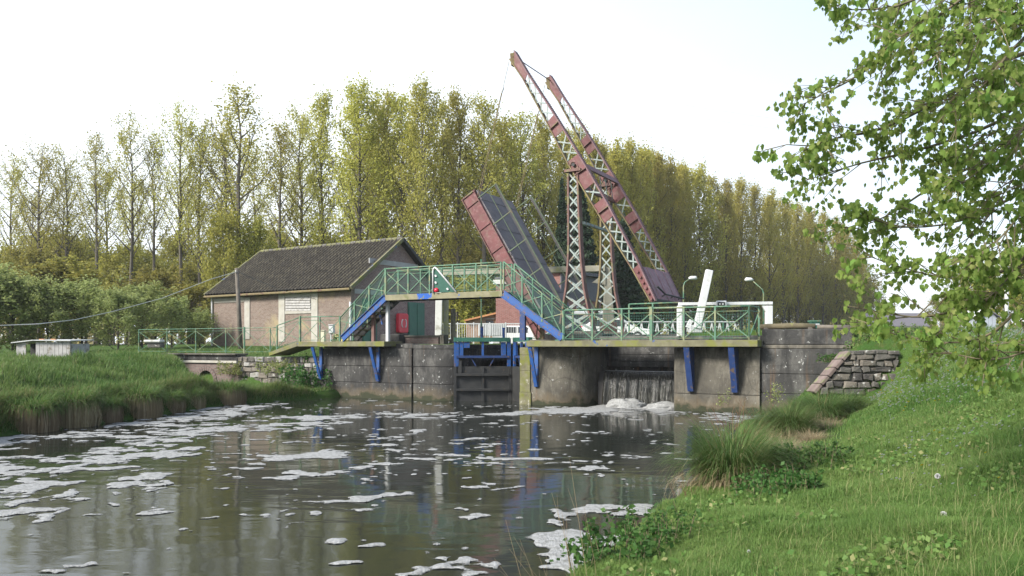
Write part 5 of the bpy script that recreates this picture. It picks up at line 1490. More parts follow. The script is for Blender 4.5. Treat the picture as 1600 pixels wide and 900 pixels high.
def gen_tree(seed, h, clear, spread, nbr, nleaf, lsize, up, style='poplar'):
    rr = random.Random(seed); rng = np.random.default_rng(seed)
    mb = MB()
    wob = [V(rr.uniform(-1, 1), rr.uniform(-1, 1), 0) * 0.012 * h for _ in range(7)]
    wob[0] = V(0, 0, 0)
    tp = [V(0, 0, h * 0.97 * i / 6) + wob[i] * (i / 6) for i in range(7)]
    tr_r = 0.0125 * h
    mb.tube(tp, [tr_r * 1.25] + [tr_r * (1 - i / 6.6) for i in range(1, 7)], 7)
    def trunk_at(z):
        u = min(max(z / (h * 0.97) * 6, 0), 5.999); i = int(u)
        return tp[i].lerp(tp[i + 1], u - i)
    segs = []                               # (p, q, weight)
    az = rr.uniform(0, 6)
    for k in range(nbr):
        fz = clear + (0.97 - clear) * (k + rr.random()) / nbr
        z0 = fz * h
        az += 2.4 + rr.uniform(-0.5, 0.5)
        prof_ = (1 - fz) ** 0.55 * (0.55 + 0.45 * min(1, (fz - clear + 0.12) / 0.25))
        ln3 = spread * max(0.18, prof_) * rr.uniform(0.75, 1.25) * 1.9
        el = up + rr.uniform(-0.15, 0.2)
        p = trunk_at(z0)
        d = V(math.cos(az) * math.cos(el), math.sin(az) * math.cos(el), math.sin(el))
        pts = [p]
        for j in range(4):
            d = (d + V(rr.uniform(-.12, .12), rr.uniform(-.12, .12), 0.16)).normalized()
            pts.append(pts[-1] + d * ln3 / 4)
        r0 = max(0.02, tr_r * 0.42 * (1 - fz * 0.6))
        mb.tube(pts, [r0, r0 * 0.75, r0 * 0.5, r0 * 0.3, 0.008], 4, cap=False)
        for j in range(1, 4):
            segs.append((pts[j], pts[j + 1], 1.0))
        for j in range(3):
            q = pts[1 + j].lerp(pts[2 + j], rr.random())
            d2 = (d + V(rr.uniform(-1, 1), rr.uniform(-1, 1), rr.uniform(-0.2, 0.6)) * 0.75).normalized()
            l2_ = ln3 * rr.uniform(0.22, 0.42)
            e = q + d2 * l2_
            mb.tube([q, q.lerp(e, 0.5) + Z * 0.04 * l2_, e], [r0 * 0.4, r0 * 0.25, 0.006], 3, cap=False)
            segs.append((q, e, 1.3))
    # leaves gathered in clumps along the outer wood
    pa_ = np.array([list(s[0]) for s in segs]); pb_ = np.array([list(s[1]) for s in segs]); w_ = np.array([s[2] for s in segs])
    ncl = max(30, nleaf // 14)
    pick = rng.choice(len(segs), ncl, p=w_ / w_.sum())
    u = rng.uniform(0, 1.1, ncl)[:, None]
    cc = pa_[pick] * (1 - u) + pb_[pick] * u
    ci = rng.integers(0, ncl, nleaf)
    spreadv = 0.027 * h if style == 'poplar' else 0.05 * h
    cent = cc[ci] + rng.normal(size=(nleaf, 3)) * spreadv * np.array([0.62, 0.62, 0.8]) * rng.uniform(0.5, 1.2, (nleaf, 1))
    v, f = cards(cent, lsize, rng)
    tone = np.clip(0.5 * rng.uniform(0, 1, nleaf) + 0.5 * rng.uniform(0, 1, ncl)[ci], 0, 1)
    return mb, v, f, tone

def proto(kind, seed, leafm, **kw):
    mb, v, f, tone = gen_tree(seed, **kw)
    tm = bpy.data.meshes.new('trunk')
    tm.from_pydata(mb.v, [], mb.f); tm.materials.append(MAT['bark'])
    cm = npmesh('crown', v, f, leafm, tone)
    return tm, cm

POP = [proto('poplar', 100 + i, LEAF_POP, h=24.0, clear=cl, spread=sp, nbr=nb, nleaf=nl, lsize=0.21, up=upv)
       for i, (cl, sp, nb, nl, upv) in enumerate(((0.26, 3.6, 30, 9500, 0.80), (0.32, 3.3, 28, 7800, 0.82), (0.22, 4.0, 34, 12000, 0.75), (0.38, 3.4, 24, 6000, 0.75)))]
BARE = [proto('poplar', 120 + i, LEAF_POP, h=24.0, clear=cl, spread=sp, nbr=nb, nleaf=nl, lsize=0.19, up=upv)
        for i, (cl, sp, nb, nl, upv) in enumerate(((0.38, 4.4, 24, 5000, 0.70), (0.33, 4.9, 28, 7200, 0.66), (0.42, 3.9, 20, 3800, 0.78)))]
DENSE = [proto('poplar', 140 + i, LEAF_DENSE, h=24.0, clear=cl, spread=sp, nbr=nb, nleaf=nl, lsize=0.24, up=upv)
         for i, (cl, sp, nb, nl, upv) in enumerate(((0.12, 3.6, 38, 11000, 0.82), (0.08, 3.9, 40, 12500, 0.80), (0.20, 3.3, 32, 8500, 0.86)))]
UND = [proto('understory', 160 + i, LEAF_UND, h=11.0, clear=0.08, spread=2.9, nbr=26, nleaf=9000, lsize=0.21, up=0.55, style='bush') for i in range(3)]
SHRUB = [proto('shrub', 180 + i, LEAF_WILLOW, h=4.5, clear=0.02, spread=1.7, nbr=30, nleaf=8000, lsize=0.12, up=0.7, style='bush') for i in range(2)]
YSHRUB = [proto('shrub', 190 + i, LEAF_UND, h=4.5, clear=0.02, spread=1.7, nbr=28, nleaf=6500, lsize=0.14, up=0.6, style='bush') for i in range(2)]

def plant(name, pr, loc, sx, sz, label, cat, group=None, parts=('trunk', 'crown'), rot=None):
    r = root(name, loc, label, cat, group)
    r.rotation_euler = (0, 0, random.uniform(0, 6.28) if rot is None else rot)
    r.scale = (sx, sx, sz)
    link(parts[0], pr[0], r); link(parts[1], pr[1], r)
    return r

def tree_at(prs, px, top, Y, name, label, group=None, wid=1.0, H0=24.0, parts=('trunk', 'crown'), cat='tree'):
    wid = wid * random.uniform(0.85, 1.15)
    p = P(px, 541, Y)
    gz = zg(p.x, Y) if Y < 1400 else 2.3
    ht = E + (HZ - top) / F * Y - gz
    k = ht / H0
    pr = prs[random.randrange(len(prs))]
    return plant(name, pr, V(p.x, p.y, gz - 0.15), k * wid * random.uniform(0.92, 1.08), k, label, cat, group, parts)

# poplars left of and behind the brick house
G1 = 'thin leaved poplars left of and behind the brick house'
spec = [(18, 248, 92, 'thinly leaved poplar at the left edge of the view, lowest of the left row'),
        (62, 228, 88, 'second thinly leaved poplar from the left edge'),
        (104, 236, 90, 'slim poplar just right of the second from the left edge'),
        (150, 212, 86, 'thinly leaved poplar standing above the shelter right end'),
        (205, 186, 82, 'tall forked poplar between the shelter and the culvert'),
        (240, 215, 84, 'shorter sparse poplar above the left end of the path railing'),
        (283, 166, 78, 'broad sparse poplar above the culvert'),
        (312, 196, 79, 'narrow sparse poplar next to the broad one above the culvert'),
        (374, 134, 70, 'largest poplar of the left group, right behind the wooden pole'),
        (352, 190, 80, 'slim poplar close behind the largest one'),
        (438, 196, 76, 'sparse poplar rising from the left part of the tiled ridge'),
        (470, 176, 78, 'sparse thin poplar above the middle of the tiled ridge'),
        (503, 150, 74, 'tall poplar with an open top above the tiled roof'),
        (562, 134, 70, 'tall full poplar above the right part of the tiled roof'),
        (602, 150, 74, 'slim poplar directly behind the gable peak'),
        (628, 150, 71, 'poplar just right of the gable peak'),
        (660, 132, 68, 'tall poplar between the gable and the raised leaf'),
        (690, 160, 74, 'poplar left of the tip of the raised leaf'),
        (716, 148, 71, 'poplar behind the tip of the raised leaf'),
        (755, 152, 70, 'poplar behind the near lifting rod'),
        (785, 185, 76, 'poplar between the near and far lifting rods'),
        (816, 178, 72, 'poplar behind the far lifting rod'),
        (850, 190, 76, 'poplar left of the near tower'),
        (880, 205, 80, 'poplar directly behind the near tower')]
for px, top, Y, lab in spec:
    tree_at(BARE if px < 350 or px in (438, 470, 352, 374) else POP, px, top, Y, 'poplar_tree', lab, G1, 1.45 if px == 374 else 1.0)
# second rank behind them, thin stems filling the gaps
for i, px in enumerate(list(np.arange(40, 520, 62)) + list(np.arange(545, 900, 36))):
    tree_at(BARE if px < 520 else POP, px + random.uniform(-14, 14), np.interp(px, [0, 370, 530, 560, 900], [290, 245, 235, 200, 230]) + random.uniform(-15, 25), 96 + random.uniform(-4, 8), 'poplar_tree', nth('r' + place(px)) + ' thin rear rank poplar from the left, ' + place(px), 'rear rank of poplars')
# dense row running away to the right
G3 = 'dense poplar row running away to the right'
rowx = [(905, 205, 86), (936, 222, 88), (962, 228, 91), (985, 226, 93), (1004, 238, 96), (1027, 246, 99), (1048, 252, 101), (1070, 262, 104), (1092, 262, 107), (1112, 278, 110), (1134, 284, 113), (1158, 286, 117), (1180, 294, 120), (1202, 302, 124), (1224, 314, 128), (1246, 322, 132), (1266, 330, 136), (1286, 334, 140), (1306, 344, 145), (1322, 356, 150), (1337, 378, 156), (1349, 405, 160)]
for i, (px, top, Y) in enumerate(rowx):
    where = place(px)
    tree_at(DENSE, px, top, Y, 'poplar_tree', nth('f' + where) + ' dense front poplar from the left, ' + where, G3, 0.85)
for i in range(28):
    u = random.random()
    px = 915 + 425 * u
    Y = np.interp(px, [900, 1100, 1310, 1350], [86, 107, 145, 160]) + random.uniform(6, 30)
    top = np.interp(px, [905, 1000, 1100, 1200, 1306, 1345], [212, 232, 264, 296, 340, 395]) + random.uniform(2, 40)
    tree_at(DENSE, px, top, Y, 'poplar_tree', 'olive green poplar half hidden inside the right hand row', 'inner poplars of the right row', 0.9)
# low wood under and behind the poplars
for i in range(46):
    px = -70 + 930 * i / 45 + random.uniform(-12, 12)
    Y = random.uniform(86, 112)
    tree_at(UND, px, np.interp(px, [0, 400, 700, 900], [384, 388, 376, 392]) + random.uniform(-18, 40), Y, 'understory_tree', nth('u' + place(px)) + ' bushy low wood tree from the left, ' + place(px), 'low wood under the left poplars', 1.25, 11.0)
for i in range(26):
    px = 880 + 480 * i / 25 + random.uniform(-8, 8)
    Y = np.interp(px, [900, 1100, 1310, 1400], [92, 112, 150, 175]) + random.uniform(0, 14)
    tree_at(UND, px, 425 + random.uniform(-20, 25), Y, 'understory_tree', nth('v' + place(px)) + ' bushy tree from the left under the right row, ' + place(px), 'low wood under the right poplars', 1.2, 11.0)
for px, top, Y, lab in ((60, 425, 60, 'rounded yellow green bush behind the board shelter'), (110, 420, 62, 'golden green bush right of the shelter, below the poplars'), (178, 455, 60, 'low golden bush left of the culvert railing'), (243, 430, 66, 'leafy bush behind the pale slab'), (300, 452, 64, 'small bush at the left corner of the brick house'), (715, 440, 66, 'dark green bush below the footbridge left of the red wing'), (735, 455, 68, 'dark green bush touching the red wing'), (760, 440, 70, 'dark green bush behind the red wing')):
    tree_at(YSHRUB, px, top, Y, 'bush', lab, None, 1.6, 4.5, parts=('stem', 'foliage'), cat='bush')
for px, top, Y, lab in ((-35, 425, 42, 'grey green willow bush cut by the left edge'), (20, 438, 43, 'grey green willow bush at the left behind the shelter'), (75, 452, 44, 'soft grey green willow bush directly above the shelter'), (128, 448, 45, 'willow bush right of the shelter'), (185, 462, 44, 'low willow bush above the left end of the path railing'), (222, 452, 47, 'willow bush with pale leaves left of the path railing'), (268, 470, 50, 'small willow bush behind the path railing'), (312, 490, 50, 'low willow bush at the corner of the brick house')):
    tree_at(SHRUB, px, top, Y, 'willow_bush', lab, None, 1.65, 4.5, parts=('stem', 'foliage'), cat='bush')
for px, top, Y, lab in ((350, 338, 68, 'tall yellow leaved small tree at the left gable of the brick house'), (398, 350, 70, 'yellow leaved small tree above the left end of the tiled ridge')):
    tree_at(UND, px, top, Y, 'leafy_tree', lab, None, 0.8, 11.0)
for px, top, Y, lab in ((1530, 420, 75, 'pale green tree behind the hut'), (1590, 395, 70, 'pale green tree at the right edge behind the white mast'), (1640, 380, 72, 'pale green tree just beyond the right edge'), (1470, 470, 160, 'low far tree left of the hut'), (1500, 462, 150, 'far tree behind the left side of the hut')):
    tree_at(UND, px, top, Y, 'leafy_tree', lab, None, 1.3, 11.0)

def conifer(px, top, Y, wid, label):
    rng = np.random.default_rng(px)
    p = P(px, 541, Y); gz = 2.2
    h = E + (HZ - top) / F * Y - gz
    r = root('spruce_tree', V(p.x, p.y, gz), label, 'tree')
    MB().tube([p * 1.0 + Z * (gz - p.z), V(p.x, p.y, gz + h * 0.98)], [0.2, 0.02], 6).build('trunk', MAT['bark'], r)
    n = 15000
    u = 1 - np.sqrt(rng.uniform(0, 1, n)) * 0.97
    tier = 0.72 + 0.28 * np.abs(np.sin(u * 40))
    rad_ = wid * (1 - u) ** 0.85 * tier * np.sqrt(rng.uniform(0.12, 1, n))
    an = rng.uniform(0, 6.283, n)
    an = an + 0.12 * np.sin(an * 9 + np.floor(u * 13) * 2)
    cent = np.stack([rad_ * np.cos(an), rad_ * np.sin(an), h * (0.03 + 0.97 * u) - rad_ * 0.28], 1)
    v, f = cards(cent, 0.34, rng, 0.2, 0.5)
    link('crown', npmesh('crown', v, f, LEAF_CON, rng.uniform(0, 1, n)), r)
conifer(905, 268, 66, 2.9, 'tall dark spruce behind the bridge towers')
conifer(878, 275, 72, 1.3, 'slim dark spruce left of the near tower')
conifer(975, 330, 70, 2.6, 'dark spruce behind the balance beam, right of the far tower')

# far wood closing the horizon
nfw = 9000
rng = np.random.default_rng(5)
xs = rng.uniform(-420, 620, nfw); ys = 330 + rng.uniform(-10, 40, nfw)
hh = 6 + 9 * fbm(xs / 22, ys / 40, 9)
v, f = cards(np.stack([xs, ys, 2 + hh * rng.uniform(0, 1, nfw)], 1), 3.2, rng)
tag(link('far_wood', npmesh('far_wood', v, f, LEAF_DENSE, rng.uniform(0, 1, nfw))), kind='stuff')

# ------------------------------------------------------------------ grass
def blades(x, y, z, h, wdt, rng, bend=0.5, lean=None):
    n = len(x)
    an = rng.uniform(0, 6.283, n) if lean is None else lean
    bx, by = np.cos(an), np.sin(an)
    sx_, sy_ = -by, bx
    b1 = rng.uniform(0.05, bend, n)
    def pt(u, k):
        off = h * b1 * u * u
        zz = z + h * u * (1 - 0.25 * b1 * u)
        ww = wdt * k
        return np.stack([x + bx * off - sx_ * ww, y + by * off - sy_ * ww, zz], 1), np.stack([x + bx * off + sx_ * ww, y + by * off + sy_ * ww, zz], 1)
    a0, a1 = pt(0.0, 0.5); m0, m1 = pt(0.55, 0.42); t0, t1 = pt(1.0, 0.06)
    v = np.stack([a0, a1, m0, m1, t0, t1], 1).reshape(-1, 3)
    i = np.arange(n)[:, None] * 6
    f = np.concatenate([i + np.array([[0, 1, 3, 2]]), i + np.array([[2, 3, 5, 4]])], 0)
    return v, f

rng = np.random.default_rng(21)
N = 2600000
Ys = 3.6 * (26 / 3.6) ** rng.uniform(0, 1, N)
Xs = rng.uniform(-0.05, 0.69, N) * Ys
d = (Xs - edge_r(Ys)) * 0.92
tt, ss = ts(Xs, Ys)
lush = fbm(Xs * 1.3, Ys * 1.3, 31)
shelf = sstep(Ys, 9, 12) * (d < np.interp(Ys, [9, 13, 20], [1.3, 1.9, 2.6]))       # the tussock shelf stays thin
keep = (d > 0.05) & (Ys < 24.5) & (ss < 0.55) & (rng.uniform(0, 1, N) < np.where(shelf > 0.5, 0.10, 1.0))
keep &= ~((Ys > 20.45) & (Ys < 21.15) & (d < 4.6))
keep &= rng.uniform(0, 1, N) < np.interp(Ys, [3.6, 6, 12, 24], [0.33, 0.42, 0.36, 0.3])
Xs, Ys, lush = Xs[keep], Ys[keep], lush[keep]
n = len(Xs)
hh = (0.045 + 0.17 * lush ** 2.2 * rng.uniform(0.5, 1.4, n)) * np.interp(Ys, [4, 8, 22], [1.15, 1.15, 1.05])
tone = np.clip(0.5 * rng.uniform(0, 1, n) + 1.3 * (fbm(Xs * 0.7, Ys * 0.7, 41) - 0.32), 0, 0.85)
straw = rng.uniform(0, 1, n) < 0.012 + 0.05 * sstep(fbm(Xs * 0.5, Ys * 0.5, 51), 0.52, 0.66)
tone[straw] = 0.95
longb = rng.uniform(0, 1, n) < 0.004 * (1 + 2.5 * sstep(Xs / Ys, 0.35, 0.6) * (Ys < 9))
hh = np.where(longb, rng.uniform(0.14, 0.27, n), hh)
tone = np.where(longb & (rng.uniform(0, 1, n) < 0.6), 0.95, tone)
v, f = blades(Xs, Ys, zground(Xs, Ys) - 0.01, hh, np.where(longb, 0.55, 1.0) * np.interp(Ys, [4, 8, 24], [0.0050, 0.0075, 0.016]), rng, 1.05)
tag(link('grass', npmesh('grass', v, f, LEAF_GRASS, np.concatenate([tone, tone]))), kind='stuff')

# the same turf carried on beyond the right edge of the view, coarser
N = 90000
Ys = 0.5 + 23 * rng.uniform(0, 1, N); Xs = rng.uniform(-1.5, 24, N)
d = (Xs - edge_r(Ys)) * 0.92
tt, ss = ts(Xs, Ys)
keep = ((Xs / Ys > 0.67) | (Ys < 3.7)) & (d > 0.1) & (ss < 1.5)
Xs, Ys = Xs[keep], Ys[keep]; n = len(Xs)
tone = np.clip(0.5 * rng.uniform(0, 1, n) + 1.3 * (fbm(Xs * 0.7, Ys * 0.7, 41) - 0.32), 0, 0.85)
v, f = blades(Xs, Ys, zground(Xs, Ys) - 0.01, rng.uniform(0.07, 0.2, n), np.full(n, 0.022), rng, 1.0)
tag(link('grass', npmesh('outer_grass', v, f, LEAF_GRASS, np.concatenate([tone, tone]))), kind='stuff')

# left bank and land in view behind it
N = 200000
Ys = rng.uniform(16, 46, N); Xs = rng.uniform(-0.70, -0.02, N) * Ys
d = edge_l(Ys) - Xs
tt, ss = ts(Xs, Ys)
keep = (d > 0.1) & ((tt > 17.6) | (ss > 2.6) | (ss < 0.35)) & ~((tt > 17.3) & (tt < 30) & (ss > -0.1) & (ss < 1.9)) & ~((tt < 18) & (ss < 4) & (ss > 0.35)) & (rng.uniform(0, 1, N) < np.where(Ys < 33, 1.0, 0.5))
keep &= ~((tt < 11.4) & (tt > 7.5) & (ss < 19))
Xs, Ys = Xs[keep], Ys[keep]; n = len(Xs)
lush = fbm(Xs * 0.9, Ys * 0.9, 33)
gz_ = zground(Xs, Ys)
hh = (0.11 + 0.42 * lush ** 2.4) * rng.uniform(0.5, 1.3, n)
tone = np.clip(0.4 * rng.uniform(0, 1, n) + 1.5 * (fbm(Xs * 0.55, Ys * 0.55, 43) - 0.3), 0, 0.85)
tone[rng.uniform(0, 1, n) < 0.06] = 0.95
v, f = blades(Xs, Ys, gz_ - 0.01, hh, np.full(n, 0.022), rng, 0.9)
tag(link('bank_grass', npmesh('bank_grass', v, f, LEAF_BANK, np.concatenate([tone, tone]))), kind='stuff')
# long grass hanging over the left water edge
N = 11000
Ys = 15.5 + 15.6 * rng.uniform(0, 1, N); d = rng.uniform(-0.12, 0.75, N) ** 1.0
Xs = edge_l(Ys) - d
gz_ = np.maximum(zground(Xs, Ys), 0.02)
dry = rng.uniform(0, 1, N) < 0.5
v, f = blades(Xs, Ys, gz_ - 0.02, rng.uniform(0.15, 0.42, N), np.full(N, 0.012), rng, 1.5, lean=rng.normal(-0.5, 0.8, N))
tone = np.where(dry, 0.95, rng.uniform(0, 0.8, N))
tag(link('edge_grass', npmesh('edge_grass', v, f, LEAF_BANK, np.concatenate([tone, tone]))), kind='stuff')
# right land behind the quay
N = 40000
Ys = rng.uniform(20, 60, N); Xs = rng.uniform(0.06, 0.70, N) * Ys
tt, ss = ts(Xs, Ys)
keep = (ss > 2.2) & ~((tt > 2.2) & (tt < 11.4) & (ss < 19)) | ((tt < -3.2) & (ss > 0.4))
Xs, Ys = Xs[keep], Ys[keep]; n = len(Xs)
v, f = blades(Xs, Ys, zground(Xs, Ys) - 0.01, 0.08 + 0.22 * fbm(Xs, Ys, 3) * rng.uniform(0.4, 1.3, n), np.full(n, 0.025), rng, 0.8)
tone = np.clip(rng.uniform(0, 0.85, n), 0, 1)
tag(link('verge_grass', npmesh('verge_grass', v, f, LEAF_BANK, np.concatenate([tone, tone]))), kind='stuff')

# daisies scattered over the slope
rng = np.random.default_rng(77)
N = 9000
Ys = 4.5 * (22 / 4.5) ** rng.uniform(0, 1, N) ** 0.7; Xs = rng.uniform(0.25, 0.69, N) * Ys
d = (Xs - edge_r(Ys)) * 0.92
dens = sstep(fbm(Xs * 0.6, Ys * 0.6, 91), 0.42, 0.62)
keep = (d > np.interp(Ys, [4, 8, 20], [3.2, 2.3, 2.9])) & (rng.uniform(0, 1, N) < dens * np.interp(Ys, [4, 9, 14, 22], [0.02, 0.12, 0.6, 1.0])) & (Ys < 21)
Xs, Ys = Xs[keep], Ys[keep]; n = len(Xs)
zz = zground(Xs, Ys) + rng.uniform(0.13, 0.24, n)
rad_ = rng.uniform(0.007, 0.013, n) * np.interp(Ys, [5, 20], [1.0, 2.1])
k = np.arange(6) * math.pi / 3
ring = np.stack([Xs[:, None] + rad_[:, None] * np.cos(k), Ys[:, None] + rad_[:, None] * np.sin(k) * 0.9, zz[:, None] - 0.35 * rad_[:, None] + 0.7 * rad_[:, None] * np.sin(k + math.pi)], 2)
v = ring.reshape(-1, 3); f = np.arange(6 * n).reshape(n, 6)
tag(link('daisies', npmesh('daisies', v, f, leaf_mat('daisy petals', (0.75, 0.75, 0.72), (0.8, 0.8, 0.76), 0.2, c3=(0.7, 0.55, 0.05), objvar=0), rng.uniform(0, 1, n))), kind='stuff')

# broad leaved weeds low in the turf
rng = np.random.default_rng(88)
N = 26000
Ys = 4.2 * (13 / 4.2) ** rng.uniform(0, 1, N); Xs = rng.uniform(0.05, 0.68, N) * Ys
d = (Xs - edge_r(Ys)) * 0.92
keep = (d > 0.3) & (rng.uniform(0, 1, N) < sstep(fbm(Xs * 1.1, Ys * 1.1, 191), 0.52, 0.68) * 0.45)
Xs, Ys = Xs[keep], Ys[keep]
cen = np.stack([Xs, Ys, zground(Xs, Ys) + rng.uniform(0.05, 0.13, len(Xs))], 1)
v, f = cards(cen, 0.05, rng, 0.35)
tag(link('turf_weeds', npmesh('turf_weeds', v, f, LEAF_GRASS, rng.uniform(0, 1, len(Xs)))), kind='stuff')

# dandelion clocks
for px, py, Y, lab in ((1474, 804, 6.3, 'round white dandelion clock low on the right slope, largest of three'), (1465, 744, 7.6, 'white dandelion clock above the largest one on the slope'), (1170, 862, 6.3, 'small pale seed head in the grass near the bottom')):
    p = P(px, py, Y)
    g = zg(p.x, p.y)
    r = root('dandelion', V(p.x, p.y, g), lab, 'flower')
    rr_ = 0.026 if px > 1200 else 0.014
    MB().tube([V(p.x + 0.02, p.y, g - 0.02), V(p.x + 0.01, p.y, (g + p.z) / 2), p], 0.003, 5).build('stem', MAT['greentwig'], r)
    vs_, fs_ = [], []
    rg = np.random.default_rng(px)
    for _ in range(160):
        a = rg.normal(size=3); a /= np.linalg.norm(a)
        b = np.cross(a, [0.3, 0.5, 0.8]); b /= np.linalg.norm(b); c = np.cross(a, b)
        q = np.array(p) + a * rr_
        i0 = len(vs_)
        for e in (b, c):
            i0 = len(vs_)
            vs_ += [tuple(np.array(p) + a * 0.004), tuple(q + e * 0.0045), tuple(q - e * 0.0045)]
            fs_.append((i0, i0 + 1, i0 + 2))
    MB().add(vs_, fs_).build('seed_head', MAT['white'], r)

# ------------------------------------------------------------------ tussocks
def tussock_mesh(seed, n, rad_, length, droop, nseg=4, width=0.007, up=(0.5, 1.35)):
    rng = np.random.default_rng(seed)
    az = rng.uniform(0, 6.283, n); r0 = rad_ * np.sqrt(rng.uniform(0, 1, n))
    el = rng.uniform(up[0], up[1], n); ln3 = length * rng.uniform(0.5, 1.15, n)
    curl = droop * rng.uniform(0.5, 1.4, n)
    az2 = az + rng.normal(0, 0.5, n)
    pos = np.stack([r0 * np.cos(az), r0 * np.sin(az), np.zeros(n)], 1)
    side = np.stack([-np.sin(az2), np.cos(az2), np.zeros(n)], 1)
    rows = []
    e = el.copy()
    for j in range(nseg + 1):
        w_ = width * (1 - 0.9 * j / nseg)
        rows.append(pos - side * w_); rows.append(pos + side * w_)
        dirv = np.stack([np.cos(az2) * np.cos(e), np.sin(az2) * np.cos(e), np.sin(e)], 1)
        pos = pos + dirv * (ln3 / nseg)[:, None]
        e = e - curl * (0.4 + 0.5 * j)
    v = np.stack(rows, 1).reshape(-1, 3)
    k = 2 * (nseg + 1)
    i = np.arange(n)[:, None] * k
    f = np.concatenate([i + np.array([[2 * j, 2 * j + 1, 2 * j + 3, 2 * j + 2]]) for j in range(nseg)], 0)
    tone = np.where(rng.uniform(0, 1, n) < 0.12, 0.95, rng.uniform(0, 0.84, n))
    return v, f, np.tile(tone, nseg)

def tuss(name, prs, loc, s, label, cat='sedge', group=None, rot=None, sz=None):
    r = root(name, loc, label, cat, group)
    r.scale = (s, s, sz or s); r.rotation_euler = (0, 0, random.uniform(0, 6.28) if rot is None else rot)
    for nm, me in prs:
        link(nm, me, r)
    return r
def tpair(seed, n, rad_, length, droop, ndry, dl, width=0.007):
    v, f, t = tussock_mesh(seed, n, rad_, length, droop, width=width)
    a = npmesh('green_blades', v, f, LEAF_SEDGE, t)
    v, f, t = tussock_mesh(seed + 1, ndry, rad_ * 1.1, dl, droop * 1.7, width=width * 1.1, up=(-0.2, 0.9))
    b = npmesh('dry_blades', v, f, LEAF_DRY, t)
    return [('green_blades', a), ('dry_blades', b)]
TB = [tpair(300 + 10 * i, 2600, 0.26, 1.0, 0.42, 700, 0.75, 0.006) for i in range(2)]
def bank(px, Y, dz=0.0):
    x = (px - 800) / F * Y
    return V(x, Y, zg(x, Y) + dz)
tuss('sedge_tussock', TB[0], bank(1142, 10.6, 0.05), 1.08, 'large arching green sedge tussock at the water edge, nearest on the right bank', rot=0.4)
tuss('sedge_tussock', TB[1], bank(1192, 11.6, 0.0), 0.62, 'smaller sedge tussock tucked behind the nearest large one')
tuss('sedge_tussock', TB[1], bank(1235, 15.5, 0.05), 0.85, 'broad sedge tussock in the middle of the right bank shelf')
tuss('sedge_tussock', TB[0], bank(1205, 16.6, 0.0), 0.7, 'sedge tussock left of the broad middle one, near the water')
tuss('sedge_tussock', TB[0], bank(1285, 17.3, 0.05), 0.85, 'sedge tussock in front of the rubble wing wall, left one')
tuss('sedge_tussock', TB[1], bank(1325, 17.8, 0.05), 0.75, 'sedge tussock in front of the rubble wing wall, right one')
tuss('sedge_tussock', TB[1], bank(1255, 19.0, 0.0), 0.7, 'sedge tussock at the foot of the quay wall')
for i, (px, Y, s) in enumerate(((1225, 13.2, 0.55), (1268, 14.4, 0.5), (1180, 14.0, 0.55), (1295, 16.0, 0.5))):
    v, f, t = tussock_mesh(360 + i, 900, 0.4, 0.8, 0.5, width=0.006, up=(0.0, 1.0))
    tuss('dry_grass_tuft', [('dry_blades', npmesh('dry_blades', v, f, LEAF_DRY, t))], bank(px, Y), s, ['flattened straw coloured grass behind the nearest tussock', 'straw coloured grass tuft right of the middle tussock', 'straw coloured grass at the water edge between the tussocks', 'straw coloured tuft near the rubble wing wall'][i], 'dry grass')
# tussocks with brown skirts along the left bank
def skirt(seed):
    rng = np.random.default_rng(seed)
    n = 1500
    v, f, t = tussock_mesh(seed, n, 0.46, 0.72, 0.62, width=0.010, up=(0.4, 1.45))
    v[:, 2] += 0.36
    a = npmesh('green_blades', v, f, LEAF_BANK, t)
    m_ = 1500
    az = rng.uniform(0, 6.283, m_); r1 = rng.uniform(0.28, 0.46, m_); ln3 = rng.uniform(0.35, 0.62, m_)
    rows = []
    for j, (rr_, zz) in enumerate(((0.0, 0.52), (0.16, 0.42), (0.20, 0.12), (0.16, -0.18))):
        c = np.stack([(r1 + rr_ * rng.uniform(0.6, 1.2, m_)) * np.cos(az), (r1 + rr_) * np.sin(az), np.full(m_, zz) + rng.uniform(-0.05, 0.05, m_)], 1)
        sd_ = np.stack([-np.sin(az), np.cos(az), np.zeros(m_)], 1) * 0.012 * (1.1 - 0.2 * j)
        rows += [c - sd_, c + sd_]
    v = np.stack(rows, 1).reshape(-1, 3)
    i = np.arange(m_)[:, None] * 8
    f = np.concatenate([i + np.array([[2 * j, 2 * j + 1, 2 * j + 3, 2 * j + 2]]) for j in range(3)], 0)
    b = npmesh('brown_skirt', v, f, LEAF_DRY, np.tile(rng.uniform(0, 1, m_), 3))
    return [('green_blades', a), ('brown_skirt', b)]
SK = [skirt(400), skirt(420)]
ly = 16.5
k = 0
while ly < 28.6:
    x = float(edge_l(ly)) - 0.15 + random.uniform(-0.1, 0.1)
    px_ = 800 + F * x / ly
    wh = 'below the culvert' if px_ > 265 else ('between shelter and culvert' if px_ > 115 else 'below the board shelter')
    tuss('bank_tussock', SK[k % 2], V(x, ly, 0.08), random.uniform(0.7, 1.35), nth('t' + wh) + ' brown skirted grass tussock from the left, ' + wh, 'tussock', 'skirted tussocks along the left water edge')
    ly += 0.9 + 0.04 * ly * random.uniform(0.3, 1.3)
    k += 1
for i, (px, Y, s, lab) in enumerate(((362, 30.3, 1.1, 'grassy clump right of the culvert mouth'), (425, 30.4, 1.25, 'grassy clump in front of the rubble stones'), (455, 31.2, 0.9, 'grassy clump beside the left end of the lock wall'), (392, 31.0, 1.0, 'grassy clump between the culvert and the rubble stones'))):
    x = (px - 800) / F * Y
    tuss('grass_clump', SK[i % 2], V(x, Y, -0.05), s * 0.68, lab, 'grass clump')

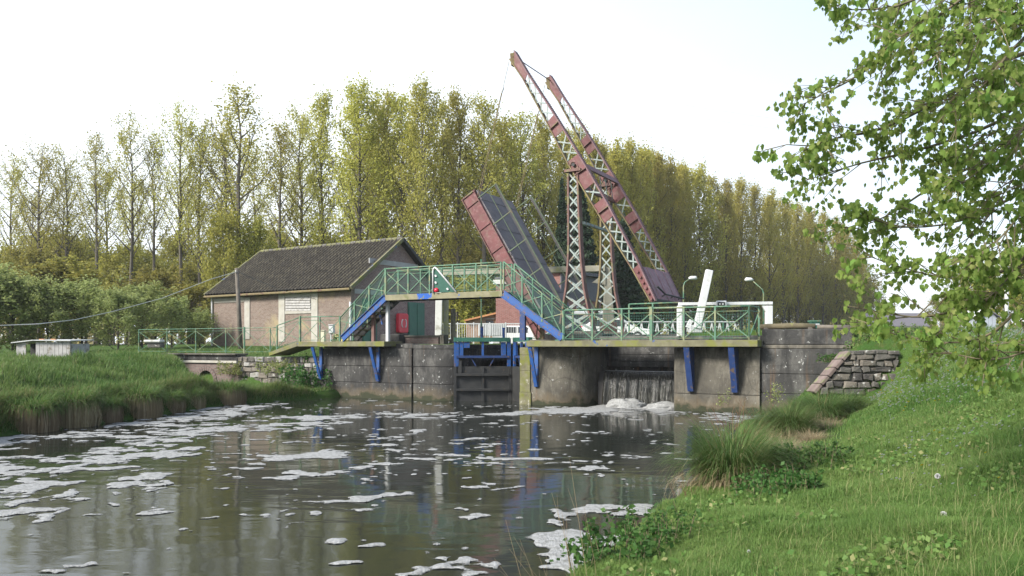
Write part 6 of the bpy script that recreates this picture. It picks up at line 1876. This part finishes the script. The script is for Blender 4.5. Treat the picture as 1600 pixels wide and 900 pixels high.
# leafy plants
def leafy(name, loc, rad_, h, n, lsize, m, label, cat='plant', nst=26, seed=1, flat=0.55):
    rng = np.random.default_rng(seed); rr = random.Random(seed)
    r = root(name, loc, label, cat)
    st = MB(); cents = []
    for k in range(nst):
        a = rr.uniform(0, 6.28); q = rad_ * math.sqrt(rr.random())
        b0 = V(loc.x + q * math.cos(a), loc.y + q * math.sin(a), 0)
        b0.z = max(loc.z, zg(b0.x, b0.y)) - 0.03
        hh_ = h * rr.uniform(0.55, 1.1)
        tp_ = b0 + V(rr.uniform(-.3, .3) * hh_, rr.uniform(-.3, .3) * hh_, hh_)
        st.tube([b0, b0.lerp(tp_, 0.5), tp_], [0.006, 0.005, 0.002], 4)
        for j in range(max(1, n // nst)):
            u = rr.uniform(0.15, 1.03)
            p = b0.lerp(tp_, u)
            s_ = lsize * (1.25 - 0.5 * u)
            cents.append((p.x + rr.gauss(0, s_ * 0.8), p.y + rr.gauss(0, s_ * 0.8), p.z + rr.gauss(0, s_ * 0.3)))
    tag(st.build('stems', MAT['greentwig'], r), kind='stuff')
    v, f = cards(np.array(cents), lsize, rng, flat, 0.25)
    v -= np.array(loc)
    link('leaves', npmesh('leaves', v, f, m, rng.uniform(0, 1, len(cents))), r)
leafy('nettle_patch', bank(1262, 10.8), 0.62, 0.34, 1500, 0.06, LEAF_NETTLE, 'dark green nettle patch to the right of the nearest tussock', 'nettles', 60, 1)
leafy('nettle_patch', bank(1212, 9.2), 0.5, 0.28, 1100, 0.055, LEAF_NETTLE, 'dark green nettles in front of the nearest tussock', 'nettles', 50, 2)
leafy('leafy_weed', bank(962, 6.75), 0.40, 0.36, 900, 0.055, LEAF_NETTLE, 'bushy green weed on the bank corner at the bottom of the view', 'weed', 34, 3)
leafy('leafy_weed', bank(1022, 7.5), 0.36, 0.34, 750, 0.05, LEAF_NETTLE, 'green weed with small leaves right of the bushy corner weed', 'weed', 30, 4)
leafy('wall_weed', L(T(478), 0.1, 0.2), 1.0, 0.95, 1900, 0.10, LEAF_NETTLE, 'dark leafy weed at the foot of the lock wall near the rubble stones', 'weed', 30, 5)
leafy('wall_weed', L(T(432), 0.2, 0.9), 0.8, 0.65, 1100, 0.08, LEAF_WILLOW, 'yellowish weed hanging over the rubble stones', 'weed', 30, 6)
leafy('wall_weed', L(T(352), 0.3, 0.8), 0.6, 0.6, 800, 0.08, LEAF_WILLOW, 'pale green weed climbing beside the culvert arch', 'weed', 26, 7)
leafy('wall_weed', P(1215, 632, 22.6), 0.25, 0.7, 160, 0.06, LEAF_WILLOW, 'thin yellow green sapling in front of the quay wall', 'sapling', 8, 8)
leafy('wall_weed', P(1130, 634, 22.8), 0.22, 0.5, 110, 0.05, LEAF_WILLOW, 'small plant growing at the foot of the abutment', 'plant', 7, 9)
leafy('wall_weed', P(1300, 565, 22.5), 0.4, 0.25, 500, 0.06, LEAF_NETTLE, 'green weeds on the slope behind the rubble wing wall', 'weed', 26, 10)
leafy('bank_weed', P(1375, 545, 22.6), 0.9, 0.40, 1500, 0.06, LEAF_BANK, 'green weeds above the rubble wing wall at the end of the quay wall', 'weed', 50, 11)
# dead bramble twigs and dry stalks
def stalks(name, specs, m, label, cat):
    r = None
    for (px, py, Y, px2, py2, Y2, r_) in specs:
        a, b = P(px, py, Y), P(px2, py2, Y2)
        if r is None: r = root(name, a, label, cat)
        mid = a.lerp(b, 0.55) + V(random.uniform(-.03, .03), 0, random.uniform(-.02, .03))
        st = MB().tube([a, mid, b], [r_, r_ * 0.8, r_ * 0.4], 4).build('stalk', m, r)
        if random.random() < 0.8:
            d = (b - a)
            q = a.lerp(b, random.uniform(0.6, 0.85))
            MB().tube([q, q + d * 0.16 + V(random.uniform(-.06, .06), 0, 0.02)], [r_ * 0.6, r_ * 0.3], 4).build('side_stalk', m, st)
stalks('dry_stalks', [(905, 1010, 5.6, 796, 858, 5.4, .0022), (880, 1000, 5.6, 772, 872, 5.5, .002), (865, 1000, 5.6, 812, 842, 5.5, .002), (900, 1010, 5.5, 840, 862, 5.4, .0018), (850, 1000, 5.6, 790, 812, 5.5, .002), (920, 1000, 5.7, 862, 770, 5.6, .0022), (930, 990, 5.8, 890, 716, 5.7, .0022), (915, 1000, 5.7, 878, 800, 5.6, .002), (940, 990, 5.9, 912, 790, 5.8, .002), (910, 1000, 5.7, 822, 880, 5.5, .0018)], MAT['drystalk'], 'thin dry grass stalks rising over the water at the bottom of the view', 'dry stalks')
tw = []
rt = random.Random(5)
for k in range(46):
    bx_, by_ = rt.uniform(1058, 1108), rt.uniform(790, 838)
    tw.append((bx_, by_, 9.9, bx_ + rt.uniform(-38, 30), by_ - rt.uniform(10, 60), 9.8, 0.004))
stalks('dead_bramble', tw, MAT['browntwig'], 'tangle of dead brown twigs at the water edge left of the nearest tussock', 'twigs')
tw = []
for k in range(40):
    bx_, by_ = rt.uniform(1120, 1185), rt.uniform(655, 700)
    tw.append((bx_, by_, 17.0, bx_ + rt.uniform(-36, 30), by_ - rt.uniform(8, 46), 16.9, 0.006))
stalks('dead_bramble', tw, MAT['browntwig'], 'reddish brown dead twigs at the water edge below the abutment', 'twigs')

# ------------------------------------------------------------------ foam on the water
def foam():
    cx, cy = 0.038, 0.05
    xs = np.arange(-14.5, 8.5, cx); ys = np.arange(6.0, 34.0, cy)
    X, Yg = np.meshgrid(xs, ys)
    wx_, wy_ = 0.5 * (fbm(X * 1.5, Yg * 1.5, 201, 2) - 0.5), 0.5 * (fbm(X * 1.5, Yg * 1.5, 202, 2) - 0.5)
    n1 = fbm((X + wx_) * 0.85, (Yg + wy_) * 1.35, 61, 3)
    n2 = fbm(X * 3.1, Yg * 3.6, 67, 3)
    n3 = fbm(X * 0.22, Yg * 0.30, 71, 2)
    px = 800 + F * X / Yg; py = HZ + F * E / Yg        # only used to look the drifts up from the photograph's plan
    den = np.full_like(X, -0.34)
    def drift(pts, wx, wy, amp):
        nonlocal den
        best = np.zeros_like(den)
        for (a, b), (c, d_) in zip(pts[:-1], pts[1:]):
            ya, yb = F * E / (b - HZ), F * E / (d_ - HZ)
            pa, pb = np.array([(a - 800) / F * ya, ya]), np.array([(c - 800) / F * yb, yb])
            v_ = pb - pa
            u = np.clip(((X - pa[0]) * v_[0] + (Yg - pa[1]) * v_[1]) / (v_ @ v_ + 1e-9), 0, 1)
            dx_, dy_ = (X - pa[0] - u * v_[0]) / wx, (Yg - pa[1] - u * v_[1]) / wy
            best = np.maximum(best, np.exp(-(dx_ * dx_ + dy_ * dy_)))
        den = den + amp * best
    drift([(0, 690), (150, 678), (280, 655), (360, 640)], 1.3, 2.2, 0.44)
    drift([(0, 735), (120, 725), (220, 700), (330, 668)], 1.1, 1.6, 0.36)
    drift([(0, 775), (60, 770), (130, 750), (220, 748)], 0.8, 0.6, 0.38)
    drift([(0, 800), (20, 800)], 0.3, 0.3, 0.35)
    drift([(200, 755), (245, 762)], 0.35, 0.25, 0.38)
    drift([(230, 712), (330, 706), (450, 712)], 0.9, 0.7, 0.36)
    drift([(280, 730), (380, 735)], 0.6, 0.3, 0.30)
    drift([(480, 715), (560, 706), (640, 710), (700, 722), (770, 715)], 1.0, 0.6, 0.33)
    drift([(470, 738), (530, 735), (590, 728)], 0.5, 0.42, 0.42)
    drift([(510, 785), (560, 782), (610, 772)], 0.3, 0.14, 0.40)
    drift([(380, 670), (470, 665), (500, 655)], 1.1, 1.0, 0.28)
    drift([(500, 652), (620, 648), (700, 650), (800, 648), (900, 640)], 1.0, 0.9, 0.36)
    drift([(900, 642), (960, 636), (1040, 636)], 1.2, 1.6, 0.62)
    drift([(1040, 645), (1100, 648), (1160, 660), (1185, 650)], 0.8, 0.9, 0.40)
    drift([(620, 690), (760, 690), (720, 700)], 1.2, 0.8, 0.12)
    drift([(930, 732), (985, 732)], 0.32, 0.22, 0.42)
    drift([(790, 718), (840, 717)], 0.3, 0.16, 0.36)
    drift([(860, 810), (870, 820)], 0.10, 0.10, 0.35)
    drift([(880, 852), (930, 850), (960, 845), (1000, 832)], 0.42, 0.42, 0.74)
    drift([(900, 872), (915, 895)], 0.24, 0.28, 0.62)
    drift([(860, 835), (900, 800), (960, 800)], 0.25, 0.2, 0.3)
    drift([(1000, 800), (1040, 810), (1070, 815)], 0.28, 0.35, 0.34)
    drift([(1000, 785), (1040, 765), (1075, 745)], 0.3, 0.6, 0.26)
    drift([(850, 806), (930, 795), (1000, 790)], 0.4, 0.22, 0.22)
    drift([(660, 868), (715, 872)], 0.24, 0.10, 0.36)
    drift([(520, 848), (580, 850), (560, 880)], 0.22, 0.12, 0.26)
    drift([(0, 893), (60, 893)], 0.3, 0.06, 0.34)
    drift([(190, 897), (240, 896)], 0.25, 0.05, 0.34)
    drift([(740, 805), (760, 806)], 0.1, 0.08, 0.32)
    n4 = fbm((X + wx_) * 1.7, (Yg + wy_) * 2.9, 83, 3)
    n5 = fbm(X * 7.0, Yg * 7.0, 97, 2)
    val = 0.92 * den - 0.03 + 0.30 * (n1 - 0.5) + 0.95 * (n4 - 0.5) + 0.80 * (n2 - 0.5) + 0.62 * (n5 - 0.5) + 0.15 * (n3 - 0.5) + 0.012
    # stray flecks
    gxi, gyi = np.floor(X / 0.30), np.floor(Yg / 0.42)
    cxr, cyr, szr = hash2(gxi, gyi, 3), hash2(gxi, gyi, 4), hash2(gxi, gyi, 5)
    dd = np.hypot((X / 0.30 - gxi - 0.25 - 0.5 * cxr) * 0.30, (Yg / 0.42 - gyi - 0.25 - 0.5 * cyr) * 0.42 * 0.8)
    rr_ = np.where(szr > 0.88, 0.012 + 0.42 * (szr - 0.88), 0.0)
    val = np.maximum(val, np.where(rr_ > 0, (rr_ - dd) * 2.2, -1))
    # keep inside the water, off the walls
    tt, ss = ts(X, Yg)
    inside = (X < edge_r(Yg) + 0.1) & (X > edge_l(Yg) - 0.15) & ((ss < 0.36) | ((tt > 2.6) & (tt < 5.6) & (ss < 1.75)))
    inside &= ~((tt > 5.4) & (tt < 8.3) & (ss > 0.2))
    val = np.where(inside, val, -1.0)
    gyv, gxv = np.gradient(val, cy, cx)
    near = (val <= 0)
    g2 = gxv ** 2 + gyv ** 2 + 1e-6
    stepx, stepy = -gxv * val / g2, -gyv * val / g2
    lim = np.maximum(np.abs(stepx) / (cx * 0.75), np.abs(stepy) / (cy * 0.75))
    k_ = np.where(lim > 1, 1 / np.maximum(lim, 1e-6), 1.0)
    PX = np.where(near, X + stepx * k_, X); PY = np.where(near, Yg + stepy * k_, Yg)
    pos = val > 0
    nr, nc = X.shape
    ii = np.arange(nr * nc).reshape(nr, nc)
    cell = pos[:-1, :-1] | pos[:-1, 1:] | pos[1:, 1:] | pos[1:, :-1]
    cnt = pos[:-1, :-1].astype(int) + pos[:-1, 1:] + pos[1:, 1:] + pos[1:, :-1]
    cell = cnt >= 2
    f = np.stack([ii[:-1, :-1][cell], ii[:-1, 1:][cell], ii[1:, 1:][cell], ii[1:, :-1][cell]], 1)
    Zf = np.where(pos, 0.004 + 0.008 * np.clip(val / 0.10, 0, 1) + 0.008 * n2 * np.clip(val / 0.2, 0, 1), 0.003)
    used = np.unique(f)
    remap = np.full(nr * nc, -1); remap[used] = np.arange(len(used))
    v = np.stack([PX.ravel(), PY.ravel(), Zf.ravel()], 1)[used]
    f = remap[f]
    me = npmesh('foam', v, f, foam_mat(True), smooth=True)
    a = me.attributes.new('thick', 'FLOAT', 'POINT')
    a.data.foreach_set('value', np.ascontiguousarray((val - 0.0).ravel()[used], dtype=np.float32))
    return tag(link('foam', me), kind='stuff')
foam()

# ------------------------------------------------------------------ overhanging maple
def maple():
    rr = random.Random(12); rng = np.random.default_rng(12)
    base = V(8.6, 9.2, zg(8.6, 9.2))
    r = root('maple_tree', base, 'maple tree with fresh green lobed leaves leaning in from the right edge', 'tree')
    trunk_top = V(8.2, 8.6, 7.0)
    MB().tube([base - Z * 0.2, base + V(-0.1, -0.1, 2.2), base + V(-0.3, -0.4, 4.2), trunk_top, V(8.0, 8.3, 9.5)], [0.34, 0.27, 0.23, 0.17, 0.08], 10).build('trunk', MAT['bark'], r, smooth=True)
    ends = []
    def limb(pts, r0, name='limb'):
        # smooth the polyline
        sm = []
        for i in range(len(pts) - 1):
            for u in (0, 0.34, 0.67):
                p0_, p1_, p2_, p3_ = pts[max(i - 1, 0)], pts[i], pts[i + 1], pts[min(i + 2, len(pts) - 1)]
                sm.append(0.5 * ((2 * p1_) + (p2_ - p0_) * u + (2 * p0_ - 5 * p1_ + 4 * p2_ - p3_) * u * u + (3 * p1_ - p0_ - 3 * p2_ + p3_) * u ** 3))
        sm.append(pts[-1])
        m_ = len(sm)
        MB().tube(sm, [max(0.004, 0.55 * r0 * (1 - 0.9 * i / (m_ - 1))) for i in range(m_)], 6).build(name, MAT['greentwig'], r, smooth=True)
        return sm
    Pq = lambda x, y, Y: P(x, y, Y)
    limbs = [
        ([V(8.2, 8.8, 5.6), Pq(1640, 70, 7.6), Pq(1480, 150, 7.0), Pq(1380, 200, 6.7), Pq(1310, 215, 6.5), Pq(1262, 232, 6.4)], 0.055),
        ([V(8.2, 8.7, 5.9), Pq(1660, 20, 7.4), Pq(1510, 60, 6.9), Pq(1400, 85, 6.6), Pq(1320, 130, 6.4), Pq(1250, 165, 6.3)], 0.05),
        ([V(8.1, 8.6, 6.4), Pq(1650, -60, 7.2), Pq(1500, -30, 6.8), Pq(1400, 10, 6.5), Pq(1312, 15, 6.3)], 0.05),
        ([V(8.3, 8.8, 5.2), Pq(1660, 120, 7.8), Pq(1560, 190, 7.3), Pq(1450, 230, 7.0), Pq(1345, 255, 6.8), Pq(1250, 285, 6.6)], 0.05),
        ([V(8.3, 8.9, 4.9), Pq(1660, 190, 7.9), Pq(1560, 240, 7.5), Pq(1460, 290, 7.2), Pq(1390, 335, 7.1), Pq(1330, 360, 7.0)], 0.045),
        ([V(8.3, 8.9, 4.5), Pq(1660, 270, 7.6), Pq(1580, 310, 7.2), Pq(1500, 345, 7.0), Pq(1420, 355, 6.8), Pq(1350, 340, 6.7)], 0.04),
        ([V(8.3, 9.0, 4.3), Pq(1680, 370, 7.2), Pq(1600, 412, 6.9), Pq(1530, 432, 6.8), Pq(1470, 433, 6.7), Pq(1400, 415, 6.6), Pq(1352, 398, 6.5)], 0.04),
        ([V(8.3, 9.0, 4.0), Pq(1690, 390, 7.1), Pq(1600, 422, 6.8), Pq(1555, 456, 6.7), Pq(1500, 483, 6.6), Pq(1440, 495, 6.5), Pq(1395, 491, 6.5), Pq(1325, 478, 6.4)], 0.045),
        ([V(8.3, 9.0, 3.7), Pq(1700, 430, 6.7), Pq(1600, 480, 6.4), Pq(1550, 520, 6.3), Pq(1500, 535, 6.2), Pq(1430, 530, 6.2), Pq(1375, 515, 6.1)], 0.035),
        ([V(8.3, 9.0, 3.5), Pq(1700, 500, 6.3), Pq(1600, 550, 6.1), Pq(1540, 562, 6.0), Pq(1480, 550, 6.0)], 0.03),
        ([V(8.2, 8.6, 6.0), Pq(1720, -20, 6.4), Pq(1600, 60, 6.0), Pq(1540, 130, 5.9), Pq(1490, 175, 5.8)], 0.045),
        ([V(8.2, 8.6, 6.5), Pq(1700, -90, 6.6), Pq(1560, -40, 6.2), Pq(1460, 30, 6.0), Pq(1400, 60, 5.9)], 0.045),
        ([V(8.3, 8.8, 5.0), Pq(1700, 110, 6.6), Pq(1610, 190, 6.3), Pq(1550, 250, 6.2), Pq(1500, 290, 6.1)], 0.04),
        ([V(8.3, 8.8, 4.6), Pq(1710, 250, 6.6), Pq(1620, 310, 6.3), Pq(1560, 375, 6.2), Pq(1520, 405, 6.1)], 0.035),
        ([V(8.2, 8.6, 6.2), Pq(1690, 30, 6.2), Pq(1590, 20, 5.9), Pq(1520, 50, 5.8), Pq(1450, 95, 5.7)], 0.035),
        ([V(8.2, 8.6, 5.8), Pq(1690, 90, 7.4), Pq(1590, 110, 7.0), Pq(1530, 140, 6.8), Pq(1440, 165, 6.6)], 0.035),
        ([V(8.3, 8.8, 4.8), Pq(1700, 160, 6.9), Pq(1620, 230, 6.6), Pq(1570, 300, 6.5), Pq(1530, 360, 6.4)], 0.03),
        ([V(8.3, 8.8, 5.2), Pq(1700, 130, 7.6), Pq(1610, 170, 7.2), Pq(1550, 210, 7.0), Pq(1480, 250, 6.9)], 0.03),
        ([V(8.3, 8.8, 4.2), Pq(1700, 330, 6.8), Pq(1620, 380, 6.5), Pq(1570, 440, 6.4), Pq(1540, 470, 6.3)], 0.03),
        ([V(8.2, 8.6, 6.6), Pq(1700, -40, 7.4), Pq(1590, -20, 7.0), Pq(1500, 10, 6.8), Pq(1430, 40, 6.6)], 0.035),
    ]
    spots = []
    twigs = MB()
    for li, (pts, r0) in enumerate(limbs):
        sm = limb(pts, r0)
        m_ = len(sm)
        n_side = 30 if li < 6 or li > 9 else 20
        for k in range(n_side):
            u = 0.05 + 0.95 * (k + rr.random()) / n_side
            i = min(int(u * (m_ - 1)), m_ - 2)
            p = sm[i].lerp(sm[i + 1], u * (m_ - 1) - i)
            d = (sm[i + 1] - sm[i]).normalized()
            sd_ = V(rr.uniform(-1, 1), rr.uniform(-1, 1), rr.uniform(-0.85, 0.7))
            d2 = (d * rr.uniform(0.4, 1.0) + sd_ * 0.8).normalized()
            l_ = rr.uniform(0.18, 0.62) * (1.15 - 0.5 * u)
            q1_ = p + d2 * l_ * 0.5 + Z * 0.02
            q2_ = p + d2 * l_ + Z * -0.03
            twigs.tube([p, q1_, q2_], [0.006, 0.0045, 0.0025], 4, cap=False)
            spots.append(q2_)
            if rr.random() < 0.75: spots.append(q1_)
            for _ in range(2):
                d3 = (d2 + V(rr.uniform(-1, 1), rr.uniform(-1, 1), rr.uniform(-1, 0.6)) * 0.8).normalized()
                e = q1_ + d3 * l_ * rr.uniform(0.35, 0.6)
                twigs.tube([q1_, e], [0.0035, 0.002], 3, cap=False)
                spots.append(e)
        spots.append(sm[-1])
    tag(twigs.build('twigs', MAT['greentwig'], r), kind='stuff')
    # palmate leaf, stalk end at the origin, drooping
    out_ = [(0, 0), (0.18, -0.10), (0.40, -0.08), (0.40, 0.10), (0.56, 0.30), (0.42, 0.44), (0.34, 0.68), (0.18, 0.72), (0, 1.0), (-0.18, 0.72), (-0.34, 0.68), (-0.42, 0.44), (-0.56, 0.30), (-0.40, 0.10), (-0.40, -0.08), (-0.18, -0.10)]
    def leafshape(cup):
        vs_ = [(0, 0.30, 0.06)] + [(x, y, -cup * (x * x * 1.1 + 0.35 * y * y)) for x, y in out_]
        fs = [(0, i + 1, (i + 1) % len(out_) + 1) for i in range(len(out_))]
        return np.array(vs_), fs
    protos = []
    for cup in (0.5, 0.95, 1.5):
        vs_, fs = leafshape(cup)
        me = npmesh('leaf', vs_, np.array(fs), LEAF_MAPLE, np.full(len(fs), rr.random() * 0.8))
        protos.append((me, vs_, np.array(fs)))
    items = []
    for sp in spots:
        big = rr.uniform(0.7, 1.15)
        for _ in range(rr.randint(3, 8)):
            p = sp + V(rr.gauss(0, 0.036), rr.gauss(0, 0.036), rr.gauss(-0.01, 0.03))
            s_ = rr.uniform(0.030, 0.064) * big
            az = rr.uniform(0, 6.283)
            tilt = rr.uniform(-1.75, -0.7)          # hangs down
            roll = rr.uniform(-0.6, 0.6)
            R_ = Matrix.Rotation(az, 3, 'Z') @ Matrix.Rotation(tilt, 3, 'X') @ Matrix.Rotation(roll, 3, 'Y')
            items.append((p, s_, R_, rr.randrange(3)))
    def key(it):
        p, s_, _, _ = it
        x, y = 800 + F * p.x / p.y, HZ - F * (p.z - E) / p.y
        vis = -20 < x < 1600 and -5 < y < 905
        return (0 if vis else 1, -s_ / p.y)
    items.sort(key=key)
    for p, s_, R_, k in items[:300]:
        o = link('leaf', protos[k][0], r)
        o.matrix_local = Matrix.Translation(p - base) @ R_.to_4x4() @ Matrix.Scale(s_, 4)
    av, af, at_ = [], [], []
    nb_ = 0
    for p, s_, R_, k in items[300:]:
        _, vs_, fs = protos[k]
        w_ = (np.array(R_) @ (vs_ * s_).T).T + np.array(p - base)
        av.append(w_); af.append(fs + nb_); nb_ += len(vs_)
        at_.append(np.full(len(fs), rr.random()))
    tag(link('foliage', npmesh('foliage', np.concatenate(av), np.concatenate(af), LEAF_MAPLE, np.concatenate(at_)), r), kind='stuff')
maple()

# ------------------------------------------------------------------ thin scattering volume, added as a flare-like veil that lifts the darks
hz_m = bpy.data.materials.new('haze air')
hz_m.use_nodes = True
hz_m.node_tree.nodes.clear()
ho = hz_m.node_tree.nodes.new('ShaderNodeOutputMaterial')
hv = hz_m.node_tree.nodes.new('ShaderNodeVolumePrincipled')
hv.inputs['Color'].default_value = (0.96, 0.97, 1.0, 1)
hv.inputs['Density'].default_value = 0.0003
hz_m.node_tree.links.new(hv.outputs[0], ho.inputs['Volume'])
tag(MB().box(V(0, 730, 28.2), 1840, 1560, 60).build('added_veil', hz_m), kind='stuff')
